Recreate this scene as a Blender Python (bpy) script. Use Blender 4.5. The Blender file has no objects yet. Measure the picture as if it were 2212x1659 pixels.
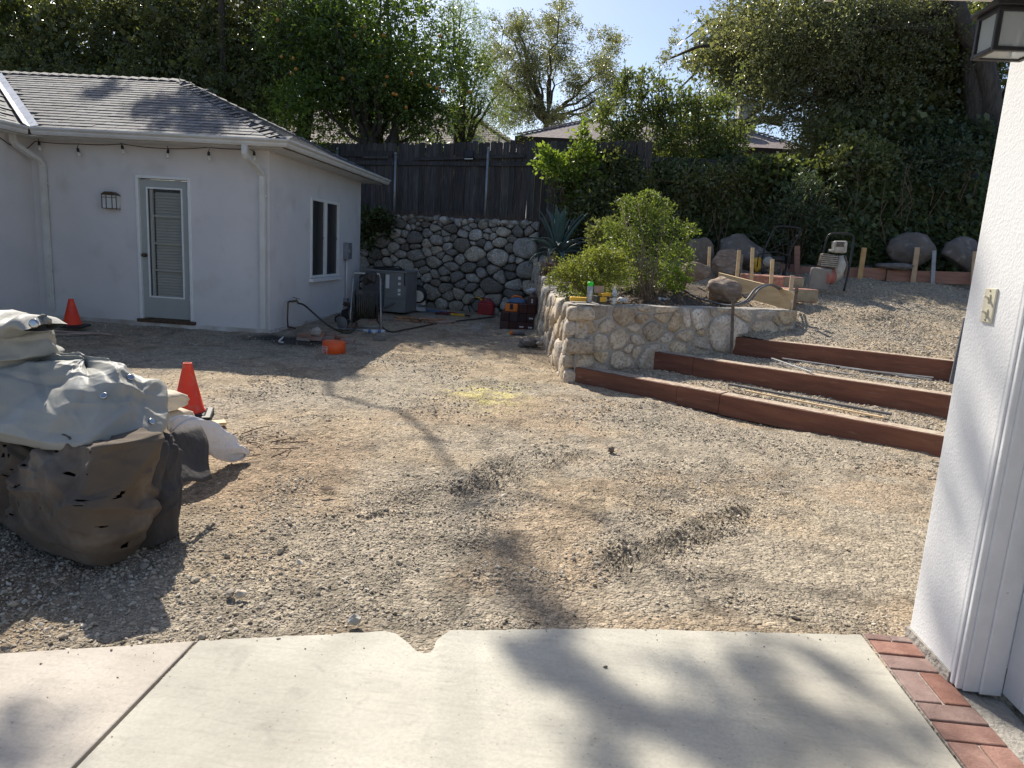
import bpy, bmesh, math, random
import numpy as np
from mathutils import Vector, Matrix, Euler
R = math.radians
random.seed(7)
rng = np.random.default_rng(11)
sc = bpy.context.scene
col = sc.collection

# ------------------------------------------------------------------ camera, sky, sun, exposure
EYE = np.array([0.0, 0.0, 1.5]); FPX = 1534.0; PW, PH = 2212.0, 1659.0
_y, _p, _r = R(4.2), R(-10.67), R(3.43)
CF = np.array([-math.sin(_y) * math.cos(_p), math.cos(_y) * math.cos(_p), math.sin(_p)])
_r0 = np.array([math.cos(_y), math.sin(_y), 0.0]); _u0 = np.cross(_r0, CF)
CR = _r0 * math.cos(_r) + _u0 * math.sin(_r); CU = -_r0 * math.sin(_r) + _u0 * math.cos(_r)
cam_d = bpy.data.cameras.new('camera'); cam = bpy.data.objects.new('camera', cam_d); col.objects.link(cam)
cam_d.sensor_width = 36; cam_d.lens = 36 * FPX / PW; cam_d.clip_start = 0.05; cam_d.clip_end = 2000
cam.matrix_world = Matrix(((CR[0], CU[0], -CF[0], 0), (CR[1], CU[1], -CF[1], 0), (CR[2], CU[2], -CF[2], 1.5), (0, 0, 0, 1)))
sc.camera = cam
sc.render.resolution_x, sc.render.resolution_y = 1024, 768
SUN_EL, SUN_AZ = R(43), R(-31)          # azimuth clockwise from +Y: sun stands behind and to the left
w = bpy.data.worlds.new('World'); sc.world = w; w.use_nodes = True
nt = w.node_tree; bg = nt.nodes['Background']
sky = nt.nodes.new('ShaderNodeTexSky'); sky.sky_type = 'NISHITA'; sky.sun_disc = False
sky.sun_elevation = SUN_EL; sky.sun_rotation = SUN_AZ; sky.air_density = 0.85; sky.dust_density = 1.2; sky.ozone_density = 1.6
nt.links.new(sky.outputs[0], bg.inputs[0]); bg.inputs[1].default_value = 0.11
sl = bpy.data.lights.new('sun', 'SUN'); sl.energy = 5.0; sl.angle = R(0.53); sl.color = (1.0, 0.935, 0.82)
so = bpy.data.objects.new('sun', sl); col.objects.link(so)
SD = Vector((math.sin(SUN_AZ) * math.cos(SUN_EL), math.cos(SUN_AZ) * math.cos(SUN_EL), math.sin(SUN_EL)))
so.rotation_euler = SD.to_track_quat('Z', 'Y').to_euler()
sc.view_settings.view_transform = 'Standard'; sc.view_settings.look = 'None'; sc.view_settings.gamma = 1
sc.view_settings.exposure = 0.55
try: sc.view_settings.use_curve_mapping = False
except Exception: pass

def ray(x, y): return CF + CR * ((x - PW / 2) / FPX) - CU * ((y - PH / 2) / FPX)
def az(x, y, z=0.0):
    d = ray(x, y); return EYE + d * ((z - 1.5) / d[2])
def ay(x, y, Y):
    d = ray(x, y); return EYE + d * (Y / d[1])
def ax(x, y, X):
    d = ray(x, y); return EYE + d * (X / d[0])
TERA, TERY, TERB, TERM = 0.56, 9.3, 0.18, 1.40     # terrace height: rises from the top step to the back
def terr(x, y):
    d = ray(x, y); t = (TERA - TERB * TERY - 1.5) / (d[2] - TERB * d[1]); p = EYE + d * t
    if t < 0 or p[2] > TERM: p = az(x, y, TERM)
    return p

# ------------------------------------------------------------------ noise
def _hash(ix, iy, s):
    h = (ix.astype(np.int64) * 374761393 + iy.astype(np.int64) * 668265263 + s * 974634777) & 0xffffffff
    h = ((h ^ (h >> 13)) * 1274126177) & 0xffffffff
    return ((h ^ (h >> 16)) & 0xffff) / 65535.0
def vn(x, y, s=0):
    ix, iy = np.floor(x), np.floor(y); fx, fy = x - ix, y - iy
    fx = fx * fx * (3 - 2 * fx); fy = fy * fy * (3 - 2 * fy)
    a, b, c, d = _hash(ix, iy, s), _hash(ix + 1, iy, s), _hash(ix, iy + 1, s), _hash(ix + 1, iy + 1, s)
    return (a + (b - a) * fx) * (1 - fy) + (c + (d - c) * fx) * fy
def fbm(x, y, s=0, o=4):
    t = 0; a = .5; n = 0
    for k in range(o):
        t = t + a * vn(x, y, s + k); n += a; x = x * 2.03 + 7; y = y * 2.03 + 3; a *= .5
    return t / n
def sstep(a, b, x):
    t = np.clip((x - a) / (b - a), 0, 1); return t * t * (3 - 2 * t)

# ------------------------------------------------------------------ materials
M = {}
def rgb(c): return (c[0], c[1], c[2], 1)
def mat(name, c1, c2=None, scale=3, rough=.8, bump=0, bscale=40, metal=0, spec=.4, objrand=0, detail=6, dist=.01,
        alpha=None, trans=0, stretch=None, fac=(.35, .65), c3=None, s3=30, f3=(.6, .7), coat=0):
    m = bpy.data.materials.new(name); m.use_nodes = True; t = m.node_tree; N = t.nodes; L = t.links
    b = N['Principled BSDF']; b.inputs['Roughness'].default_value = rough; b.inputs['Metallic'].default_value = metal
    b.inputs['Specular IOR Level'].default_value = spec
    if coat: b.inputs['Coat Weight'].default_value = coat
    if trans: b.inputs['Transmission Weight'].default_value = trans
    g = N.new('ShaderNodeNewGeometry'); vec = g.outputs['Position']
    if stretch:
        mp = N.new('ShaderNodeMapping'); mp.inputs['Scale'].default_value = stretch; L.new(vec, mp.inputs['Vector']); vec = mp.outputs[0]
    out = None
    if c2 is not None:
        n = N.new('ShaderNodeTexNoise'); n.inputs['Scale'].default_value = scale; n.inputs['Detail'].default_value = detail; L.new(vec, n.inputs['Vector'])
        mr = N.new('ShaderNodeMapRange'); mr.inputs[1].default_value = fac[0]; mr.inputs[2].default_value = fac[1]; L.new(n.outputs['Fac'], mr.inputs[0])
        mx = N.new('ShaderNodeMix'); mx.data_type = 'RGBA'; mx.inputs[6].default_value = rgb(c1); mx.inputs[7].default_value = rgb(c2)
        L.new(mr.outputs[0], mx.inputs[0]); out = mx.outputs[2]
    else:
        v = N.new('ShaderNodeRGB'); v.outputs[0].default_value = rgb(c1); out = v.outputs[0]
    if c3 is not None:
        n = N.new('ShaderNodeTexNoise'); n.inputs['Scale'].default_value = s3; n.inputs['Detail'].default_value = 5; L.new(vec, n.inputs['Vector'])
        mr = N.new('ShaderNodeMapRange'); mr.inputs[1].default_value = f3[0]; mr.inputs[2].default_value = f3[1]; L.new(n.outputs['Fac'], mr.inputs[0])
        mx = N.new('ShaderNodeMix'); mx.data_type = 'RGBA'; L.new(out, mx.inputs[6]); mx.inputs[7].default_value = rgb(c3)
        L.new(mr.outputs[0], mx.inputs[0]); out = mx.outputs[2]
    if objrand:
        oi = N.new('ShaderNodeObjectInfo'); mr = N.new('ShaderNodeMapRange'); mr.inputs[3].default_value = 1 - objrand; mr.inputs[4].default_value = 1 + objrand
        L.new(oi.outputs['Random'], mr.inputs[0]); hs = N.new('ShaderNodeHueSaturation'); L.new(out, hs.inputs['Color']); L.new(mr.outputs[0], hs.inputs['Value'])
        mr2 = N.new('ShaderNodeMath'); mr2.operation = 'MULTIPLY'; mr2.inputs[1].default_value = 7.31; L.new(oi.outputs['Random'], mr2.inputs[0])
        fr = N.new('ShaderNodeMath'); fr.operation = 'FRACT'; L.new(mr2.outputs[0], fr.inputs[0])
        m3 = N.new('ShaderNodeMapRange'); m3.inputs[3].default_value = .6; m3.inputs[4].default_value = 1.3; L.new(fr.outputs[0], m3.inputs[0]); L.new(m3.outputs[0], hs.inputs['Saturation'])
        out = hs.outputs[0]
    L.new(out, b.inputs['Base Color'])
    if bump:
        n = N.new('ShaderNodeTexNoise'); n.inputs['Scale'].default_value = bscale; n.inputs['Detail'].default_value = 5; L.new(vec, n.inputs['Vector'])
        bp = N.new('ShaderNodeBump'); bp.inputs['Strength'].default_value = bump; bp.inputs['Distance'].default_value = dist
        L.new(n.outputs['Fac'], bp.inputs['Height']); L.new(bp.outputs[0], b.inputs['Normal'])
    M[name] = m; return m
def leafmat(name, c1, c2, tr=.35, tc=1.6, rough=.45, spec=.4, c3=None):
    m = bpy.data.materials.new(name); m.use_nodes = True; t = m.node_tree; N = t.nodes; L = t.links
    b = N['Principled BSDF']; b.inputs['Roughness'].default_value = rough; b.inputs['Specular IOR Level'].default_value = spec
    g = N.new('ShaderNodeNewGeometry'); cr = N.new('ShaderNodeValToRGB'); cr.color_ramp.elements[0].color = rgb(c1); cr.color_ramp.elements[1].color = rgb(c2)
    if c3: e = cr.color_ramp.elements.new(.93); e.color = rgb(c2); cr.color_ramp.elements[-1].color = rgb(c3)
    L.new(g.outputs['Random Per Island'], cr.inputs[0])
    n = N.new('ShaderNodeTexNoise'); n.inputs['Scale'].default_value = .8; L.new(g.outputs['Position'], n.inputs['Vector'])
    mr = N.new('ShaderNodeMapRange'); mr.inputs[1].default_value = .3; mr.inputs[2].default_value = .7; mr.inputs[3].default_value = .7; mr.inputs[4].default_value = 1.25; L.new(n.outputs['Fac'], mr.inputs[0])
    hs = N.new('ShaderNodeHueSaturation'); L.new(cr.outputs[0], hs.inputs['Color']); L.new(mr.outputs[0], hs.inputs['Value'])
    L.new(hs.outputs[0], b.inputs['Base Color'])
    tl = N.new('ShaderNodeBsdfTranslucent'); h2 = N.new('ShaderNodeMix'); h2.data_type = 'RGBA'; h2.blend_type = 'MULTIPLY'; h2.inputs[0].default_value = 1
    L.new(hs.outputs[0], h2.inputs[6]); h2.inputs[7].default_value = (tc * 1.08, tc * 1.06, tc * .55, 1); L.new(h2.outputs[2], tl.inputs[0])
    mx = N.new('ShaderNodeMixShader'); mx.inputs[0].default_value = tr; L.new(b.outputs[0], mx.inputs[1]); L.new(tl.outputs[0], mx.inputs[2])
    L.new(mx.outputs[0], N['Material Output'].inputs[0]); M[name] = m; return m

mat('stucco', (.66, .635, .62), (.61, .59, .58), 1.5, .9, .25, 55, c3=(.53, .50, .475), s3=2.2, f3=(.55, .8), dist=.006)
mat('stucco_dirty', (.50, .47, .43), (.36, .31, .26), 4, .9, .4, 50, c3=(.60, .575, .55), s3=3, f3=(.45, .6), dist=.006)
mat('stucco_white', (.72, .72, .725), (.68, .68, .685), 2, .85, .45, 95, dist=.005, c3=(.62, .61, .60), s3=1.6, f3=(.6, .8))
mat('white_paint', (.76, .76, .74), (.70, .70, .68), 8, .5, .1, 60, c3=(.5, .48, .44), s3=14, f3=(.68, .78))
mat('gutter_paint', (.66, .65, .61), (.58, .56, .51), 4, .5, .05, 30, c3=(.40, .36, .30), s3=6, f3=(.66, .8))
mat('door_grey', (.36, .375, .35), (.34, .355, .33), 6, .55, .05, 80)
mat('blind', (.62, .61, .54), (.58, .57, .50), 6, .7)
mat('old_brass', (.09, .07, .05), (.14, .09, .05), 30, .4, metal=.7)
mat('dark_sill', (.06, .035, .022), (.10, .06, .035), 18, .8, .3, 60)
mat('black_metal', (.018, .018, .02), (.03, .028, .028), 30, .45, .1, 90)
mat('frosted', (.66, .66, .62), (.58, .58, .55), 5, .35)
mat('shingle', (.15, .148, .155), (.095, .094, .10), 9, .82, .6, 220, objrand=.28, c3=(.20, .195, .19), s3=60, f3=(.58, .72), dist=.004)
mat('shingle_far', (.34, .28, .265), (.25, .20, .19), 7, .85, .6, 60, c3=(.42, .37, .35), s3=12, f3=(.5, .7))
mat('flashing', (.55, .56, .56), (.42, .42, .42), 8, .35, .1, 40, metal=.6, c3=(.3, .28, .26), s3=11, f3=(.58, .72))
mat('screen_glass', (.022, .023, .024), (.03, .03, .03), 5, .35, spec=.5)
mat('curtain', (.07, .07, .068), (.05, .05, .05), 3, .9, stretch=(6, 6, .4))
mat('galv', (.30, .32, .34), (.24, .25, .27), 15, .45, .1, 50, metal=.5)
mat('fence_wood', (.072, .063, .060), (.042, .037, .036), 3, .9, .5, 14, stretch=(9, 9, .7), objrand=.3, c3=(.12, .108, .10), s3=5, f3=(.52, .72))
mat('stone', (.32, .285, .235), (.18, .16, .13), 5, .85, .8, 22, objrand=.55, c3=(.44, .42, .385), s3=34, f3=(.5, .66), dist=.02)
mat('stone_warm', (.56, .49, .39), (.38, .31, .23), 7, .88, .9, 20, objrand=.26, c3=(.30, .225, .155), s3=30, f3=(.48, .66), dist=.02)
mat('gap_shade', (.045, .04, .034), (.08, .07, .058), 8, .95, .7, 30)  # dry laid wall backing: shade of the gaps put into its colour
mat('mortar', (.40, .37, .33), (.30, .28, .25), 6, .95, .9, 40, dist=.02)
mat('boulder', (.19, .155, .13), (.12, .105, .095), 3, .85, .8, 12, objrand=.15, c3=(.27, .24, .21), s3=8, f3=(.55, .7), dist=.03)
mat('boulder_warm', (.30, .215, .155), (.20, .15, .115), 4, .85, .9, 9, c3=(.36, .29, .23), s3=10, f3=(.5, .68), dist=.04, stretch=(1, 1, 2.5))
mat('concrete', (.55, .525, .445), (.43, .405, .345), 1.3, .85, .35, 190, c3=(.45, .415, .355), s3=95, f3=(.46, .74), dist=.003, detail=9)
mat('concrete_pink', (.55, .495, .425), (.44, .39, .335), 1.5, .85, .35, 190, c3=(.45, .40, .34), s3=95, f3=(.46, .74), dist=.003, detail=9)
mat('brick', (.27, .165, .14), (.20, .115, .095), 14, .85, .5, 90, objrand=.14, c3=(.32, .20, .165), s3=9, f3=(.52, .70), dist=.006)
mat('brick_dusty', (.24, .14, .105), (.30, .22, .18), 7, .9, .5, 60, objrand=.2)
mat('timber_red', (.195, .082, .050), (.13, .052, .034), 2.4, .75, .45, 9, stretch=(1, 1, 7), c3=(.25, .14, .095), s3=5, f3=(.60, .8))
mat('timber_top', (.44, .34, .25), (.30, .19, .14), 6, .9, .6, 50, c3=(.46, .39, .30), s3=25, f3=(.45, .55))
mat('timber_dark', (.070, .026, .021), (.045, .019, .017), 5, .7, .3, 25, objrand=.3)
mat('label_white', (.7, .7, .68), rough=.6)
mat('ink', (.035, .035, .04), rough=.7)
mat('pine', (.62, .47, .28), (.52, .38, .21), 3, .7, .2, 25, stretch=(1, 1, 6), c3=(.40, .25, .12), s3=4, f3=(.66, .74))
mat('stake_wood', (.52, .36, .21), (.42, .27, .15), 6, .75, .2, 30, objrand=.18)
mat('redwood_form', (.38, .20, .14), (.28, .14, .10), 3, .8, .3, 20, stretch=(1, 1, 6))
mat('cedar_offcut', (.42, .25, .15), (.32, .18, .11), 9, .8, .2, 30, objrand=.25)
mat('rust', (.20, .155, .125), (.12, .09, .07), 20, .85, .5, 60, metal=.3)
mat('rubber', (.022, .022, .02), (.032, .030, .026), 12, .65, .1, 60)
mat('hose_olive', (.055, .052, .040), (.04, .038, .03), 10, .6)
mat('conduit_grey', (.13, .13, .135), (.10, .10, .105), 10, .5)
mat('black_plastic', (.015, .015, .017), (.022, .022, .022), 10, .5)
mat('cone_orange', (.85, .055, .012), (.74, .045, .012), 6, .45, .1, 40, spec=.5, c3=(.62, .14, .08), s3=14, f3=(.56, .75))
mat('bucket_orange', (.78, .11, .018), (.70, .09, .015), 5, .4)
mat('gas_red', (.36, .012, .016), (.28, .010, .014), 6, .35)
mat('yellow', (.72, .42, .03), (.60, .33, .02), 6, .5, c3=(.2, .13, .05), s3=18, f3=(.6, .72))
mat('green_cap', (.04, .62, .05), rough=.4)
mat('orange_cap', (.85, .20, .02), rough=.4)
mat('orange_fruit', (.42, .20, .03), (.36, .15, .02), 20, .5)
mat('can_silver', (.42, .43, .42), (.30, .31, .31), 40, .35, metal=.5)
mat('can_dark', (.05, .06, .08), (.22, .2, .2), 60, .4)
mat('white_pvc', (.72, .72, .72), rough=.35)
mat('ac_grey', (.21, .21, .205), (.18, .18, .175), 5, .5, .05, 40)
mat('ac_dark', (.025, .025, .027), rough=.6)
mat('ivory', (.62, .58, .46), (.58, .54, .42), 20, .4)
mat('casing', (.70, .70, .71), (.64, .64, .65), 10, .55, .15, 60, c3=(.40, .37, .34), s3=26, f3=(.68, .76))
mat('garage_panel', (.55, .55, .56), (.49, .49, .50), 4, .6, .15, 40, c3=(.30, .29, .28), s3=12, f3=(.68, .75))
mat('tarp_grey', (.36, .352, .315), (.30, .295, .262), 2.5, .58, .5, 30, spec=.28, dist=.004, c3=(.36, .365, .35), s3=5, f3=(.5, .7))
mat('canvas_brown', (.145, .112, .085), (.095, .075, .058), 2.2, .95, .4, 45, dist=.006, c3=(.21, .175, .14), s3=4, f3=(.55, .75))
mat('canvas_slate', (.075, .068, .064), (.05, .046, .046), 3, .9, .5, 20, dist=.02)
mat('under_dark', (.02, .018, .016), rough=.95)
mat('paper_bag', (.62, .54, .42), (.54, .46, .35), 6, .85, .4, 20, dist=.01)
mat('white_sack', (.78, .78, .80), (.70, .70, .74), 6, .45, .6, 14, dist=.03)
mat('chrome', (.5, .5, .5), rough=.25, metal=1)
mat('trunk', (.085, .070, .055), (.05, .042, .035), 6, .95, .9, 14, stretch=(3, 3, .8), dist=.03)
mat('trunk_pale', (.11, .095, .08), (.06, .052, .045), 5, .95, .9, 12, stretch=(3, 3, .7), dist=.04)
mat('soil', (.105, .078, .056), (.065, .048, .035), 9, .95, .9, 40, c3=(.19, .15, .11), s3=28, f3=(.55, .68), dist=.03)
mat('litter', (.20, .14, .09), (.10, .07, .05), 9, .9)
mat('agave', (.095, .14, .125), (.07, .11, .10), 6, .55, .1, 20, spec=.3, objrand=.15)
mat('sandstone', (.42, .20, .15), (.33, .16, .12), 7, .85, .6, 16, c3=(.5, .34, .26), s3=12, f3=(.55, .7), dist=.02)
mat('sandstone_end', (.34, .29, .20), (.25, .20, .13), 8, .9, .8, 16, dist=.03)
mat('shoe_grey', (.30, .27, .24), (.25, .225, .20), 6, .8, .3, 40)
mat('bellows', (.45, .16, .12), (.38, .13, .10), 10, .6)
mat('dirty_white', (.50, .48, .42), (.36, .33, .28), 12, .6, .2, 40)
mat('engine', (.07, .062, .055), (.20, .165, .13), 22, .6, .4, 60, metal=.3)
mat('steel_flat', (.42, .43, .44), (.30, .30, .31), 12, .45, metal=.6)
mat('house_yellow', (.44, .35, .17), (.40, .31, .15), 3, .9, .2, 40)
mat('fascia_brown', (.045, .03, .024), (.06, .04, .03), 5, .8)
mat('blue_plastic', (.10, .18, .32), rough=.6)
mat('rubble', (.20, .18, .16), (.13, .12, .11), 6, .9, .6, 30, objrand=.25)
mat('dry_twig', (.22, .15, .10), (.15, .10, .07), 9, .9)
mat('bulb', (.62, .62, .58), rough=.1, spec=.6)
def slabmat(name):
    m = M[name]; t = m.node_tree; N = t.nodes; L = t.links; b = N['Principled BSDF']; src = b.inputs['Base Color'].links[0].from_socket; g = N.new('ShaderNodeNewGeometry')
    def nz(sc_, lo, hi, a, b_, dist=0, st=None, det=6):
        n = N.new('ShaderNodeTexNoise'); n.inputs['Scale'].default_value = sc_; n.inputs['Detail'].default_value = det; n.inputs['Distortion'].default_value = dist
        if st: mp = N.new('ShaderNodeMapping'); mp.inputs['Scale'].default_value = st; mp.inputs['Rotation'].default_value = (0, 0, .5); L.new(g.outputs['Position'], mp.inputs[0]); L.new(mp.outputs[0], n.inputs['Vector'])
        else: L.new(g.outputs['Position'], n.inputs['Vector'])
        r_ = N.new('ShaderNodeMapRange'); r_.inputs[1].default_value = lo; r_.inputs[2].default_value = hi; r_.inputs[3].default_value = a; r_.inputs[4].default_value = b_; L.new(n.outputs['Fac'], r_.inputs[0]); return r_.outputs[0]
    v = N.new('ShaderNodeTexVoronoi'); v.inputs['Scale'].default_value = 26; L.new(g.outputs['Position'], v.inputs['Vector']); pit = N.new('ShaderNodeMapRange'); pit.inputs[1].default_value = .06; pit.inputs[2].default_value = .13; pit.inputs[3].default_value = .72; pit.inputs[4].default_value = 1; L.new(v.outputs['Distance'], pit.inputs[0])
    val = pit.outputs[0]
    for o in (nz(.9, .35, .65, .87, 1.06, 1.2), nz(5, .35, .7, .94, 1.05), nz(6, .5, .72, 1.0, .90, .6, (1, 7, 1)), nz(60, .3, .7, .93, 1.06), nz(2.6, .60, .70, 1.0, .84, 2.5)):
        k = N.new('ShaderNodeMath'); k.operation = 'MULTIPLY'; L.new(val, k.inputs[0]); L.new(o, k.inputs[1]); val = k.outputs[0]
    h = N.new('ShaderNodeHueSaturation'); L.new(src, h.inputs['Color']); L.new(val, h.inputs['Value']); L.new(h.outputs[0], b.inputs['Base Color'])
slabmat('concrete'); slabmat('concrete_pink')
def glassmat(name, c=(.9, .95, .97), a=.25):
    m = bpy.data.materials.new(name); m.use_nodes = True; t = m.node_tree; N = t.nodes; L = t.links
    b = N['Principled BSDF']; b.inputs['Base Color'].default_value = rgb(c); b.inputs['Roughness'].default_value = .05; b.inputs['Alpha'].default_value = a; b.inputs['Specular IOR Level'].default_value = .8
    M[name] = m
glassmat('glass', (.12, .13, .12), .16); glassmat('bottle_plastic', (.75, .82, .88), .42); glassmat('lamp_glass', (.62, .66, .66), .55)
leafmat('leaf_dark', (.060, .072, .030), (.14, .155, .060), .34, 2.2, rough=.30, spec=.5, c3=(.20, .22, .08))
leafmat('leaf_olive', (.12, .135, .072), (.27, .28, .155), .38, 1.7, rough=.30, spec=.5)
leafmat('leaf_orange_tree', (.045, .075, .020), (.10, .15, .032), .38, 2.2, rough=.30, spec=.5)
leafmat('leaf_pepper', (.085, .125, .030), (.15, .20, .05), .45, 2.0)
leafmat('leaf_privet', (.075, .102, .038), (.15, .18, .065), .40, 2.0, rough=.35)
leafmat('leaf_lime', (.11, .17, .030), (.22, .29, .05), .42, 1.6)
leafmat('leaf_ivy', (.038, .054, .020), (.085, .11, .040), .24, 2.0, rough=.40, c3=(.20, .25, .09))
leafmat('leaf_bush', (.12, .15, .035), (.27, .30, .07), .42, 1.8)
leafmat('leaf_tall', (.070, .10, .028), (.15, .19, .05), .42, 2.0)
leafmat('leaf_oleander', (.045, .066, .034), (.10, .13, .065), .25, 1.5, rough=.38)

# ------------------------------------------------------------------ objects
def tag(o, label=None, cat=None, group=None, kind=None):
    if label: o['label'] = label
    if cat: o['category'] = cat
    if group: o['group'] = group
    if kind: o['kind'] = kind
    return o
def thing(name, loc, label, cat, group=None, rz=0):
    o = bpy.data.objects.new(name, None); col.objects.link(o); o.location = loc; o.rotation_euler = (0, 0, rz); o.empty_display_size = .1
    return tag(o, label, cat, group)
def rootloc(p):
    v = Vector((0, 0, 0))
    while p is not None: v = v + Vector(p.location); p = p.parent
    return v
def link(name, me, parent=None, loc=(0, 0, 0), rot=(0, 0, 0), scale=(1, 1, 1)):
    o = bpy.data.objects.new(name, me); col.objects.link(o); o.parent = parent; o.location = loc; o.rotation_euler = rot; o.scale = scale; return o
def copy_tree(o, loc=None, rot=None, parent=None, label=None):
    c = o.copy(); col.objects.link(c); c.parent = parent
    if loc is not None: c.location = loc
    if rot is not None: c.rotation_euler = rot
    if label: c['label'] = label
    for ch in list(o.children): copy_tree(ch, parent=c)
    return c
def rotm(rot): return Euler(rot).to_matrix()
class MB:
    def __init__(s): s.v = []; s.f = []
    def add(s, vs, fs):
        n = len(s.v); s.v += [tuple(p) for p in vs]; s.f += [tuple(i + n for i in f) for f in fs]; return s
    def box(s, c, d, rot=(0, 0, 0), taper=1.0):
        m = rotm(rot) if not isinstance(rot, Matrix) else rot; vs = []
        for z in (-1, 1):
            for x, y in ((-1, -1), (1, -1), (1, 1), (-1, 1)):
                k = taper if z > 0 else 1
                vs.append(Vector(c) + m @ Vector((x * d[0] / 2 * k, y * d[1] / 2 * k, z * d[2] / 2)))
        return s.add(vs, [(3, 2, 1, 0), (4, 5, 6, 7), (0, 1, 5, 4), (1, 2, 6, 5), (2, 3, 7, 6), (3, 0, 4, 7)])
    def b2(s, a, b):
        return s.box([(a[i] + b[i]) / 2 for i in range(3)], [abs(b[i] - a[i]) for i in range(3)])
    def beam(s, a, b, wd, h, up=(0, 0, 1)):
        a, b = Vector(a), Vector(b); t = (b - a).normalized(); u = Vector(up); sd = t.cross(u).normalized(); u = sd.cross(t).normalized()
        vs = [p + sd * i * wd / 2 + u * j * h / 2 for p in (a, b) for i, j in ((-1, -1), (1, -1), (1, 1), (-1, 1))]
        return s.add(vs, [(0, 1, 2, 3), (7, 6, 5, 4), (0, 4, 5, 1), (1, 5, 6, 2), (2, 6, 7, 3), (3, 7, 4, 0)])
    def tube(s, pts, r, n=8, cap=True):
        pts = [Vector(p) for p in pts]; rs = r if isinstance(r, (list, tuple)) else [r] * len(pts); vs = []; fs = []
        t0 = (pts[1] - pts[0]).normalized(); ref = Vector((0, 0, 1)) if abs(t0.z) < .9 else Vector((1, 0, 0)); sd = t0.cross(ref).normalized()
        for i, p in enumerate(pts):
            t = (pts[min(i + 1, len(pts) - 1)] - pts[max(i - 1, 0)]).normalized(); sd = (sd - t * sd.dot(t)).normalized(); u = t.cross(sd)
            for k in range(n):
                a = 2 * math.pi * k / n; vs.append(p + (sd * math.cos(a) + u * math.sin(a)) * rs[i])
        for i in range(len(pts) - 1):
            for k in range(n): fs.append((i * n + k, i * n + (k + 1) % n, (i + 1) * n + (k + 1) % n, (i + 1) * n + k))
        if cap: fs.append(tuple(range(n - 1, -1, -1))); fs.append(tuple(range((len(pts) - 1) * n, len(pts) * n)))
        return s.add(vs, fs)
    def cyl(s, a, b, r, r2=None, n=16): return s.tube([a, b], [r, r if r2 is None else r2], n)
    def lathe(s, prof, c=(0, 0, 0), n=20, axis=None):
        m = Vector(axis).to_track_quat('Z', 'Y').to_matrix() if axis else Matrix.Identity(3); vs = []; fs = []
        for r, z in prof:
            for k in range(n):
                a = 2 * math.pi * k / n; vs.append(Vector(c) + m @ Vector((r * math.cos(a), r * math.sin(a), z)))
        for i in range(len(prof) - 1):
            for k in range(n): fs.append((i * n + k, i * n + (k + 1) % n, (i + 1) * n + (k + 1) % n, (i + 1) * n + k))
        fs.append(tuple(range(n - 1, -1, -1))); fs.append(tuple(range((len(prof) - 1) * n, len(prof) * n)))
        return s.add(vs, fs)
    def prism(s, poly, off):
        n = len(poly); off = Vector(off); a = [Vector(p) for p in poly]
        return s.add(a + [p + off for p in a], [tuple(range(n - 1, -1, -1)), tuple(range(n, 2 * n))] + [(i, (i + 1) % n, n + (i + 1) % n, n + i) for i in range(n)])
    def grid(s, P):
        nu, nv = len(P), len(P[0]); return s.add([p for row in P for p in row], [(i * nv + j, (i + 1) * nv + j, (i + 1) * nv + j + 1, i * nv + j + 1) for i in range(nu - 1) for j in range(nv - 1)])
    def blob(s, c, r, sub=2, amp=.12, seed=0, flat=0):
        bm = bmesh.new(); bmesh.ops.create_icosphere(bm, subdivisions=sub, radius=1); rr = random.Random(seed)
        dirs = [(Vector((rr.gauss(0, 1), rr.gauss(0, 1), rr.gauss(0, 1))).normalized(), rr.uniform(.55, .95)) for _ in range(9)]
        vs = []
        for v in bm.verts:
            p = v.co.normalized(); q = p.copy()
            for d, lim in dirs:
                k = q.dot(d)
                if k > lim: q -= d * (k - lim) * .85
            q *= 1 + amp * (math.sin(p.x * 5 + seed) * math.sin(p.y * 4 + seed * 2) + .5 * math.sin(p.z * 9 + p.x * 6 + seed))
            vs.append(Vector((c[0] + q.x * r[0], c[1] + q.y * r[1], c[2] + max(q.z, -1 if not flat else -flat) * r[2])))
        fs = [tuple(v.index for v in f.verts) for f in bm.faces]; bm.free(); return s.add(vs, fs)
    def build(s, name, m, parent=None, world=False, smooth=False, bevel=0, bseg=1, recalc=False, sub=0):
        me = bpy.data.meshes.new(name); vs = s.v
        if world and parent is not None:
            o = rootloc(parent); vs = [(p[0] - o.x, p[1] - o.y, p[2] - o.z) for p in vs]
        me.from_pydata(vs, [], s.f); me.update()
        if recalc:
            bm = bmesh.new(); bm.from_mesh(me); bmesh.ops.recalc_face_normals(bm, faces=bm.faces); bm.to_mesh(me); bm.free()
        mm = m if isinstance(m, (list, tuple)) else [m]
        for k in mm: me.materials.append(M[k] if isinstance(k, str) else k)
        if smooth: me.polygons.foreach_set('use_smooth', [True] * len(me.polygons))
        ob = link(name, me, parent)
        if bevel:
            b = ob.modifiers.new('bevel', 'BEVEL'); b.width = bevel; b.segments = bseg; b.limit_method = 'ANGLE'
        if sub:
            b = ob.modifiers.new('sub', 'SUBSURF'); b.levels = sub; b.render_levels = sub
        return ob
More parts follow.
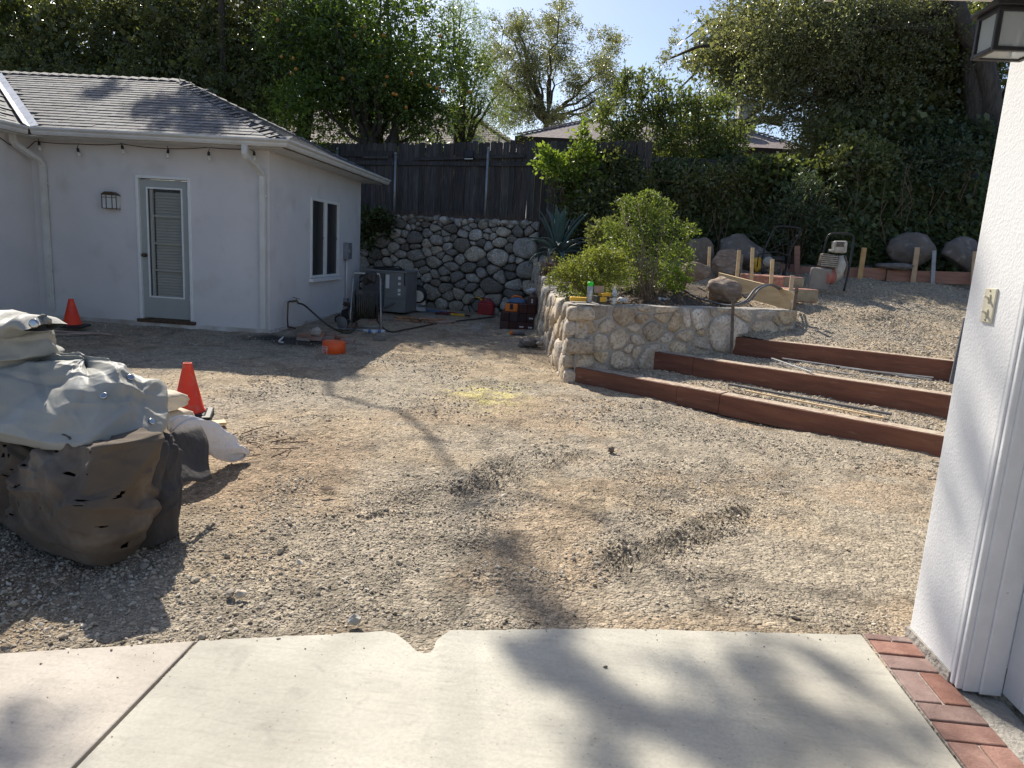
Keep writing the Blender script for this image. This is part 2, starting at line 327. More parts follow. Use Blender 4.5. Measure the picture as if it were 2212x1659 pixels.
def arr_mesh(name, V, F, m, parent=None, world=True, smooth=False, loops=3):
    if world and parent is not None:
        o = rootloc(parent); V = V - np.array([o.x, o.y, o.z])
    me = bpy.data.meshes.new(name); nv, nf = len(V), len(F)
    me.vertices.add(nv); me.vertices.foreach_set('co', np.ascontiguousarray(V, dtype=np.float32).ravel())
    me.loops.add(nf * loops); me.loops.foreach_set('vertex_index', np.ascontiguousarray(F, dtype=np.int32).ravel())
    me.polygons.add(nf); me.polygons.foreach_set('loop_start', np.arange(0, nf * loops, loops, dtype=np.int32))
    me.polygons.foreach_set('loop_total', np.full(nf, loops, dtype=np.int32))
    if smooth: me.polygons.foreach_set('use_smooth', np.ones(nf, dtype=bool))
    me.update(calc_edges=True); me.materials.append(M[m]); return link(name, me, parent)
def text_mesh(name, s, size, m, parent, loc, rot, extrude=.0005, align='CENTER'):
    cu = bpy.data.curves.new(name, 'FONT'); cu.body = s; cu.size = size; cu.extrude = extrude; cu.align_x = align; cu.align_y = 'CENTER'
    t = bpy.data.objects.new(name + '_tmp', cu); col.objects.link(t)
    me = bpy.data.meshes.new_from_object(t.evaluated_get(bpy.context.evaluated_depsgraph_get())); bpy.data.objects.remove(t)
    me.name = name; me.materials.clear(); me.materials.append(M[m]); return link(name, me, parent, loc, rot)
def leaves(P, size, aspect=.45, up=.0, face=None, fold=True, r=None, dirs=None):
    """diamond leaves, 2 triangles each, folded along the midrib"""
    r = r or rng; n = len(P); d = r.normal(size=(n, 3)) if dirs is None else dirs + r.normal(size=(n, 3)) * .45
    d[:, 2] += up; d /= np.linalg.norm(d, axis=1)[:, None]
    q = r.normal(size=(n, 3))
    if face is not None: q = np.cross(d, np.array(face)[None, :] + r.normal(size=(n, 3)) * .45)
    else: q = np.cross(d, q)
    q /= np.linalg.norm(q, axis=1)[:, None] + 1e-9
    L = size * r.uniform(.65, 1.3, n); nn = np.cross(d, q); W = L * aspect
    a = P; b = P + d * (L * .45)[:, None] + q * (W / 2)[:, None] + nn * (W * .18)[:, None]
    c = P + d * L[:, None]; e = P + d * (L * .45)[:, None] - q * (W / 2)[:, None] + nn * (W * .18)[:, None]
    V = np.stack([a, b, c, e], 1).reshape(-1, 3); i = np.arange(n)[:, None] * 4
    F = np.concatenate([i + np.array([[0, 1, 2]]), i + np.array([[0, 2, 3]])], 1).reshape(-1, 3)
    return V, F
def cat(parts):
    Vs, Fs, o = [], [], 0
    for V, F in parts: Vs.append(V); Fs.append(F + o); o += len(V)
    return np.concatenate(Vs), np.concatenate(Fs)
# ------------------------------------------------------------------ ground
def seg_d(x, y, pts):
    best = np.full(np.shape(x), 1e9)
    for (a, b) in zip(pts[:-1], pts[1:]):
        dx, dy = b[0] - a[0], b[1] - a[1]; L = dx * dx + dy * dy + 1e-9
        t = np.clip(((x - a[0]) * dx + (y - a[1]) * dy) / L, 0, 1)
        best = np.minimum(best, np.hypot(x - a[0] - t * dx, y - a[1] - t * dy))
    return best
BERM = [([(860, 1065), (1000, 1040), (1100, 985), (1210, 960)], .055, .09), ([(1000, 1155), (1050, 1095), (1125, 1075)], .055, .10), ([(1265, 1200), (1340, 1165), (1440, 1160)], .07, .10),
        ([(1440, 1165), (1530, 1110), (1592, 1083)], .045, .06), ([(580, 1345), (760, 1305), (900, 1335), (1150, 1345)], .028, .05), ([(1590, 1290), (1720, 1325), (1900, 1345)], .05, .07), ([(820, 1110), (940, 1098)], .03, .06),
        ([(640, 1035), (590, 1100), (600, 1180)], .03, .09), ([(1000, 1180), (900, 1190), (800, 1260)], .02, .08), ([(1050, 1240), (1200, 1250), (1290, 1230)], .03, .08), ([(1640, 1050), (1900, 1120)], .02, .08)]
BERM = [([tuple(az(*p)[:2]) for p in pts], h, wd) for pts, h, wd in BERM]
RUT = [tuple(az(*p)[:2]) for p in ((1010, 1060), (1130, 1010), (1240, 985))]
RUT2 = [tuple(az(*p)[:2]) for p in ((1330, 1215), (1480, 1165), (1600, 1110))]
EDGE = [tuple(az(*p)[:2]) for p in ((0, 1410), (410, 1385), (860, 1362), (1300, 1357), (1862, 1371))]
def edge_y(x):
    xs = np.array([-9.0, -4.0] + [e[0] for e in EDGE] + [1.6]); ys = np.array([-.4, 1.42] + [e[1] for e in EDGE] + [2.885]); return np.interp(x, xs, ys)
def hgt(x, y):
    h = (fbm(x * .55, y * .55, 3, 3) - .5) * .10 * sstep(2.8, 4.5, y)
    h = h + (fbm(x * 2.6, y * 2.6, 9, 4) - .5) * .042 + (fbm(x * 11, y * 11, 5, 3) - .5) * (.012 + .018 * sstep(.5, .68, fbm(x * 1.9, y * 1.9, 33, 3))) + (vn(x * 26, y * 26, 21) - .5) * (.005 + .008 * sstep(.52, .68, fbm(x * 1.9, y * 1.9, 33, 3)))
    wob = .35 + .9 * vn(x * 7, y * 7, 31)
    for pts, a, wd in BERM:
        d = seg_d(x + (vn(x * 6, y * 6, 41) - .5) * .09, y + (vn(x * 6, y * 6, 43) - .5) * .09, pts)
        h = h + .46 * a * wob * np.exp(-(d / wd) ** 2) - a * .2 * np.exp(-((d - wd * 2) / wd) ** 2)
    for rp, sg in ((RUT, 1), (RUT2, 1)):
        dx, dy = rp[-1][0] - rp[0][0], rp[-1][1] - rp[0][1]; L = math.hypot(dx, dy); s = ((x - rp[0][0]) * dx + (y - rp[0][1]) * dy) / L
        d = seg_d(x, y, rp); h = h + .017 * np.sin(s * 2 * math.pi / .060 + d * 9) * np.exp(-(d / .13) ** 4) * (.5 + vn(x * 5, y * 5, 47))
    u = x * .94 + y * .33; v = -x * .33 + y * .94 + .12 * np.sin(u * .9); h = h + (fbm(u * .9, v * 11, 87, 3) - .5) * .026 * sstep(.40, .60, fbm(x * .8, y * .8, 88, 2)) + .006 * np.sin(u * 2 * math.pi / .075) * np.exp(-((v - 4.55 - .15 * np.sin(u)) / .13) ** 4) * sstep(.3, .6, vn(u * 1.5, v, 89))
    e = edge_y(x); k = sstep(0, .6, y - e)
    h = h * k - .010 * (1 - k) + .012 * (fbm(x * 9, y * 9, 66, 3) - .35) * np.exp(-((y - e - .05) / .05) ** 2); h = np.where(y < e - .22, h - .05 * sstep(.22, .35, e - y), h)
    k2 = sstep(10.2, 9.6, y) ; h = h + .03 * (1 - k2) + .08 * sstep(11, 14.5, y)
    return h
T1 = [(.13, 8.37), (3.19, 6.07)]; T2 = [(1.06, 8.95), (3.75, 7.15)]; T3 = [(2.13, 9.60), (4.41, 8.43)]
def ext(T, a, b):
    (x0, y0), (x1, y1) = T; return [(x0 + (x1 - x0) * a, y0 + (y1 - y0) * a), (x0 + (x1 - x0) * b, y0 + (y1 - y0) * b)]
def side(x, y, a, b): return (b[0] - a[0]) * (y - a[1]) - (b[1] - a[1]) * (x - a[0])    # >0 left of a->b
BOARD = [(3.14, 10.36), (2.34, 11.75)]
def hter(x, y):
    yy = np.maximum(0, y - 9.3); base = .535 + .18 * np.minimum(yy, 5.6) + 0 * x
    k = sstep(0, .5, side(x, y, T3[0], T3[1]) / 2.56)
    n = (fbm(x * 1.7, y * 1.7, 13, 4) - .5) * .13 + (fbm(x * 8, y * 8, 15, 3) - .5) * .035 + (vn(x * 30, y * 30, 22) - .5) * .010
    m = .09 * np.exp(-(seg_d(x, y, [(3.5, 9.15), (4.9, 8.5)]) / .25) ** 2) * (.4 + vn(x * 4, y * 4, 4)) + .06 * np.exp(-(seg_d(x, y, [(3.4, 11.1), (4.6, 11.0)]) / .3) ** 2)
    return base + (n + m) * k
def htread(z, A, B):
    def f(x, y):
        return z + (fbm(x * 3, y * 3, 17, 3) - .5) * .05 + (fbm(x * 12, y * 12, 19, 3) - .5) * .02 + (vn(x * 34, y * 34, 22) - .5) * .006
    return f
def heightfield(name, xs, ys, hf, m, mask=None, parent=None, tint=None):
    X, Y = np.meshgrid(xs, ys, indexing='ij'); Z = hf(X, Y); nx, ny = X.shape; V = np.stack([X, Y, Z], -1).reshape(-1, 3)
    idx = np.arange(nx * ny).reshape(nx, ny); F = np.stack([idx[:-1, :-1], idx[1:, :-1], idx[1:, 1:], idx[:-1, 1:]], -1).reshape(-1, 4)
    if mask is not None:
        c = (V[F[:, 0]] + V[F[:, 2]]) / 2; F = F[mask(c[:, 0], c[:, 1])]
        u = np.unique(F); mp = np.zeros(len(V), int); mp[u] = np.arange(len(u)); V = V[u]; F = mp[F]
    o = arr_mesh(name, V, F, m, parent, smooth=True, loops=4)
    t = np.ones((len(V), 4)); t[:, :3] = tint(V[:, 0], V[:, 1]) if tint else GRAVEL
    a = o.data.color_attributes.new('tint', 'FLOAT_COLOR', 'POINT'); a.data.foreach_set('color', t.astype(np.float32).ravel()); return o
GRAVEL = np.array([.365, .31, .235]); SAND = np.array([.405, .32, .22]); DIRT = np.array([.32, .235, .155]); WET = np.array([.035, .03, .027])
def lerp(a, b, k): return a + (b - a) * k[..., None]
def tint_low(x, y):
    c = lerp(GRAVEL, SAND, sstep(.42, .6, fbm(x * .9, y * .9, 51, 4))); c = lerp(c, GRAVEL, .8 * sstep(.55, .7, fbm(x * 2.3, y * 2.3, 53, 3)))
    dd = np.exp(-(((x + 1.95) / .55) ** 2 + ((y - 4.4) / .9) ** 2)); c = lerp(c, DIRT, np.clip(dd * 1.5 * (.5 + vn(x * 5, y * 5, 3)), 0, .9))
    c = lerp(c, DIRT * 1.15, .55 * sstep(.62, .72, fbm(x * 1.3, y * 1.3, 61, 4)))
    yl = np.exp(-(((x + .73) / .34) ** 2 + ((y - 7.3) / .55) ** 2)) * sstep(.38, .62, fbm(x * 9, y * 9, 71, 3)) + .5 * np.exp(-(((x + 1.0) / .5) ** 2 + ((y - 7.2) / .3) ** 2)) * sstep(.5, .65, fbm(x * 8, y * 8, 73, 3))
    c = lerp(c, np.array([.58, .50, .20]), np.clip(yl * 1.2 * (.5 + vn(x * 40, y * 40, 75)), 0, .8))
    c = c * (1 - .30 * sstep(.5, .72, fbm(x * 5, y * 5, 63, 4)))[..., None]; we = np.exp(-(((x + 4.0) / .55) ** 2 + ((y - 9.95) / .38) ** 2)); c = lerp(c, WET, np.clip(we * 1.6 * (.4 + vn(x * 5, y * 5, 7)), 0, .92))
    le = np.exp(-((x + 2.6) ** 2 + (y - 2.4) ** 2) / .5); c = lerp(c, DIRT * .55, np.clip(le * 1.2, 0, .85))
    pw = np.exp(-(((x + 1.5) / .5) ** 2 + ((y - 13.2) / .5) ** 2)) * sstep(.45, .6, fbm(x * 6, y * 6, 81, 3)); c = lerp(c, np.array([.55, .56, .56]), np.clip(pw * .6, 0, .6))
    return c
def tint_ter(x, y):
    c = lerp(GRAVEL, SAND, .85 * sstep(.4, .6, fbm(x * 1.2, y * 1.2, 55, 4))); return lerp(c, DIRT * .8, .5 * sstep(.6, .75, fbm(x * 2, y * 3, 57, 3)))
def groundmat(name):
    m = bpy.data.materials.new(name); m.use_nodes = True; t = m.node_tree; N = t.nodes; L = t.links; b = N['Principled BSDF']
    b.inputs['Roughness'].default_value = .92; b.inputs['Specular IOR Level'].default_value = .25
    at = N.new('ShaderNodeAttribute'); at.attribute_name = 'tint'; g = N.new('ShaderNodeNewGeometry')
    v = N.new('ShaderNodeTexVoronoi'); v.inputs['Scale'].default_value = 75; L.new(g.outputs['Position'], v.inputs['Vector'])
    v2 = N.new('ShaderNodeTexVoronoi'); v2.inputs['Scale'].default_value = 32; L.new(g.outputs['Position'], v2.inputs['Vector'])
    n = N.new('ShaderNodeTexNoise'); n.inputs['Scale'].default_value = 14; n.inputs['Detail'].default_value = 9; n.inputs['Roughness'].default_value = .7; L.new(g.outputs['Position'], n.inputs['Vector'])
    sx = N.new('ShaderNodeSeparateColor'); L.new(v.outputs['Color'], sx.inputs[0])
    sx2 = N.new('ShaderNodeSeparateColor'); L.new(v2.outputs['Color'], sx2.inputs[0])
    m1 = N.new('ShaderNodeMapRange'); m1.inputs[3].default_value = .74; m1.inputs[4].default_value = 1.24; L.new(sx.outputs[0], m1.inputs[0])
    m3 = N.new('ShaderNodeMapRange'); m3.inputs[3].default_value = .82; m3.inputs[4].default_value = 1.2; L.new(sx2.outputs[1], m3.inputs[0])
    m2 = N.new('ShaderNodeMapRange'); m2.inputs[1].default_value = .3; m2.inputs[2].default_value = .7; m2.inputs[3].default_value = .72; m2.inputs[4].default_value = 1.25; L.new(n.outputs['Fac'], m2.inputs[0])
    mu = N.new('ShaderNodeMath'); mu.operation = 'MULTIPLY'; L.new(m1.outputs[0], mu.inputs[0]); L.new(m2.outputs[0], mu.inputs[1])
    mv = N.new('ShaderNodeMath'); mv.operation = 'MULTIPLY'; L.new(mu.outputs[0], mv.inputs[0]); L.new(m3.outputs[0], mv.inputs[1])
    hs = N.new('ShaderNodeHueSaturation'); L.new(at.outputs['Color'], hs.inputs['Color']); L.new(mv.outputs[0], hs.inputs['Value']); L.new(hs.outputs[0], b.inputs['Base Color'])
    b1 = N.new('ShaderNodeBump'); b1.inputs['Strength'].default_value = .9; b1.inputs['Distance'].default_value = .012; b1.invert = True; L.new(v.outputs['Distance'], b1.inputs['Height'])
    b0 = N.new('ShaderNodeBump'); b0.inputs['Strength'].default_value = .8; b0.inputs['Distance'].default_value = .016; b0.invert = True; L.new(v2.outputs['Distance'], b0.inputs['Height'])
    b2 = N.new('ShaderNodeBump'); b2.inputs['Strength'].default_value = .8; b2.inputs['Distance'].default_value = .02; L.new(n.outputs['Fac'], b2.inputs['Height'])
    L.new(b1.outputs[0], b0.inputs['Normal']); L.new(b0.outputs[0], b2.inputs['Normal']); L.new(b2.outputs[0], b.inputs['Normal']); M[name] = m
groundmat('gravel_ground')
ys = np.concatenate([np.arange(1.2, 6, .022), np.arange(6, 10, .035), np.arange(10, 17.4, .06)])
xs = np.concatenate([np.arange(-8.4, -3.2, .06), np.arange(-3.2, 2.2, .022), np.arange(2.2, 4.7, .05)])
g = heightfield('ground', xs, ys, hgt, 'gravel_ground', mask=lambda x, y: (side(x, y, T1[0], T1[1]) < .2) | (x < .1) | (y > 8.5) & (x < .3), tint=tint_low); g['kind'] = 'structure'
g.name = 'gravel_yard'
mb = MB(); mb.box((0, 40, -.22), (260, 260, .1)); g = mb.build('ground', 'soil'); g['kind'] = 'structure'
hz = np.linspace(-30, 30, 121)
mb = MB(); mb.grid([[(x, (15.36 + (-.9 - x) * .34 if x < .6 else 15.7), .3)] + [(x, yy, 1.96) for yy in ((15.36 + (-.9 - x) * .34 if x < .6 else 15.7), 24, 90)] for x in hz]); g = mb.build('upper_ground', 'soil'); g['kind'] = 'structure'
tr1 = htread(.135, None, None); tr2 = htread(.312, None, None)
g = heightfield('lower_step_gravel', np.arange(0, 5.2, .03), np.arange(4.6, 9.2, .03), tr1, 'gravel_ground', mask=lambda x, y: (side(x, y, *T1) > .05) & (side(x, y, *T2) < .3) & (side(x, y, (.1, 8.42), (3.14, 10.17)) < .25), tint=tint_ter); g['kind'] = 'structure'
g = heightfield('middle_step_gravel', np.arange(.8, 5.6, .03), np.arange(5.6, 10, .03), tr2, 'gravel_ground', mask=lambda x, y: (side(x, y, *T2) > .05) & (side(x, y, *T3) < .3) & (side(x, y, (.1, 8.42), (3.14, 10.17)) < .25), tint=tint_ter); g['kind'] = 'structure'
def ter_mask(x, y):
    return (side(x, y, *T3) > .05) & ((x > 3.10) & (y < 10.40) | (y >= 10.30) & (side(x, y, BOARD[0], BOARD[1]) < .06) | (side(x, y, (2.1, 9.57), (3.14, 10.17)) < .2) & (y < 10.36))
g = heightfield('terrace_gravel', np.concatenate([np.arange(1.0, 6.6, .035), np.arange(6.6, 13, .1)]), np.concatenate([np.arange(5.4, 12, .035), np.arange(12, 15.9, .06)]), hter, 'gravel_ground', mask=ter_mask, tint=tint_ter); g['kind'] = 'structure'
# planter soil
def hsoil(x, y):
    m = .22 * np.exp(-(((x - 1.25) / .8) ** 2 + ((y - 10.6) / .9) ** 2)); h = .84 + m + .42 * sstep(10.5, 15, y) + (fbm(x * 4, y * 4, 5, 4) - .5) * .12 + (vn(x * 19, y * 19, 8) - .5) * .03
    k = sstep(1.2, .1, side(x, y, BOARD[0], BOARD[1]) / 1.604) * sstep(10.9, 11.8, y); return h * (1 - k) + (hter(x, y) + .02) * k
FW = [(.1, 8.42), (3.14, 10.17)]; LW = [(.1, 8.42), (-.13, 10.14), (-.36, 11.89), (-.52, 13.5), (-.75, 15.3)]
def lw_x(y): return np.interp(y, [p[1] for p in LW], [p[0] for p in LW])
g = heightfield('planter_soil', np.arange(-1, 3.6, .045), np.arange(8.4, 15.4, .05), hsoil, 'soil', mask=lambda x, y: (side(x, y, *FW) > .35) & (x > lw_x(y) + .12) & ((side(x, y, BOARD[0], BOARD[1]) > -.1 * (y > 11.8)) | (y < 10.3))); g['kind'] = 'structure'

# pebbles: one object, instanced over the open gravel
def pebbles(name, n, hf, box, mask, smin, smax, seed, dens=None, m='pebble'):
    r = np.random.default_rng(seed); x = r.uniform(box[0], box[1], n); y = r.uniform(box[2], box[3], n)
    k = mask(x, y)
    if dens is not None: k &= r.uniform(0, 1, n) < dens(x, y)
    x, y = x[k], y[k]; n = len(x); s = smin * (1 - r.uniform(0, 1, n)) ** (-1 / 2.6); s = np.minimum(s, smax)
    z = hf(x, y) + s * r.uniform(-.05, .5, n); me = bpy.data.meshes.new(name); me.vertices.add(n); me.vertices.foreach_set('co', np.stack([x, y, z], 1).astype(np.float32).ravel())
    a = me.attributes.new('scl', 'FLOAT_VECTOR', 'POINT'); a.data.foreach_set('vector', (s[:, None] * r.uniform(.6, 1.35, (n, 3)) * np.array([1, 1, .55])).astype(np.float32).ravel())
    a = me.attributes.new('rot', 'FLOAT_VECTOR', 'POINT'); a.data.foreach_set('vector', (r.uniform(-1, 1, (n, 3)) * np.array([.7, .7, 3.14])).astype(np.float32).ravel())
    a = me.attributes.new('tone', 'FLOAT', 'POINT'); a.data.foreach_set('value', r.uniform(0, 1, n).astype(np.float32))
    o = link(name, me); t = bpy.data.node_groups.new(name + '_nodes', 'GeometryNodeTree')
    t.interface.new_socket('Geometry', in_out='INPUT', socket_type='NodeSocketGeometry'); t.interface.new_socket('Geometry', in_out='OUTPUT', socket_type='NodeSocketGeometry')
    N, L = t.nodes, t.links; gi = N.new('NodeGroupInput'); go = N.new('NodeGroupOutput'); ip = N.new('GeometryNodeInstanceOnPoints'); ic = N.new('GeometryNodeMeshIcoSphere'); ic.inputs['Radius'].default_value = 1; ic.inputs['Subdivisions'].default_value = 2
    sp = N.new('GeometryNodeSetPosition'); nz = N.new('ShaderNodeTexNoise'); nz.inputs['Scale'].default_value = 1.1; vm = N.new('ShaderNodeVectorMath'); vm.operation = 'SUBTRACT'; vm.inputs[1].default_value = (.5, .5, .5)
    L.new(nz.outputs['Color'], vm.inputs[0]); vs = N.new('ShaderNodeVectorMath'); vs.operation = 'SCALE'; vs.inputs['Scale'].default_value = 1.5; L.new(vm.outputs[0], vs.inputs[0]); L.new(vs.outputs[0], sp.inputs['Offset'])
    L.new(ic.outputs['Mesh'], sp.inputs['Geometry']); sm = N.new('GeometryNodeSetMaterial'); sm.inputs['Material'].default_value = M[m]; L.new(sp.outputs[0], sm.inputs['Geometry']); L.new(sm.outputs[0], ip.inputs['Instance'])
    def na(nm, ty):
        q = N.new('GeometryNodeInputNamedAttribute'); q.data_type = ty; q.inputs['Name'].default_value = nm; return q.outputs['Attribute']
    er = N.new('FunctionNodeEulerToRotation'); L.new(na('rot', 'FLOAT_VECTOR'), er.inputs[0]); L.new(er.outputs[0], ip.inputs['Rotation']); L.new(na('scl', 'FLOAT_VECTOR'), ip.inputs['Scale'])
    L.new(gi.outputs[0], ip.inputs['Points']); L.new(ip.outputs[0], go.inputs[0]); md = o.modifiers.new('scatter', 'NODES'); md.node_group = t
    o['kind'] = 'stuff'; return o
def pebmat():
    m = bpy.data.materials.new('pebble'); m.use_nodes = True; t = m.node_tree; N = t.nodes; L = t.links; b = N['Principled BSDF']; b.inputs['Roughness'].default_value = .85; b.inputs['Specular IOR Level'].default_value = .3
    a = N.new('ShaderNodeAttribute'); a.attribute_type = 'INSTANCER'; a.attribute_name = 'tone'; cr = N.new('ShaderNodeValToRGB'); e = cr.color_ramp.elements
    e[0].color = (.30, .255, .20, 1); e[1].color = (.60, .545, .46, 1); q = e.new(.35); q.color = (.38, .325, .25, 1); q = e.new(.7); q.color = (.45, .385, .29, 1); q = e.new(.93); q.color = (.52, .46, .375, 1)
    L.new(a.outputs['Fac'], cr.inputs[0]); L.new(cr.outputs[0], b.inputs['Base Color']); M['pebble'] = m
pebmat()
def low_ok(x, y): return (y > edge_y(x) - .004) & ((side(x, y, T1[0], T1[1]) < -.02) | (x < .1)) & (x < lw_x(y) - .02) | (y > edge_y(x)) & (x > .1) & (side(x, y, T1[0], T1[1]) < -.02)
def low_dens(x, y):
    d = .05 + .60 * sstep(.50, .70, fbm(x * 1.4, y * 1.4, 91, 3)); d = np.maximum(d, .85 * np.exp(-(seg_d(x, y, [tuple(az(1300, 900)[:2]), tuple(az(1500, 930)[:2]), tuple(az(1950, 1010)[:2])]) / .38) ** 2)); b = np.zeros_like(x)
    for pts, a, wd in BERM: b = np.maximum(b, np.exp(-(seg_d(x, y, pts) / (wd * 1.6)) ** 2))
    lf = sstep(-.5, -1.3, x) * sstep(4.0, 3.0, y); return np.clip(np.maximum(np.maximum(d, b * .85), lf * .65), 0, 1)
o = pebbles('loose_gravel', 110000, hgt, (-3.4, 1.62, 2.1, 5.0), low_ok, .0028, .010, 1, low_dens); tag(o, 'loose crushed gravel and pebbles strewn over the graded yard', 'gravel')
o = pebbles('loose_gravel', 100000, hgt, (-7.5, 3.3, 5.0, 10.5), low_ok, .0045, .014, 2, low_dens); tag(o, 'loose gravel over the middle of the yard between house and steps', 'gravel')
o = pebbles('coarse_gravel', 4200, hgt, (-3.2, 1.6, 2.15, 5.0), low_ok, .007, .017, 3, lambda x, y: np.clip(low_dens(x, y) ** 2.5 * (.2 + .8 * sstep(3.6, 2.6, y)), 0, 1)); tag(o, 'coarse stones along the concrete edge and below the covered pile', 'gravel')
o = pebbles('tread_gravel', 26000, tr1, (0.1, 4.9, 4.8, 9.0), lambda x, y: (side(x, y, *T1) > .52) & (side(x, y, *T2) < -.03) & (side(x, y, *FW) < -.05), .0055, .016, 4); tag(o, 'loose gravel filling the lower step behind the first timber', 'gravel')
o = pebbles('tread_gravel', 26000, tr2, (1.0, 5.4, 5.8, 9.8), lambda x, y: (side(x, y, *T2) > .47) & (side(x, y, *T3) < -.03) & (side(x, y, *FW) < -.05), .0055, .016, 5); tag(o, 'loose gravel filling the upper step behind the second timber', 'gravel')
o = pebbles('terrace_pebbles', 90000, hter, (1.6, 8.2, 6.8, 14.2), lambda x, y: ter_mask(x, y) & (side(x, y, *T3) > .4), .006, .017, 6, lambda x, y: .35 + .65 * sstep(.42, .6, fbm(x * 1.5, y * 1.5, 93, 3))); tag(o, 'loose gravel spread over the raised terrace behind the top timber', 'gravel')

o = pebbles('slab_grit', 2600, lambda x, y: 0 * x + .0005, (-2.9, 1.3, 1.2, 2.9), lambda x, y: y < edge_y(x) - .004, .0018, .007, 8, lambda x, y: np.clip(np.exp(-(edge_y(x) - y) / .07) * (.3 + vn(x * 6, y * 6, 3)) + .02, 0, 1)); tag(o, 'fine grit spilled from the gravel onto the concrete edge', 'grit')
# ------------------------------------------------------------------ concrete and brick edge
CP = thing('concrete_pavement', (0, 1.5, 0), None, None); CP['kind'] = 'structure'
bite = [tuple(az(*p)[:2]) for p in ((832, 1363), (855, 1368), (872, 1381), (884, 1391), (897, 1404), (913, 1411), (930, 1409), (938, 1398), (942, 1384), (955, 1374), (972, 1361))]
def edge_line(xa, xb, n):
    out = []
    for i in range(n + 1):
        x = xa + (xb - xa) * i / n; out.append((x, float(edge_y(x)) + (fbm(np.array([x * 30.]), np.array([2.]), 3, 2)[0] - .5) * .012))
    return out
main = edge_line(-1.283, bite[0][0], 26) + bite + edge_line(bite[-1][0] + .02, 1.322, 60)
poly = [(x, y, -.11) for x, y in main] + [(1.322, -4, -.11), (-1.283, -4, -.11)]
mb = MB(); mb.prism(poly[::-1], (0, 0, .11)); s1 = mb.build('slab', 'concrete', CP, world=True, bevel=.006, bseg=2)
poly = [(x, y, -.11) for x, y in edge_line(-9, -1.297, 90)] + [(-1.297, -4, -.11), (-9, -4, -.11)]
mb = MB(); mb.prism(poly[::-1], (0, 0, .11)); s2 = mb.build('slab', 'concrete_pink', CP, world=True, bevel=.006, bseg=2)
mb = MB(); mb.b2((-1.30, -4, -.09), (-1.28, 2.30, -.022)); mb.b2((1.322, -4, -.09), (1.337, 2.86, -.015)); mb.build('joint_filler', 'soil', CP, world=True)
BS = thing('brick_edging', (1.43, 1, 0), None, None); BS['kind'] = 'structure'
mb = MB(); mb.b2((1.338, -2, -.09), (1.60, 2.885, -.008)); mb.build('mortar_bed', 'mortar', BS, world=True)
def brickmesh(dx, dy):
    mb = MB(); mb.box((0, 0, -.03), (dx, dy, .062)); o = mb.build('brick', 'brick', BS, bevel=.005, bseg=2); return o
b_across, b_long = brickmesh(.198, .095), brickmesh(.094, .196)
yb = 2.878; seq = ['h', 'a', 'a', 'l', 'a', 'a', 'l', 'a', 'a', 'l', 'a', 'a', 'a', 'l', 'a', 'a', 'l', 'a', 'a']; first = {'a': True, 'l': True}; b_half = brickmesh(.094, .045)
def putb(proto, x, y, used):
    o = proto if not used else proto.copy()
    if used: col.objects.link(o); o.parent = BS
    o.location = (x - 1.43, y - 1, random.uniform(-.002, .002)); o.rotation_euler = (0, 0, random.uniform(-.006, .006))
ua = ul = uh = False
for s in seq:
    if s == 'h': putb(b_half, 1.388, yb - .0225, uh); putb(b_half, 1.488, yb - .0225, True); uh = True; yb -= .055
    elif s == 'a': putb(b_across, 1.440, yb - .0475, ua); ua = True; yb -= .105
    else: putb(b_long, 1.388, yb - .098, ul); putb(b_long, 1.490, yb - .098, True); ul = True; yb -= .206
mb = MB(); mb.b2((1.548, -2, -.08), (1.68, 2.50, -.012)); g = mb.build('garage_threshold', 'mortar'); g['kind'] = 'structure'
# ------------------------------------------------------------------ garage at the right
GX = 1.53
GA = thing('garage', (2.2, 2.6, 0), 'white stucco garage wall end with moulded door casing at right edge', 'garage')
mb = MB(); mb.b2((GX, 2.56, -.02), (1.66, 2.90, 3.1)); mb.b2((1.66, 2.72, -.02), (5.5, 2.90, 3.1)); mb.b2((GX, -4, 2.75), (1.66, 2.56, 3.1)); mb.build('wall', 'stucco_white', GA, world=True, bevel=.012, bseg=3)
mb = MB(); mb.prism([(GX + .012, 2.90, -.02), (GX - .012, 2.90, -.02), (GX - .008, 2.56, -.02), (GX + .012, 2.56, -.02)], (0, 0, .06)); mb.build('foundation', 'mortar', GA, world=True)
mb = MB()
mb.b2((GX - .004, 2.538, 0.004), (GX + .020, 2.558, 2.74)); mb.b2((GX + .002, 2.522, 0.004), (GX + .020, 2.538, 2.74)); mb.b2((GX - .002, 2.510, 0.004), (GX + .02, 2.522, 2.74)); mb.b2((GX + .018, 2.500, 0.003), (1.675, 2.556, 2.74)); mb.b2((1.60, 2.488, 0.003), (1.676, 2.500, 2.74))
mb.build('casing', 'casing', GA, world=True, bevel=.004, bseg=2)
GD = MB().b2((1.688, -3, .01), (1.72, 2.50, 2.7)).build('garage_door', 'garage_panel', GA, world=True)
for z0 in (.015, .56, 1.105, 1.65, 2.195):
    for yy in (2.49, 1.75, 1.01, .27):
        mb = MB(); 
        mb.b2((1.676, yy - .10, z0), (1.690, yy, z0 + .52)); mb.b2((1.676, yy - .73, z0), (1.690, yy - .63, z0 + .52)); mb.b2((1.676, yy - .63, z0), (1.690, yy - .10, z0 + .10)); mb.b2((1.676, yy - .63, z0 + .42), (1.690, yy - .10, z0 + .52))
        mb.build('door_panel', 'garage_panel', GD, world=True, bevel=.004)
mb = MB(); mb.beam((1.1, 2.95, 2.60), (4, 2.95, 2.60), .09, .18); mb.beam((.95, -2, 2.66), (.95, 3.2, 2.66), .03, .2); mb.build('eave', 'gutter_paint', GA, world=True)
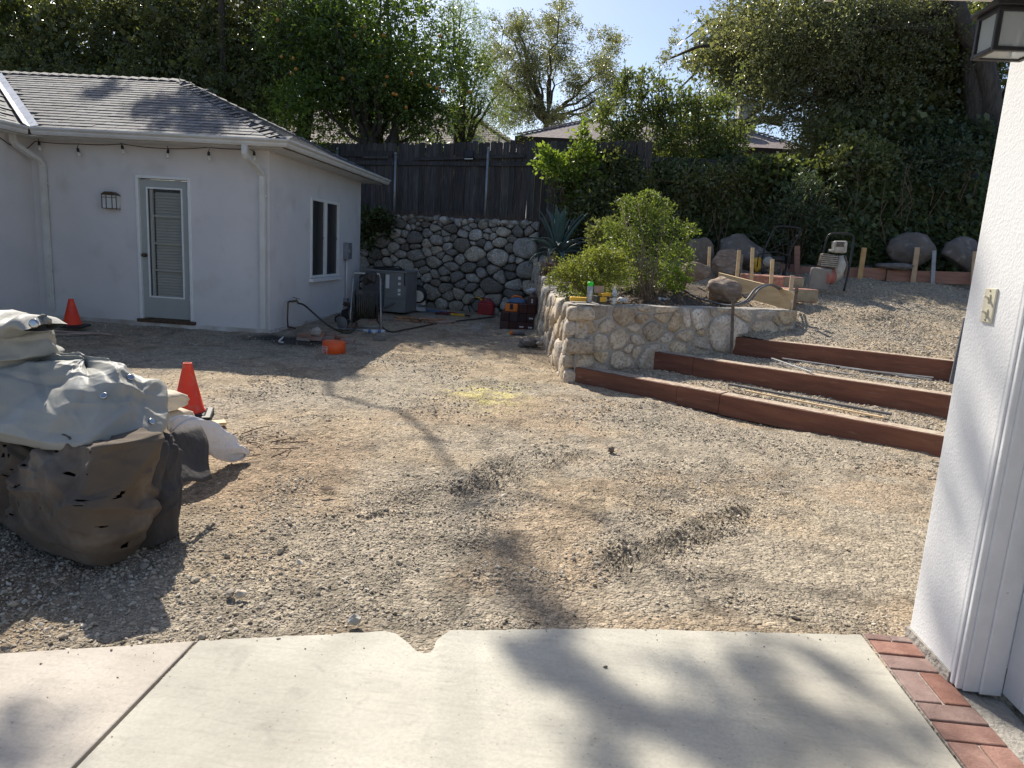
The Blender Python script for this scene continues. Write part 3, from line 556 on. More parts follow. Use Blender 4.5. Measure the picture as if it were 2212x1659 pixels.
mb = MB(); mb.add([(.9, -3, 2.78), (5, -3, 4.2), (5, 3.3, 4.2), (.9, 3.3, 2.78)], [(0, 1, 2, 3)]); mb.add([(.9, -3, 2.76), (5, -3, 4.18), (5, 3.3, 4.18), (.9, 3.3, 2.76)], [(3, 2, 1, 0)]); mb.build('roof', 'shingle', GA, world=True)

# lantern on the garage
def lantern(c, hx, hy, z0, z1):
    L = thing('wall_lantern', (c[0], c[1], z0), 'black box lantern with frosted panes on the white garage wall', 'lantern')
    x0, x1, y0, y1 = c[0] - hx, c[0] + hx, c[1] - hy, c[1] + hy; k = .012
    mb = MB()
    for X in (x0, x1):
        for Y in (y0, y1): mb.box((X, Y, (z0 + z1) / 2), (.016, .016, z1 - z0))
    for Z in (z0 + .006, z1 - .006):
        for Y in (y0, y1): mb.box((c[0], Y, Z), (2 * hx + .018, .018, .014))
        for X in (x0, x1): mb.box((X, c[1], Z), (.018, 2 * hy - .018, .014))
    mb.build('frame', 'black_metal', L, world=True, bevel=.002)
    mb = MB(); mb.box((c[0], c[1], z1 + .008), (2 * hx + .05, 2 * hy + .05, .014)); mb.box((c[0], c[1], z1 + .045), (2 * hx + .03, 2 * hy + .03, .06), taper=.35); mb.box((c[0], c[1], z1 + .085), (.07, .07, .03)); mb.build('roof_cap', 'black_metal', L, world=True, bevel=.003)
    for (a, b) in (((x0, y0 + k, z0 + .012), (x0 + .003, y1 - k, z1 - .012)), ((x1 - .003, y0 + k, z0 + .012), (x1, y1 - k, z1 - .012)), ((x0 + k, y0, z0 + .012), (x1 - k, y0 + .003, z1 - .012)), ((x0 + k, y1 - .003, z0 + .012), (x1 - k, y1, z1 - .012)), ((x0 + k, y0 + k, z0 + .004), (x1 - k, y1 - k, z0 + .007))):
        MB().b2(a, b).build('pane', 'lamp_glass', L, world=True)
    MB().cyl((c[0], c[1], z1), (c[0], c[1], z1 - .09), .028, .02).build('bulb', 'bulb', L, world=True, smooth=True)
    mb = MB(); mb.box(((x1 + GX) / 2 + .01, c[1], z1 + .03), (GX - x1 + .02, .05, .03)); mb.box((GX - .006, c[1], z1 - .02), (.012, .13, .2)); mb.build('wall_bracket', 'black_metal', L, world=True, bevel=.003)
pn = ax(2146, 110, 1.345); pl = ax(2104, 128, 1.345)
zb = (pn[2] + pl[2]) / 2; ya, yb2 = pn[1], pl[1]
lantern((1.345 + .075, (ya + yb2) / 2, 0), .075, abs(yb2 - ya) / 2, zb, zb + .135)
p = ax(2139, 660, GX)
SW = thing('switch_plate', (GX - .004, p[1], p[2]), 'cream double toggle switch plate on the white garage wall', 'switch plate')
MB().box((0, 0, 0), (.008, .072, .125)).build('plate', 'ivory', SW, bevel=.003, bseg=2)
for z in (.027, -.027):
    t = MB().box((-.006, 0, z), (.006, .018, .026)).build('toggle_collar', 'ivory', SW); MB().box((-.014, 0, z + .002), (.02, .008, .008), (0, .4, 0)).build('toggle', 'ivory', SW, bevel=.001)
for z in (.053, -.053): MB().cyl((-.004, 0, z), (-.0065, 0, z), .003, n=8).build('screw', 'rust', SW)

# ------------------------------------------------------------------ guest house
HX, HY, HB = -4.48, 10.38, 14.93
EX, EY, EZ = -4.08, 9.95, 2.80            # eave edge
RY, RX, RZ = 12.65, -7.02, 4.07           # ridge
WX = -8.14; BY = 15.35
H = thing('guest_house', (-6.5, 12.6, 0), 'pale stucco guest house with grey shingle hip roof and glazed door', 'house')
def wall_with_hole(mb, p0, p1, z0, z1, thick, holes):
    """wall from p0 to p1 (plan), outward normal to the right-hand side; holes (s0,s1,za,zb)"""
    d = Vector((p1[0] - p0[0], p1[1] - p0[1], 0)); L = d.length; d.normalize(); n = Vector((d.y, -d.x, 0)); ss = sorted({0, L, *[h[0] for h in holes], *[h[1] for h in holes]}); zs = sorted({z0, z1, *[h[2] for h in holes], *[h[3] for h in holes]})
    for a, b in zip(ss[:-1], ss[1:]):
        for c, e in zip(zs[:-1], zs[1:]):
            if any(h[0] <= (a + b) / 2 <= h[1] and h[2] <= (c + e) / 2 <= h[3] for h in holes): continue
            q = [Vector((p0[0], p0[1], 0)) + d * s for s in (a, b)]
            mb.add([(v.x + m.x, v.y + m.y, z) for m in (Vector((0, 0, 0)), -n * thick) for z in (c, e) for v in q], [(0, 1, 3, 2), (5, 4, 6, 7), (0, 2, 6, 4), (1, 5, 7, 3), (2, 3, 7, 6), (0, 4, 5, 1)])
DX0, DX1, DZ0, DZ1 = -6.48, -5.72, .15, 2.22
mb = MB(); wall_with_hole(mb, (WX, HY), (HX, HY), -.1, 2.70, .15, [(DX0 - WX, DX1 - WX, DZ0 - .02, DZ1)]); wall_with_hole(mb, (HX, HY + .15), (HX, HB), -.1, 2.70, .15, [(1.51, 2.99, .82, 2.18)])
mb.b2((WX, HB - .15, -.1), (HX - .15, HB, 2.70)); mb.build('wall', 'stucco', H, world=True)
mb = MB(); wall_with_hole(mb, (WX, 5.0), (WX, HY), -.1, 2.70, .15, [(3.15, 4.35, .10, 2.14)]); mb.build('wing_wall', 'stucco', H, world=True)
mb = MB(); mb.b2((WX, HY - .018, -.1), (HX + .018, HY, .10)); mb.b2((HX, HY, -.1), (HX + .016, HB, .10)); mb.build('foundation', 'stucco_dirty', H, world=True, bevel=.006)
# wing door trim (white, far left)
mb = MB()
for yy in (8.08, 9.36): mb.b2((WX - .03, yy - .06, .08), (WX + .035, yy + .06, 2.2)); mb.b2((WX + .036, yy - .03, .08), (WX + .05, yy + .03, 2.2))
mb.b2((WX - .03, 8.0, 2.14), (WX + .045, 9.46, 2.26)); mb.build('wing_door_frame', 'white_paint', H, world=True, bevel=.006)
wd = MB().b2((WX - .07, 8.14, .1), (WX - .03, 9.30, 2.14)).build('wing_door', 'door_grey', H, world=True)
for k in range(5): MB().b2((WX - .029, 8.26, .3 + k * .36), (WX - .022, 9.18, .3 + k * .36 + .3)).build('pane', 'screen_glass', wd, world=True)
mb = MB(); mb.b2((WX, 7.9, -.02), (WX + .16, 9.5, .09)); mb.build('wing_door_step', 'white_paint', H, world=True, bevel=.01)
# door
D = MB().b2((DX0 + .0, HY + .03, DZ0 + .01), (DX0 + .11, HY + .07, DZ1 - .01)).b2((DX1 - .11, HY + .03, DZ0 + .01), (DX1, HY + .07, DZ1 - .01)).b2((DX0 + .11, HY + .03, DZ0 + .01), (DX1 - .11, HY + .07, DZ0 + .33)).b2((DX0 + .11, HY + .03, DZ1 - .13), (DX1 - .11, HY + .07, DZ1 - .01)).build('door', 'door_grey', H, world=True)
gx0, gx1, gz0, gz1 = DX0 + .11, DX1 - .11, DZ0 + .33, DZ1 - .13
mb = MB(); mb.b2((gx0 - .012, HY + .018, gz0 - .012), (gx0 + .012, HY + .031, gz1 + .012)); mb.b2((gx1 - .012, HY + .018, gz0 - .012), (gx1 + .012, HY + .031, gz1 + .012)); mb.b2((gx0 + .012, HY + .018, gz0 - .012), (gx1 - .012, HY + .031, gz0 + .012)); mb.b2((gx0 + .012, HY + .018, gz1 - .012), (gx1 - .012, HY + .031, gz1 + .012)); mb.build('glazing_bead', 'white_paint', D, world=True)
mb = MB(); mb.b2((gx0 + .03, HY + .045, gz0), (gx0 + .07, HY + .075, gz1)); mb.b2((gx1 - .035, HY + .045, gz0), (gx1, HY + .075, gz1))
for k in (1, 2, 3): z = gz0 + (gz1 - gz0) * k / 4; mb.b2((gx0 + .07, HY + .045, z - .011), (gx1 - .035, HY + .075, z + .011))
mb.build('inner_frame', 'blind', D, world=True)
MB().b2((gx0, HY + .036, gz0), (gx1, HY + .040, gz1)).build('pane', 'glass', D, world=True)
k = 0; z = gz0 + .03; proto = None
while z < gz1 - .05:
    if proto is None:
        proto = MB().box((0, 0, 0), (gx1 - gx0 - .12, .055, .006), (R(52), 0, 0)).build('slat', 'blind', H)
        o = proto
    else: o = proto.copy(); col.objects.link(o); o.parent = H
    o.location = ((gx0 + gx1) / 2 + .02 + 6.5, HY + .105 - 12.6, z); z += .043
MB().b2((gx0 - .05, HY + .15, gz0 - .1), (gx1 + .05, HY + .16, gz1 + .1)).build('door_curtain', 'curtain', H, world=True)
mb = MB(); mb.lathe([(.012, 0), (.012, .03), (.027, .04), (.032, .055), (.025, .07), (.008, .074)], (DX0 + .055, HY + .03, 1.10), 16, (0, -1, 0)); mb.lathe([(.03, 0), (.03, .006)], (DX0 + .055, HY + .03, 1.10), 16, (0, -1, 0)); mb.build('door_knob', 'old_brass', D, world=True, smooth=True)
for z in (.45, 1.98): MB().b2((DX1 - .012, HY + .0, z), (DX1 + .02, HY + .029, z + .10)).build('hinge', 'white_paint', D, world=True)
mb = MB(); mb.b2((DX0 - .045, HY - .02, DZ0 - .01), (DX0, HY + .09, DZ1 + .045)); mb.b2((DX1, HY - .02, DZ0 - .01), (DX1 + .045, HY + .09, DZ1 + .045)); mb.b2((DX0, HY - .02, DZ1), (DX1, HY + .09, DZ1 + .045)); mb.build('door_frame', 'white_paint', H, world=True, bevel=.006)
mb = MB(); mb.b2((DX0 - .08, HY - .05, DZ0 - .06), (DX1 + .08, HY + .1, DZ0 - .012)); mb.build('door_sill', 'dark_sill', H, world=True, bevel=.006)
# side window
wy0, wy1, wz0, wz1 = HY + 1.66, HY + 3.14, .82, 2.18
F = MB(); X0, X1 = HX - .05, HX + .022
F.b2((X0, wy0, wz0), (X1, wy0 + .06, wz1)); F.b2((X0, wy1 - .06, wz0), (X1, wy1, wz1)); ym = (wy0 + wy1) / 2; F.b2((X0, ym - .05, wz0), (X1, ym + .05, wz1)); F.b2((X0, wy0 + .06, wz1 - .05), (X1 - .002, wy1 - .06, wz1)); F.b2((X0, wy0 + .06, wz0), (X1 - .002, wy1 - .06, wz0 + .04))
Wn = F.build('window', 'white_paint', H, world=True, bevel=.004)
for a, b in ((wy0 + .06, ym - .05), (ym + .05, wy1 - .06)):
    MB().b2((HX - .022, a, wz0 + .04), (HX - .016, b, wz1 - .05)).build('pane', 'screen_glass', Wn, world=True)
    mb = MB(); mb.b2((HX - .016, a, 1.49), (HX - .008, b, 1.53)); mb.b2((HX - .016, (a + b) / 2 - .01, wz0 + .04), (HX - .010, (a + b) / 2 + .01, 1.49)); mb.b2((HX - .016, (a + b) / 2 - .01, 1.53), (HX - .010, (a + b) / 2 + .01, wz1 - .05)); mb.build('muntin', 'screen_glass', Wn, world=True)
MB().b2((HX - .03, wy0 - .05, wz0 - .07), (HX + .07, wy1 + .05, wz0 - .012)).build('window_sill', 'white_paint', Wn, world=True, bevel=.006)
# roof planes
def tri_roof(z_off):
    e = z_off; A = (EX, EY, EZ + e); B = (EX, BY, EZ + e); Cc = (RX, RY, RZ + e); return A, B, Cc
A = (EX, EY, EZ); B = (EX, BY, EZ); Cc = (RX, RY, RZ); Wl = (-16, EY, EZ); Wr = (-16, RY, RZ); Bl = (-16, BY, EZ)
mb = MB(); mb.add([A, Cc, Wr, Wl], [(0, 1, 2, 3)]); mb.add([A, B, Cc], [(0, 1, 2)]); mb.add([B, Bl, Wr, Cc], [(0, 1, 2, 3)])
# wing roof: slopes towards +x, eave at x=-7.84, meets the front slope in a valley
sl_ = (RZ - EZ) / (RY - EY); WE = -7.84
mb.add([(WE, EY, EZ), (WE, 2, EZ), (WE - 2.7, 2, RZ), (WE - 2.7, RY, RZ)], [(0, 3, 2, 1)]); mb.build('roof_deck', 'shingle', H, world=True)
mb = MB(); mb.b2((WX - .05, EY + .06, 2.695), (EX - .06, HY + .2, 2.71)); mb.b2((HX - .2, HY + .2, 2.695), (EX - .06, BY - .06, 2.71)); mb.b2((WX - .2, 4, 2.695), (WE - .06, EY + .06, 2.71)); mb.build('soffit', 'gutter_paint', H, world=True)
# shingles
def shingle_mesh():
    mb = MB(); w_, l_, t_ = .325, .17, .011   # origin at lower edge centre, x along row, y up slope
    mb.add([(-w_ / 2, 0, .012), (w_ / 2, 0, .012), (w_ / 2, l_, .0), (-w_ / 2, l_, .0), (-w_ / 2, 0, .012 - t_), (w_ / 2, 0, .012 - t_)], [(0, 1, 2, 3), (5, 4, 3, 2), (4, 5, 1, 0), (0, 3, 4), (1, 5, 2)])
    return mb
slen = math.hypot(RY - EY, RZ - EZ); ang = math.atan2(RZ - EZ, RY - EY); nrow = 22; ex = slen / nrow
items = []
for r_ in range(nrow):
    s = r_ * ex; t = s / slen; y = EY + (RY - EY) * t; z = EZ + (RZ - EZ) * t
    xr = EX + (RX - EX) * t; xl = WE - 2.7 * t + .02; x = xr - .10 - ((r_ * .137) % .33)
    while x > xl + .05: items.append(('f', x, y, z, r_)); x -= .333
near = sorted(items, key=lambda i: -i[1])
rest = MB(); sp = None; cnt = 0
def place_shingle(px, py, pz, mat3, allow=True):
    global sp, cnt
    if allow and cnt < 298:
        if sp is None: sp = shingle_mesh().build('shingle', 'shingle', H); o = sp
        else: o = sp.copy(); col.objects.link(o); o.parent = H
        o.location = (px + 6.5, py - 12.6, pz); o.rotation_euler = mat3.to_euler(); cnt += 1
    else:
        q = shingle_mesh(); rest.add([Vector((px, py, pz)) + mat3 @ Vector(v) for v in q.v], q.f)
for it in near:
    m3 = Euler((ang + random.uniform(-.006, .006), 0, random.uniform(-.006, .006))).to_matrix(); lift = Vector((0, -math.sin(ang), math.cos(ang))) * random.uniform(.004, .008)
    place_shingle(it[1], it[2] + lift.y, it[3] + lift.z, m3, it[1] > -9.2)
# hip end slope
hl = math.hypot(EX - RX, RZ - EZ); ha = math.atan2(RZ - EZ, EX - RX); hr = 24
for r_ in range(hr):
    t = r_ / hr; x = EX + (RX - EX) * t; z = EZ + (RZ - EZ) * t; y0 = EY + (RY - EY) * t; y1 = BY + (RY - BY) * t; y = y0 + .1 + ((r_ * .137) % .33) * .6
    while y < y1 - .05:
        m3 = Matrix(((0, -math.cos(ha), math.sin(ha)), (1, 0, 0), (0, math.sin(ha), math.cos(ha)))); place_shingle(x + .006 * math.sin(ha), y, z + .006 * math.cos(ha), m3, False); y += .333
# wing slope shingles
for r_ in range(nrow):
    t = r_ / nrow; x = WE - 2.7 * t; z = EZ + (RZ - EZ) * t; y = EY + 2.7 * t - .2 - ((r_ * .137) % .33)
    while y > 6.5:
        m3 = Matrix(((0, -math.cos(ang), math.sin(ang)), (1, 0, 0), (0, math.sin(ang), math.cos(ang)))); place_shingle(x, y, z + .006, m3, False); y -= .333
o = rest.build('shingles', 'shingle', H, world=True); o['kind'] = 'stuff'
# ridge and hip caps
def cap_mesh():
    mb = MB(); a = .38
    for sx in (-1, 1): mb.add([(0, 0, .034), (sx * .14, 0, .034 - .14 * a), (sx * .14, .25, .006 - .14 * a), (0, .25, .006), (0, 0, .02), (sx * .14, 0, .02 - .14 * a)], [(0, 1, 2, 3) if sx > 0 else (3, 2, 1, 0), (4, 5, 1, 0) if sx > 0 else (0, 1, 5, 4)])
    return mb
cp = None
def caps(a, b, n):
    global cp
    a, b = Vector(a), Vector(b); d = (b - a).normalized(); sd = d.cross(Vector((0, 0, 1))).normalized(); u = sd.cross(d)
    m3 = Matrix((sd, d, u)).transposed()
    for i in range(n):
        if cp is None: cp = cap_mesh().build('ridge_cap', 'shingle', H); o = cp
        else: o = cp.copy(); col.objects.link(o); o.parent = H
        o.location = a + (b - a) * (i / n) - Vector((6.5 * -1, 12.6, 0)) + u * random.uniform(.0, .006); o.rotation_euler = m3.to_euler()
caps(A, Cc, 24); caps(B, Cc, 22); caps((-12.5, RY, RZ), Cc, 30)
mb = MB(); va, vb = Vector((WE + .05, EY, EZ + .015)), Vector((WE - 2.7, RY, RZ + .015))
for sx, n_ in ((1, Vector((0, -.42, .9))), (-1, Vector((.42, 0, .9)))):
    off = Vector((.13, 0, 0)) if sx > 0 else Vector((0, -.13, .0)); o2 = off + Vector((0, 0, .025)); mb.add([va, vb, vb + o2, va + o2], [(0, 1, 2, 3) if sx < 0 else (3, 2, 1, 0)])
mb.build('valley_flashing', 'flashing', H, world=True)
# gutter profile
def gutter(a, b, n, ma=0, mb_=0):
    """K-style gutter from a to b, outward n; ma/mb_ mitre ends along +-direction by outward distance"""
    a, b, n = Vector(a), Vector(b), Vector(n); d = (b - a).normalized(); pr = [(0, 0), (0, -.10), (.055, -.10), (.075, -.07), (.075, -.05), (.11, -.025), (.11, 0), (.100, 0), (.100, -.02), (.066, -.045), (.05, -.09), (.008, -.09), (.008, 0)]
    vs = []; 
    for e, m in ((a, ma), (b, mb_)):
        for o_, z in pr: vs.append(e + n * o_ + Vector((0, 0, z)) + d * (o_ * m))
    k = len(pr); return vs, [(i, (i + 1) % k, k + (i + 1) % k, k + i) for i in range(k)] + [tuple(range(k - 1, -1, -1)), tuple(range(k, 2 * k))]
mb = MB(); gz = EZ + .005
mb.add(*gutter((WE + .11, EY - .002, gz), (EX, EY - .002, gz), (0, -1, 0), 0, 1)); mb.build('gutter', 'gutter_paint', H, world=True)
mb = MB(); mb.add(*gutter((EX + .002, EY, gz), (EX + .002, BY + .05, gz), (1, 0, 0), -1, 0)); mb.build('gutter', 'gutter_paint', H, world=True)
mb = MB(); mb.add(*gutter((WE, 3, gz), (WE, EY - .0, gz), (1, 0, 0), 0, -1)); mb.build('gutter', 'gutter_paint', H, world=True)
for gx in (-6.5, -5.3, -4.35): MB().box((gx, EY - .058, EZ + .004), (.02, .118, .006)).build('gutter_hanger', 'gutter_paint', H, world=True)
def downspout(x, ytop, ywall, xw, zb):
    mb = MB(); w2, dp = .075, .055
    path = [(x, ytop, 2.71), (x, ytop, 2.60), (x + (xw - x) * .1, ytop + .03, 2.555), (x + (xw - x) * .85, ywall - .12, 2.40), (xw, ywall - .05, 2.33), (xw, ywall - .045, zb)]
    vs = []
    for i, p in enumerate(path):
        a = Vector(path[max(i - 1, 0)]); b = Vector(path[min(i + 1, len(path) - 1)]); t = (b - a).normalized(); s = Vector((1, 0, 0)); u = t.cross(s).normalized(); s = u.cross(t).normalized()
        for sx, sy in ((-1, -1), (-.8, -1), (-.6, -.8), (-.2, -.8), (0, -1), (.2, -.8), (.6, -.8), (.8, -1), (1, -1), (1, 1), (-1, 1)): vs.append(Vector(p) + s * sx * w2 / 2 + u * sy * dp / 2)
    k = 11; fs = [(i * k + j, i * k + (j + 1) % k, (i + 1) * k + (j + 1) % k, (i + 1) * k + j) for i in range(len(path) - 1) for j in range(k)] + [tuple(range(k)), tuple(range(len(vs) - 1, len(vs) - k - 1, -1))]
    mb.add(vs, fs); o = mb.build('downspout', 'gutter_paint', H, world=True, recalc=True)
    MB().b2((xw - .055, ywall - .08, 2.05), (xw + .055, ywall - .0, 2.08)).build('strap', 'gutter_paint', o, world=True)
downspout(-8.02, EY - .05, HY, -7.93, .18); downspout(-4.62, EY - .05, HY, -4.56, .12)
# painted conduit with electrical box on the side wall
EB = thing('electrical_box', (HX, 14.0, 1.0), 'grey electrical disconnect box with conduit on the house side wall', 'electrical box')
MB().b2((HX, 13.82, 1.13), (HX + .10, 14.08, 1.45)).build('box', 'galv', EB, world=True, bevel=.006); MB().b2((HX + .10, 13.90, 1.26), (HX + .112, 13.93, 1.32)).build('latch', 'chrome', EB, world=True)
MB().tube([(HX + .04, 13.93, 1.13), (HX + .04, 13.93, .35)], .018).build('conduit', 'stucco', EB, world=True, smooth=True); MB().b2((HX, 13.86, .16), (HX + .08, 14.0, .36)).build('junction_box', 'galv', EB, world=True, bevel=.004)
# sconce on the house
sx_, sy_ = -6.885, HY
S = thing('wall_sconce', (sx_, HY, 1.75), 'small bronze cage sconce with frosted glass left of the glazed door', 'sconce')
mb = MB(); mb.b2((-.12, -.10, 0), (.12, -.006, .008)); 
for X in (-.112, -.045, .045, .112): mb.b2((X - .004, -.102, .008), (X + .004, -.094, .20))
mb.b2((-.118, -.104, .16), (.118, -.094, .167)); mb.b2((-.12, -.104, .196), (.12, -.006, .204)); mb.build('cage', 'old_brass', S)
MB().prism([(-.125, -.11, .204), (.125, -.11, .204), (.06, -.11, .245), (-.06, -.11, .245)][::-1], (0, .10, 0)).build('cap', 'old_brass', S); MB().b2((-.108, -.092, .008), (.108, -.01, .195)).build('glass_shade', 'frosted', S); MB().b2((-.06, -.012, .0), (.06, 0, .24)).build('back_plate', 'old_brass', S)
# string lights
SL = thing('string_lights', (-6.3, HY, 2.6), 'black cable of clear bulb string lights sagging under the white gutter', 'string lights')
bul = [(85, 318), (170, 332), (266, 326), (362, 335), (451, 340), (549, 340)]; pts = []; YL = HY - .10
nodes = [(0, 297), (20, 312), (45, 320), (60, 320), (76, 305), (170, 311), (265, 311), (360, 321), (450, 318), (540, 322), (551, 330)]
for q in nodes: pts.append(Vector(ay(q[0], q[1], YL if q[0] > 60 else YL - .5 * (60 - q[0]) / 60)))
sm_ = []
for i in range(len(pts) - 1):
    for t in np.linspace(0, 1, 7)[:-1]:
        p = pts[i].lerp(pts[i + 1], t); 
        if 4 <= i < 9: p.z -= .012 * math.sin(t * math.pi)
        sm_.append(p)
sm_.append(pts[-1]); MB().tube(sm_, .006, 6).build('cable', 'rubber', SL, world=True, smooth=True)
for (x, y) in bul:
    b = Vector(ay(x, y, YL)); k = MB(); tilt = Vector((random.uniform(-.2, .2), 0, -1)).normalized(); top = b - tilt * .085
    k.tube([top - tilt * .03 + Vector((random.uniform(-.03, .03), 0, .01)), top], .005, 6); k.lathe([(.008, 0), (.018, .012), (.020, .055), (.017, .06)], top, 12, tilt); so_ = k.build('socket', 'black_plastic', SL, world=True, smooth=True)
    MB().lathe([(.012, .058), (.016, .072), (.027, .10), (.026, .118), (.014, .135), (.003, .14)], top, 12, tilt).build('bulb', 'bulb', SL, world=True, smooth=True)
# ------------------------------------------------------------------ stone walls
def clip_poly(poly, nx, ny, c):
    out = []
    for i in range(len(poly)):
        p, q = poly[i], poly[(i + 1) % len(poly)]; dp, dq = p[0] * nx + p[1] * ny - c, q[0] * nx + q[1] * ny - c
        if dp <= 0: out.append(p)
        if (dp < 0) != (dq < 0) and abs(dp - dq) > 1e-12: t = dp / (dp - dq); out.append((p[0] + (q[0] - p[0]) * t, p[1] + (q[1] - p[1]) * t))
    return out
def cells(U, V, n, asp, seed, grow=None, var=1.0, top=None):
    r = random.Random(seed); U2 = U / asp; pts = []; tries = 0
    while len(pts) < n and tries < 60000:
        tries += 1; x, y = r.uniform(0, U2), r.uniform(0, V); g = grow(x * asp, y) if grow else 1; rad = math.sqrt(U2 * V / n) * .56 * g * (1 + var * (r.random() ** 2.2 - .3))
        if all((x - a) ** 2 + (y - b) ** 2 > ((rad + c) * .84) ** 2 for a, b, c in pts): pts.append((x, y, rad))
    out = []
    for i, (x, y, c) in enumerate(pts):
        poly = [(0, 0), (U2, 0), (U2, V), (0, V)]
        for j, (a, b, e) in enumerate(pts):
            if i == j: continue
            dx, dy = a - x, b - y; d2 = dx * dx + dy * dy
            if d2 > 9 * (c + e) ** 2: continue
            poly = clip_poly(poly, dx, dy, (a * a + b * b - x * x - y * y + c * c - e * e) / 2)
            if len(poly) < 3: break
        if len(poly) >= 3: out.append([(p[0] * asp, p[1]) for p in poly])
    return out
def stone_piece(poly, fmap, gap, depth, seed, parent, m, base=-.02):
    r = random.Random(seed); poly = [(x + r.uniform(-.012, .012), y + r.uniform(-.012, .012)) for x, y in poly]; cx = sum(p[0] for p in poly) / len(poly); cy = sum(p[1] for p in poly) / len(poly)
    q = poly
    for c in (.20, .25):
        n = []
        for i in range(len(q)):
            a, b = q[i], q[(i + 1) % len(q)]
            if math.hypot(a[0] - b[0], a[1] - b[1]) < .012: n.append(((a[0] + b[0]) / 2, (a[1] + b[1]) / 2)); continue
            n += [(a[0] + (b[0] - a[0]) * c, a[1] + (b[1] - a[1]) * c), (a[0] + (b[0] - a[0]) * (1 - c), a[1] + (b[1] - a[1]) * (1 - c))]
        q = n
    # resample to 14
    L = [0]
    for i in range(len(q)): L.append(L[-1] + math.hypot(q[(i + 1) % len(q)][0] - q[i][0], q[(i + 1) % len(q)][1] - q[i][1]))
    if L[-1] < .12: return None
    K = 14; q2 = []
    for k in range(K):
        s = L[-1] * k / K; i = max(j for j in range(len(q)) if L[j] <= s + 1e-9); t = (s - L[i]) / max(L[i + 1] - L[i], 1e-9); a, b = q[i], q[(i + 1) % len(q)]; q2.append((a[0] + (b[0] - a[0]) * t, a[1] + (b[1] - a[1]) * t))
    size = math.sqrt(abs(sum(q2[i][0] * q2[(i + 1) % K][1] - q2[(i + 1) % K][0] * q2[i][1] for i in range(K)) / 2)); g = max(.5, 1 - gap / max(size, .05) * 1.6); dp = depth * (.6 + .5 * min(size / .3, 1.3)) * r.uniform(.75, 1.2)
    tx, ty = r.uniform(-.12, .12), r.uniform(-.12, .12); vs = []; fs = []; ph = r.uniform(0, 6)
    rings = ((g, base), (g * .99, dp * .50), (g * .93, dp * .86), (g * .66, dp * 1.02))
    for k, (s, d) in enumerate(rings):
        for i, (x, y) in enumerate(q2):
            w_ = 1 + .03 * math.sin(i * 1.9 + ph + k) + r.uniform(-.045, .02); X, Y = cx + (x - cx) * s * w_, cy + (y - cy) * s * w_
            vs.append(fmap(X, Y, d + (tx * (X - cx) + ty * (Y - cy) if k > 0 else 0) + (r.uniform(-.06, .06) * dp if k > 1 else 0)))
    vs.append(fmap(cx, cy, dp * r.uniform(.90, 1.08)))
    for k in range(3):
        for i in range(K): fs.append((k * K + i, k * K + (i + 1) % K, (k + 1) * K + (i + 1) % K, (k + 1) * K + i))
    for i in range(K): fs.append((3 * K + i, 3 * K + (i + 1) % K, 4 * K))
    o = MB().add(vs, fs); return o.build('stone', m, parent, world=True, smooth=True)
# back retaining wall, dry laid
RWy = lambda x: 15.3 + (-.9 - x) * .34
RW = thing('retaining_wall', (-2.6, 15.9, 0), 'dry laid river stone retaining wall below the wooden fence', 'stone wall')
rwd = Vector((1, -.34, 0)).normalized(); rwn = Vector((-.34, -1, 0)).normalized(); rw0 = Vector((-5.2, RWy(-5.2), -.1)); RL = (Vector((-.75, RWy(-.75), 0)) - Vector((-5.2, RWy(-5.2), 0))).length
def rwmap(u, v, d): return rw0 + rwd * u + Vector((0, 0, v)) + rwn * (d + .10 - v * .05)
MB().grid([[rwmap(u, v, -.05) for v in (0, 1.1, 2.12)] for u in np.linspace(-3, RL + .3, 20)]).add([rwmap(-3, 2.12, -.05), rwmap(RL + .3, 2.12, -.05), rwmap(RL + .3, 2.1, -.6), rwmap(-3, 2.1, -.6)], [(0, 1, 2, 3)]).build('backing', 'gap_shade', RW, world=True)
for i, c in enumerate(cells(RL, 2.22, 175, 1.36, 5, grow=lambda u, v: 1.9 - .6 * v, var=1.7)): stone_piece(c, rwmap, .008, .085, 100 + i, RW, 'stone')
for i in range(20):
    u = .3 + i * (RL - .4) / 20 + random.uniform(-.05, .05); p = rwmap(u, 2.17 + random.uniform(-.02, .03), .02); MB().blob(p, (random.uniform(.07, .15), .10, random.uniform(.05, .09)), 2, .08, i).build('stone', 'stone', RW, world=True, smooth=True)
# raised planter: two faces
PW_ = thing('planter_wall', (.1, 8.42, 0), 'mortared pale stone wall round the raised planting bed', 'stone wall')
def ptop(y): return np.interp(y, [8.4, 11.6, 13.5, 15.3], [.93, .95, 1.2, 1.45])
LWs = [0]
for a, b in zip(LW[:-1], LW[1:]): LWs.append(LWs[-1] + math.hypot(b[0] - a[0], b[1] - a[1]))
def lwmap(u, v, d):
    x = float(np.interp(u, LWs, [p[0] for p in LW])); y = float(np.interp(u, LWs, [p[1] for p in LW])); t = float(ptop(y)) / .95; return Vector((x - (d + .0) - (.95 - v) * .05, y - d * .12, (v - .12) * t if v > .12 else v - .12))
fd = Vector((3.14 - .1, 10.17 - 8.42, 0)); FL = fd.length; fd.normalize(); fn = Vector((fd.y, -fd.x, 0))
def fwmap(u, v, d): return Vector((.1, 8.42, -.12)) + fd * u + Vector((0, 0, v)) + fn * (d + (1.05 - v) * .04)
mb = MB(); mb.grid([[lwmap(u, v, .012) for v in (0, .5, 1.06)] for u in np.linspace(0, LWs[-1], 24)]); mb.grid([[lwmap(u, 1.06, d) for d in (.012, -.28)] for u in np.linspace(0, LWs[-1], 24)])
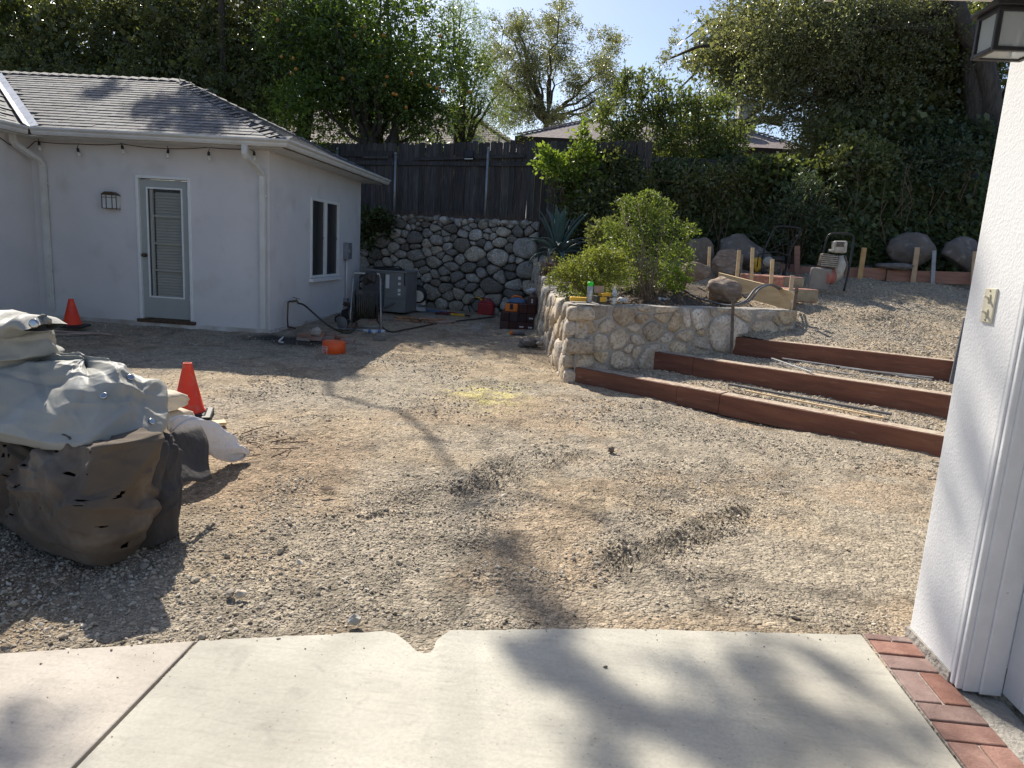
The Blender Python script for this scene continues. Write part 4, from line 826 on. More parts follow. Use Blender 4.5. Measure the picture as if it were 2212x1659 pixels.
mb.grid([[fwmap(u, v, .012 + .006 * math.sin(u * 9 + v * 7)) for v in np.linspace(0, 1.03, 7)] for u in np.linspace(-.015, FL, 40)]); mb.grid([[fwmap(u, 1.03 + .006 * math.sin(u * 7), d) for d in (.02, -.13, -.30)] for u in np.linspace(-.015, FL, 40)]); mb.add([fwmap(FL, 0, .02), fwmap(FL, 1.03, .02), fwmap(FL, 1.03, -.3), fwmap(FL, 0, -.3)], [(0, 1, 2, 3)])
mb.build('mortar_core', 'mortar', PW_, world=True)
for i, c in enumerate(cells(LWs[-1], 1.05, 92, .85, 9, var=1.3)): stone_piece(c, lwmap, .009, .085, 400 + i, PW_, 'stone_warm')
for i, c in enumerate(cells(FL, 1.04, 62, 1.35, 27, var=1.9)): stone_piece(c, fwmap, .012, .045, 600 + i, PW_, 'stone_warm')
for i in range(5):
    z = (.03, .24, .43, .63, .81)[i]; hh = (.23, .17, .19, .19, .17)[i]; MB().box((.10 + (.05, -.01, .06, 0, .04)[i], 8.465 + (.02, .06, 0, .05, .02)[i], z), ((.34, .26, .36, .28, .34)[i], .24, hh), (random.uniform(-.04, .04), random.uniform(-.05, .05), .12 + random.uniform(-.06, .06)), taper=.93).build('stone', 'stone_warm', PW_, world=True, smooth=True, bevel=.055, bseg=4)
for i in range(24): x = .35 + i * .29
# ------------------------------------------------------------------ fence
FE = thing('wooden_fence', (-2.6, 16.1, 2), 'weathered dark wooden picket fence above the stone wall', 'fence')
fd2 = Vector((1, -.34, 0)).normalized(); fn2 = Vector((-.34, -1, 0)).normalized(); fp0 = Vector((-7.4, RWy(-7.4) + .28, 0)); bw = .143; k = 0; s = 0
def picket(h, wd):
    c = .028; return MB().prism([(-wd / 2, 0, 0), (wd / 2, 0, 0), (wd / 2, 0, h - c), (wd / 2 - c, 0, h), (-wd / 2 + c, 0, h), (-wd / 2, 0, h - c)], (0, .018, 0))
pk = [picket(1.86 + d, bw - .004).build('board', 'fence_wood', FE) for d in (0, .015, -.012)]; used = [False] * 3
while s < 9.3:
    i = k % 3; o = pk[i] if not used[i] else pk[i].copy()
    if used[i]: col.objects.link(o); o.parent = FE
    used[i] = True; p = fp0 + fd2 * s; o.location = (p.x + 2.6, p.y - 16.1, random.uniform(-.012, .012) - .12 + (.03 if s > 5 else 0)); o.rotation_euler = (random.uniform(-.008, .008), random.uniform(-.006, .006), math.atan2(fd2.y, fd2.x)); s += bw + (random.uniform(.008, .014) if s > 5.6 else random.uniform(.0, .006)); k += 1
def rail(s0, s1, z, h, off, z2=None):
    a = fp0 + fd2 * s0 + fn2 * off; b = fp0 + fd2 * s1 + fn2 * off; MB().beam((a.x, a.y, z), (b.x, b.y, z if z2 is None else z2), .04, h).build('rail', 'fence_wood', FE, world=True, bevel=.004)
rail(0, 9.3, 3.30, .09, .022); rail(0, 9.3, 2.12, .09, .022); rail(3.9, 6.6, 3.385, .07, .046, 3.47); rail(1.2, 3.3, 3.50, .13, .03); rail(2.5, 3.2, 3.42, .05, .045); rail(6.75, 7.5, 3.40, .07, .03)
for (x, yb_, yt) in ((855, 470, 333), (1055, 468, 322), (729, 400, 322)):
    d = ray(x, yt); t = (fp0 + fn2 * .075); kk = ((t.x - 0) * fn2.x + t.y * fn2.y) / (d[0] * fn2.x + d[1] * fn2.y); p = EYE + d * kk
    MB().cyl((p[0], p[1], 1.9), (p[0], p[1], p[2]), .03, n=12).lathe([(.033, 0), (.033, .03), (.02, .05), (.004, .058)], (p[0], p[1], p[2] - .01), 12).build('post', 'galv', FE, world=True, smooth=True)
d = ray(1014, 333); t = fp0 + fn2 * .1; kk = (t.x * fn2.x + t.y * fn2.y) / (d[0] * fn2.x + d[1] * fn2.y); p = EYE + d * kk
FLt = thing('flood_light', tuple(p), 'small black solar flood light on the upper fence rail', 'light'); MB().box((0, 0, 0), (.19, .05, .15), (R(-12), 0, -.33)).build('housing', 'black_plastic', FLt, bevel=.006)
MB().box((.0, .01, -.10), (.26, .05, .035), (R(20), 0, -.33)).build('lamp_head', 'black_plastic', FLt); MB().box((-.008, -.03, -.10), (.20, .01, .022), (R(20), 0, -.33)).build('lens', 'frosted', FLt)
# ------------------------------------------------------------------ steps
def timber(T, z, cuts, label_, zb, wd=.19, ends=(0, 1)):
    (x0, y0), (x1, y1) = ext(T, *ends); out = []
    L = math.hypot(x1 - x0, y1 - y0); d = ((x1 - x0) / L, (y1 - y0) / L); n = (-d[1], d[0]); cs = [0] + cuts + [1]
    for i in range(len(cs) - 1):
        a, b = cs[i] * L + (.0015 if i else 0), cs[i + 1] * L - .0015; lab = label_[i]; dz = random.uniform(-.004, .004)
        c = ((a + b) / 2 * d[0] + x0 + n[0] * wd / 2, (a + b) / 2 * d[1] + y0 + n[1] * wd / 2)
        e = thing('timber', (c[0], c[1], zb), lab, 'timber', 'red timbers edging the gravel steps', rz=math.atan2(d[1], d[0]))
        MB().box((0, 0, (z - zb) / 2 + dz), (b - a, wd, z - zb)).build('beam', 'timber_red', e, bevel=.006, bseg=2)
        mb = MB(); nn = 26; mb.grid([[(-(b - a) / 2 + .004 + (b - a - .008) * q / nn, -wd / 2 + .006 + yy * (wd - .01) + (random.uniform(0, .03) if yy == 0 else 0), z - zb + dz + .0035) for yy in (0, .5, 1)] for q in range(nn + 1)]); mb.build('dusty_top', 'timber_top', e)
timber(T1, .18, [.275, .375], ['short dark red timber at the stone corner, lowest step, left end', 'stubby timber block jointed in the lowest step beside the stone corner', 'long red timber forming the right of the lowest gravel step'], -.03, ends=(0, 1.28))
timber(T2, .355, [.145], ['short red timber against the stone wall on the middle step', 'long red timber forming the middle gravel step'], .10, ends=(0, 1.22))
timber(T3, .55, [], ['dark red timber forming the top step below the terrace'], .30, ends=(0, 1.2))
# metal strips lying on the treads
def strip(p, q, z, wd, h, m, lab, nm='metal_strip', catn='strip', grp='flat strips lying on the gravel steps'):
    a, b = az(p[0], p[1], z), az(q[0], q[1], z); c = (a + b) / 2; e = thing(nm, (c[0], c[1], z), lab, catn, grp); MB().beam(a + [0, 0, h / 2], b + [0, 0, h / 2 + .004], wd, h).build('bar', m, e, world=True, bevel=.001); return e
z2 = .37
strip((1668, 775), (1755, 806), z2, .035, .012, 'steel_flat', 'grey flat steel bar crossing the others on the middle gravel step'); strip((1690, 775), (2013, 822), z2 + .012, .035, .012, 'steel_flat', 'longest grey steel bar lying on the upper gravel step')
strip((1663, 785), (1850, 812), z2, .03, .01, 'steel_flat', 'thin grey bar at the front left of the upper step bundle'); strip((1815, 795), (2016, 817), z2 + .025, .03, .010, 'steel_flat', 'light grey bar on top at the right of the upper step bundle'); strip((1870, 812), (1975, 832), z2, .03, .01, 'steel_flat', 'short steel bar nearest the edge of the upper step')
z1 = .20
strip((1575, 832), (1925, 898), z1, .045, .02, 'conduit_grey', 'dark grey steel channel lying on the lower gravel step'); strip((1610, 845), (1910, 905), z1, .035, .014, 'pine', 'pale wooden lath beside the dark channel on the lower step', 'wooden_lath', 'lath')
p = az(2058, 812, .4); q = ay(2078, 735, p[1] + .25); e = thing('leaning_channel', tuple(p), 'grey metal channel leaning by the right ends of the step timbers', 'metal channel'); MB().beam(p - np.array([0, 0, .1]), q + np.array([0, 0, .25]), .05, .02, (0, 1, 0)).build('channel', 'conduit_grey', e, world=True, bevel=.002)
# ------------------------------------------------------------------ stakes and form boards
def stake(base, top, Y, wd, m, lab, nm='wooden_stake', tip=True, th=.025, grp='wooden stakes holding the forms', catn='stake'):
    a = Vector(ay(base[0], base[1], Y)); b = Vector(ay(top[0], top[1], Y)); e = thing(nm, (a.x, a.y, a.z), lab, catn, grp)
    MB().beam(a - Vector((0, 0, .06)), b, wd, th, (0, 1, 0)).build('shaft', m, e, world=True, bevel=.002); return e
FB = thing('form_board', (2.75, 11, .9), 'pale new pine form board with stakes along the raised bed', 'board')
a, b = Vector((3.13, 10.36, 0)), Vector((2.34, 11.75, 0)); dd = (a - b).normalized()
mb = MB(); sdn = Vector((dd.y, -dd.x, 0)) * -.0
def bt(s): return 1.16 + (1.34 - 1.16) * s
mb.add([(p.x + n_.x, p.y + n_.y, z) for p, s in ((a, 0), (b, 1)) for n_ in (Vector((0, 0, 0)), Vector((dd.y, -dd.x, 0)) * -.04) for z in (bt(s) - .27, bt(s))], [(0, 1, 3, 2), (6, 7, 5, 4), (0, 4, 5, 1), (2, 3, 7, 6), (1, 5, 7, 3), (0, 2, 6, 4)]); mb.build('board', 'pine', FB, world=True, bevel=.003, recalc=True)
MB().box((3.115, 10.335, 1.02), (.018, .004, .035), (0, 0, -.3)).build('lumber_tag', 'label_white', FB, world=True)
for (bs, tp, Y, lab) in (((1590, 590), (1596, 543), 11.95, 'leftmost pale stake in front of the boulders'), ((1529, 582), (1534, 534), 12.0, 'thin pale stake at the far end of the pine board'), ((1587, 590), (1595, 541), 0, '')): pass
stake((1531, 590), (1533, 533), 11.82, .045, 'pine', 'thin pale stake at the far left end of the pine form board')
stake((1591, 612), (1597, 540), 11.5, .05, 'pine', 'second pale stake behind the pine board, before the brown boulder'); stake((1623, 620), (1626, 535), 11.25, .05, 'pine', 'tall pale stake behind the pine board beside the red slab')
stake((1664, 640), (1669, 560), 10.85, .05, 'pine', 'pale stake in front of the red sandstone slab'); stake((1705, 655), (1712, 595), 10.45, .055, 'stake_wood', 'short stake screwed to the near end of the pine board')
stake((1711, 707), (1722, 616), 10.2, .045, 'rust', 'rusty steel stake with yellow string at the wall end', 'metal_stake', th=.012, grp='steel stakes', catn='metal stake'); stake((1581, 755), (1584, 642), 9.42, .04, 'rust', 'rusty steel stake driven in beside the top timber', 'metal_stake', th=.012, grp='steel stakes', catn='metal stake')
stake((1484, 570), (1487, 532), 12.4, .03, 'rust', 'short dark stake against the leftmost boulder', 'metal_stake', th=.012, grp='steel stakes', catn='metal stake')
e = thing('string_line', (3, 10.5, 1.2), 'yellow masonry string running from the pine board to the steel stake', 'string'); MB().tube([(3.10, 10.35, 1.15), Vector(ay(1722, 642, 10.2))], .005, 5).build('line', 'leaf_lime', e, world=True)
def formb(p, q, lab, h=.19):
    a, b = Vector(p), Vector(q); e = thing('form_board', tuple((a + b) / 2), lab, 'board', 'redwood form boards at the back of the terrace'); MB().beam(a, b, .035, h).build('board', 'redwood_form', e, world=True, bevel=.003)
pA, pB, pC, pD = ay(1600, 600, 14.0), ay(1740, 592, 14.0), ay(1915, 594, 13.9), ay(2110, 602, 13.6)
formb(ay(1650, 583, 14.1), ay(1725, 586, 14.05), 'reddish form board behind the yellow compactor', .26); formb(ay(1727, 588, 14.0), ay(1913, 592, 13.9), 'long reddish form board between the machines and the middle boulder', .22); formb(ay(1915, 596, 13.85), ay(2120, 602, 13.6), 'right hand reddish form board in front of the boulders', .22)
stake((1722, 600), (1722, 531), 13.9, .10, 'redwood_form', 'broad reddish stake between the two compacting machines'); stake((1857, 600), (1867, 535), 13.8, .09, 'stake_wood', 'tan stake right of the upright rammer'); stake((1972, 607), (1982, 534), 13.7, .09, 'stake_wood', 'tan stake in front of the middle boulder'); stake((2015, 609), (2018, 541), 13.6, .07, 'galv', 'grey weathered stake right of the middle boulder', 'metal_stake'); stake((2103, 605), (2106, 543), 13.5, .08, 'stake_wood', 'tan stake beside the garage wall at the far right')
# ------------------------------------------------------------------ boulders, slabs
def boulder(c, r, seed, lab, m='boulder', amp=.05, grp='boulders along the back of the terrace', rz=0):
    e = thing('boulder', (c[0], c[1], c[2] - r[2]), lab, 'boulder', grp, rz=rz); MB().blob((0, 0, r[2]), r, 4, amp, seed).build('rock', m, e, smooth=True)
def bld(px, py, Y, rx, rz_, seed, lab, m='boulder', ry=None, **k):
    c = ay(px, py, Y); s = Y / FPX * 1.0; boulder(c, (rx * s, (ry or rx * .75) * s, rz_ * s), seed, lab, m, **k)
bld(1510, 548, 13.3, 33, 34, 3, 'grey brown boulder at the far left behind the bush'); bld(1598, 552, 14.0, 62, 42, 12, 'largest rounded grey boulder behind the pine stakes'); bld(1572, 580, 12.9, 36, 40, 23, 'brown boulder in front of the largest boulder', 'boulder_warm')
bld(1502, 588, 11.6, 30, 27, 31, 'tan boulder half under the leafy shrub', 'boulder_warm'); bld(1560, 630, 10.55, 42, 30, 49, 'sandy angular boulder in front of the pine board', 'boulder_warm', amp=.07); bld(1970, 538, 14.1, 47, 34, 52, 'big dark round boulder near the right hand stakes'); bld(2083, 552, 14.0, 44, 38, 64, 'brown boulder partly hidden by the garage wall')
bld(1940, 576, 13.9, 44, 9, 71, 'flat grey rock lying below the dark round boulder'); bld(1520, 664, 10.1, 42, 9, 83, 'low flat stone set in soil behind the front planter wall', 'boulder', grp='stones in the planting bed'); bld(1610, 638, 10.3, 7, 7, 88, 'small stone between angular boulder and pine board', 'boulder_warm', grp='stones in the planting bed')
rk = thing('rubble', (6, 14.6, 1.4), 'grey rubble stones heaped under the ivy behind the form boards', 'rubble'); mb = MB()
for i in range(150):
    x = random.uniform(3.6, 8.4); y = random.uniform(13.95, 14.8); s = random.uniform(.04, .12); mb.blob((x, y, 1.38 + (y - 14.1) * .25 + s * .3), (s, s * .8, s * .6), 1, .1, i)
o = mb.build('stones', 'rubble', rk, world=True); o['kind'] = 'stuff'
def slab(quad_c, L, W_, Hh, rz, lab, tilt=0):
    e = thing('stone_slab', tuple(quad_c), lab, 'stone slab', 'red sandstone slabs on the terrace', rz=rz); MB().box((0, 0, Hh / 2), (L, W_, Hh), (tilt, 0, 0)).build('block', 'sandstone', e, bevel=.02, bseg=2); MB().box((L / 2 + .002, -0, Hh / 2), (.014, W_ - .03, Hh - .03)).box((0, -W_ / 2 - .002, Hh / 2), (L - .03, .014, Hh - .03)).build('sawn_end', 'sandstone_end', e, bevel=.005)
slab(Vector(ay(1665, 608, 11.9)) + Vector((0, 0, -.16)), .45, .95, .26, R(30), 'large red sandstone slab lying behind the pine board'); slab(Vector(ay(1715, 632, 11.35)) + Vector((0, 0, -.13)), .5, .5, .2, R(20), 'smaller red topped stone block near the rammer shoe'); slab(Vector(ay(1635, 602, 12.7)) + Vector((0, 0, -.1)), .6, .5, .12, R(15), 'flat red slab under the left compactor')
bld(1140, 742, 10.95, 23, 13, 91, 'rough dark grey rock on the gravel by the planter wall', 'boulder', amp=.12, grp='loose rocks by the planter wall'); bld(1163, 735, 11.3, 10, 7, 93, 'smaller pale rock beside the rough dark rock', 'stone', grp='loose rocks by the planter wall'); bld(1166, 742, 10.9, 9, 5, 95, 'flat pale pebble in front of the small pale rock', 'stone', grp='loose rocks by the planter wall')
# ------------------------------------------------------------------ neighbour house
NH = thing('neighbour_house', (1.5, 24, 2), 'low yellow house with pinkish shingle hip roof behind the fence', 'house')
def hiproof(x0, x1, xr0, xr1, y0, yr, y1, z0, zr, parent):
    mb = MB(); mb.add([(x0, y0, z0), (x1, y0, z0), (xr1, yr, zr), (xr0, yr, zr), (x0, y1, z0), (x1, y1, z0)], [(0, 1, 2, 3), (4, 3, 2, 5), (0, 3, 4), (1, 5, 2)]); r_ = mb.build('roof', 'shingle_far', parent, world=True)
    n = 20; mb = MB()
    for i in range(n):
        t = i / n; mb.beam((x0 + (xr0 - x0) * t, y0 + (yr - y0) * t, z0 + (zr - z0) * t + .0005), (x1 + (xr1 - x1) * t, y0 + (yr - y0) * t, z0 + (zr - z0) * t + .0005), .012, .009)
    o = mb.build('shingle_course', 'shingle_far', r_, world=True); o['kind'] = 'stuff'
    for (a, b) in (((x0, y0, z0), (xr0, yr, zr)), ((x1, y0, z0), (xr1, yr, zr)), ((xr0, yr, zr), (xr1, yr, zr))):
        a, b = Vector(a), Vector(b); k = int((b - a).length / .25); mb = MB()
        for i in range(k): p = a.lerp(b, i / k); q = a.lerp(b, (i + 1.1) / k); mb.beam(p + Vector((0, 0, .05)), q + Vector((0, 0, .02)), .2, .03)
        mb.build('ridge_tiles', 'shingle_far', r_, world=True)
    mb = MB(); mb.beam((x0, y0 - .01, z0 - .08), (x1, y0 - .01, z0 - .08), .04, .16); mb.beam((x0 + .02, y0, z0 - .08), (x0 + .02, y1, z0 - .08), .04, .16); mb.beam((x1 - .02, y0, z0 - .08), (x1 - .02, y1, z0 - .08), .04, .16); mb.build('fascia', 'fascia_brown', parent, world=True)
hiproof(-1.97, 6.6, .1, 5.2, 22, 25, 28, 4.83, 5.86, NH); mb = MB(); mb.b2((-1.45, 22.5, 2), (6.1, 27.5, 4.75)); mb.b2((-1.9, 22.05, 4.66), (6.5, 28, 4.68)); mb.build('wall', 'house_yellow', NH, world=True)
MB().b2((-.3, 22.42, 3.3), (.9, 22.5, 4.3)).build('window', 'screen_glass', NH, world=True); MB().cyl(ay(1330, 268, 24.2) - [0, 0, .35], ay(1330, 262, 24.2), .16, n=16).build('roof_vent', 'galv', NH, world=True)
c = ay(1610, 262, 24.6); mb = MB(); mb.b2((c[0] - .28, c[1] - .25, c[2] - 1), (c[0] + .28, c[1] + .25, c[2] + .55)); mb.b2((c[0] - .34, c[1] - .31, c[2] + .55), (c[0] + .34, c[1] + .31, c[2] + .63)); mb.build('chimney', 'dirty_white', NH, world=True); c = ay(1598, 270, 23.6)
MB().lathe([(.27, -.4), (.27, .02), (.36, .06), (.36, .12), (.1, .2)], (c[0], c[1], c[2]), 16).build('turbine_vent', 'black_metal', NH, world=True)
NG = thing('neighbour_garage', (-5, 24, 2), 'pink grey shingle hip roof with chimney seen behind the orange tree', 'house')
p0 = ay(1125, 312, 22); hiproof(-12.5, -1.55, -9.6, -4.0, 21.9, 25, 28, 4.35, 6.0, NG); MB().b2((-12, 22.4, 2), (-2.0, 27.5, 4.27)).build('wall', 'house_yellow', NG, world=True)
c = ay(988, 262, 23.4); mb = MB(); mb.b2((c[0] - .28, c[1] - .3, c[2] - .8), (c[0] + .28, c[1] + .3, c[2] + .35)); mb.b2((c[0] - .33, c[1] - .35, c[2] + .35), (c[0] + .33, c[1] + .35, c[2] + .42)); mb.build('chimney', 'dirty_white', NG, world=True)
c = ay(1078, 300, 22.3); MB().cyl((c[0], c[1], c[2] - .1), (c[0], c[1], c[2] + .12), .04).build('vent_pipe', 'dirty_white', NG, world=True)
# ------------------------------------------------------------------ vegetation
def ell_clusters(c, r, n, seed, rmin=.35, rmax=.75, shell=.5):
    q = np.random.default_rng(seed); d = q.normal(size=(n, 3)); d /= np.linalg.norm(d, axis=1)[:, None]
    rad = np.where(q.uniform(0, 1, n) < shell, q.uniform(.78, 1.08, n), q.uniform(.15, .85, n)); P = np.array(c) + d * rad[:, None] * np.array(r); return P, q.uniform(rmin, rmax, n)
def crown_leaves(P, Rr, n, size, aspect=.45, up=0., seed=0, droop=0., flat=.75, dirs=None, hang=0):
    q = np.random.default_rng(seed); wgt = Rr ** 2; per = 14; m = max(1, n // per); k = q.choice(len(P), m, p=wgt / wgt.sum()); cen = P.mean(axis=0)
    d = q.normal(size=(m, 3)); d /= np.linalg.norm(d, axis=1)[:, None]; s = P[k] + d * (q.uniform(0, 1, m) ** .6 * Rr[k] * .75)[:, None] * np.array([1, 1, flat])
    out = s - cen; out /= np.linalg.norm(out, axis=1)[:, None] + 1e-6; g = out * .5 + d * .7 + q.normal(size=(m, 3)) * .45; g[:, 2] += .18 + up * .6; g /= np.linalg.norm(g, axis=1)[:, None]
    L = Rr[k] * q.uniform(.5, 1.25, m) + size; t = q.uniform(.0, 1, (m, per)); sg = q.normal(size=(m, per, 3)) * (size * .45)
    dr = (.35 + hang * 2.0 / np.maximum(L, .1))[:, None] * L[:, None] * t ** 2 if hang else (.22 * L)[:, None] * t ** 2
    pos = s[:, None, :] + g[:, None, :] * (L[:, None] * t)[:, :, None] + sg; pos[:, :, 2] -= dr
    ld = np.repeat(g[:, None, :], per, 1) * .75 + q.normal(size=(m, per, 3)) * .55
    return leaves(pos.reshape(-1, 3), size, aspect, up * .3, r=q, dirs=ld.reshape(-1, 3))
def limb_tree(mb, base, targets, r0, seed, fork=.45, droop=0):
    rr = random.Random(seed); base = Vector(base)
    for t in targets:
        t = Vector(t); m1 = base.lerp(t, fork) + Vector((rr.uniform(-.2, .2), rr.uniform(-.2, .2), rr.uniform(.0, .35))) * (t - base).length * .25; pts = []
        for i in range(9):
            s = i / 8; p = base.lerp(m1, s).lerp(m1.lerp(t, s), s); p += Vector((rr.uniform(-1, 1), rr.uniform(-1, 1), rr.uniform(-1, 1))) * .035 * (t - base).length * (1 if 0 < i < 8 else 0); pts.append(p)
        mb.tube(pts, [r0 * (1 - .82 * i / 8) for i in range(9)], 7)
        for i in (4, 5, 6, 7):
            a = pts[i]; b = a + Vector((rr.uniform(-1, 1), rr.uniform(-1, 1), rr.uniform(-.2, .9))) * (t - base).length * .22; mb.tube([a, a.lerp(b, .5) + Vector((0, 0, .05)), b], [r0 * (.5 - .05 * i), r0 * .22, r0 * .08], 5)
def tree(lab, base, clusters, n, size, leaf, trunk='trunk', tr=.18, limbs=8, aspect=.45, up=.0, seed=0, core=0, group=None, name='tree', catg='tree', trunk_top=None, flat=.75, hang=0, catn=None, core_leaf=None, core_size=.16):
    P, Rr = clusters; e = thing(name, tuple(base), lab, catn or catg, group); b = Vector(base); q = random.Random(seed); mb = MB(); cen = Vector(P.mean(axis=0))
    tt = Vector(trunk_top) if trunk_top else b.lerp(cen, .45); pts = [b + Vector((0, 0, -.2)), b.lerp(tt, .35) + Vector((q.uniform(-.1, .1), q.uniform(-.1, .1), 0)), b.lerp(tt, .7) + Vector((q.uniform(-.12, .12), q.uniform(-.1, .1), 0)), tt]
    mb.tube(pts, [tr * 1.25, tr, tr * .9, tr * .8], 10); idx = q.sample(range(len(P)), min(limbs, len(P))); limb_tree(mb, tt - Vector((0, 0, .1)), [P[i] for i in idx], tr * .6, seed); mb.build('trunk', trunk, e, world=True, smooth=True)
    parts = [crown_leaves(P, Rr, n, size, aspect, up, seed, flat=flat, hang=hang)]
    if core:
        qq = np.random.default_rng(seed + 9); ci = qq.choice(len(P), core); parts.append(leaves(P[ci] * .0 + (P[ci] - np.array(cen)) * .72 + np.array(cen) + qq.normal(size=(core, 3)) * .25, core_size, .8, r=qq))
    V, F = cat(parts); arr_mesh('crown', V, F, leaf, e); return e
GT = 'tall dark trees crowding behind the guest house'
def pxc(x, y, Y): return ay(x, y, Y)
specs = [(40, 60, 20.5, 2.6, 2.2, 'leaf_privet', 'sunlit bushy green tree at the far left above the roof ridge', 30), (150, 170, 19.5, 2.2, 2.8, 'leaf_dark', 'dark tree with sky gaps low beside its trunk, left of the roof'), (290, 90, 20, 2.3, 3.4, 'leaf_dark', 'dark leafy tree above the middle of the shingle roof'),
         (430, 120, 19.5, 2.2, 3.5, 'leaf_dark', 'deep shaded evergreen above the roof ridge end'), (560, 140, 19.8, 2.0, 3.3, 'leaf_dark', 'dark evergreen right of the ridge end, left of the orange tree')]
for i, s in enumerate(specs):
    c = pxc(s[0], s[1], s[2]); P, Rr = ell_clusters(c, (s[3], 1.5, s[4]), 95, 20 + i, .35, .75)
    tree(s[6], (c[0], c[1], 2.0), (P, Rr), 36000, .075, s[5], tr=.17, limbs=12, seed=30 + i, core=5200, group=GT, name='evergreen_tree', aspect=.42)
# low filler shrubs behind the roof line
for i, (x, y, Y, rx, rz_, lab) in enumerate([(90, 235, 18, 1.7, 1.0, 'dark shrub behind the left end of the roof ridge'), (280, 215, 18, 1.6, 1.1, 'dark shrub peeping above the middle of the roof ridge'), (470, 240, 17.8, 1.5, 1.3, 'dense dark shrub behind the hip of the roof'), (640, 265, 17.3, .95, .55, 'low yellow green shrub behind the hip, left of the orange tree trunk')]):
    c = pxc(x, y, Y); P, Rr = ell_clusters(c, (rx, .6, rz_), 26, 50 + i, .35, .6); tree(lab, (c[0], c[1], 1.96), (P, Rr), 7500 if i < 3 else 3500, .075, 'leaf_dark' if i < 3 else 'leaf_lime', tr=.05, limbs=7, seed=60 + i, core=500 if i < 3 else 0, group='shrubs behind the guest house roof', name='shrub', catn='shrub')
# orange tree
c = pxc(810, 125, 18); P, Rr = ell_clusters(c, (2.35, 1.5, 1.75), 80, 71, .45, .8, .6); P2, R2 = ell_clusters(pxc(720, 200, 17.8), (1.3, 1.0, .9), 20, 72, .3, .5, .6); P3, R3 = ell_clusters(pxc(900, 235, 17.8), (.9, .9, .55), 14, 74, .3, .5)
OT = tree('citrus tree bearing small oranges above the fence, several dark stems', (-4.9, 17.9, 2.0), (np.concatenate([P, P2, P3]), np.concatenate([Rr, R2, R3])), 46000, .095, 'leaf_orange_tree', tr=.12, limbs=16, seed=73, core=3200, name='orange_tree', trunk_top=(-5.0, 17.9, 3.6), aspect=.42)
mb = MB()
for (x0, x1, y0, y1, r_) in ((850, 862, 310, 235, .10), (788, 770, 308, 200, .08), (800, 830, 308, 215, .07), (835, 890, 308, 230, .06)): mb.tube([Vector(ay(x0, y0 + 40, 17.6)), Vector(ay(x0, y0, 17.6)), Vector(ay((x0 + x1) / 2 - 3, (y0 + y1) / 2, 17.7)), Vector(ay(x1, y1, 17.8))], [r_, r_, r_ * .8, r_ * .5], 8)
mb.build('stems', 'trunk', OT, world=True, smooth=True); fr = None
for (x, y) in [(845, 202), (777, 262), (985, 260), (232, 418), (318, 430), (338, 508), (755, 510), (684, 580), (993, 625), (1057, 690), (1078, 697), (1400, 265), (1190, 540), (1320, 628), (1420, 672), (1617, 676), (1150, 790), (205, 145), (303, 540), (960, 410), (1378, 648), (655, 185), (1010, 565)]:
    p = ay((1000 + x / 1.843) / 1.8516, y / 1.843 / 1.8516, 16.15) - np.array([-4.9, 17.9, 2.0])
    if fr is None: o = fr = MB().blob((0, 0, 0), (.042, .042, .04), 2, 0, 1).build('orange_fruit', 'orange_fruit', OT, smooth=True)
    else: o = fr.copy(); col.objects.link(o); o.parent = OT
    o.location = p; o.rotation_euler = (0, 0, random.random() * 6)
# leaning trunk behind the hip
e = tree('leaning bare lower trunk tree rising behind the hip left of the oranges', tuple(ay(620, 300, 17.4) * np.array([1, 1, 0]) + np.array([0, 0, 1.96])), ell_clusters(pxc(640, 60, 18.6), (1.3, 1.0, 1.5), 34, 81, .4, .7), 11000, .085, 'leaf_dark', 'trunk', .20, 8, seed=82, trunk_top=tuple(ay(665, 215, 17.8)), name='leaning_tree', core=600)
# wispy pepper tree between orange and oak
P, Rr = ell_clusters(pxc(1010, 130, 20), (.95, .7, 1.6), 44, 91, .22, .42); P2, R2 = ell_clusters(pxc(1040, 215, 20), (.95, .7, .7), 24, 93, .2, .35)
tree('wispy yellow green weeping tree between the orange tree and the sky', (-3.6, 20.2, 2), (np.concatenate([P, P2]), np.concatenate([Rr, R2])), 17000, .075, 'leaf_pepper', tr=.10, limbs=14, seed=92, aspect=.22, hang=.55, name='pepper_tree')
# mid distance oak with open outline
PP = []; RR = []
for (x, y, r_) in [(1090, 110, .6), (1130, 80, .7), (1190, 60, .8), (1195, 20, .45), (1160, 130, 1.0), (1220, 130, .9), (1100, 180, .8), (1160, 200, .9), (1230, 190, .8), (1290, 130, .7), (1310, 100, .55), (1310, 170, .75), (1265, 230, .6), (1130, 245, .8), (1200, 250, .6), (1080, 230, .6), (1320, 215, .55), (1240, 60, .4), (1275, 75, .3), (1075, 60, .35), (1060, 150, .5), (1350, 205, .25), (1070, 90, .3), (1115, 45, .3), (1325, 75, .25), (1205, 5, .22)]:
    for k in range(3 if r_ > .4 else 2):
        q = ay(x, y, 38) + np.array([random.uniform(-.5, .5) * r_ * 1.3, random.uniform(-1.6, 1.6), random.uniform(-.5, .5) * r_ * 1.3]); PP.append(q); RR.append(r_ * 1.36 * random.uniform(.45, .8))
tree('open crowned grey green oak against the blue sky in the middle', (-1.9, 38, 2), (np.array(PP), np.array(RR)), 60000, .10, 'leaf_olive', tr=.16, limbs=22, seed=101, name='oak_tree', group='oaks', trunk_top=tuple(ay(1180, 262, 38)))
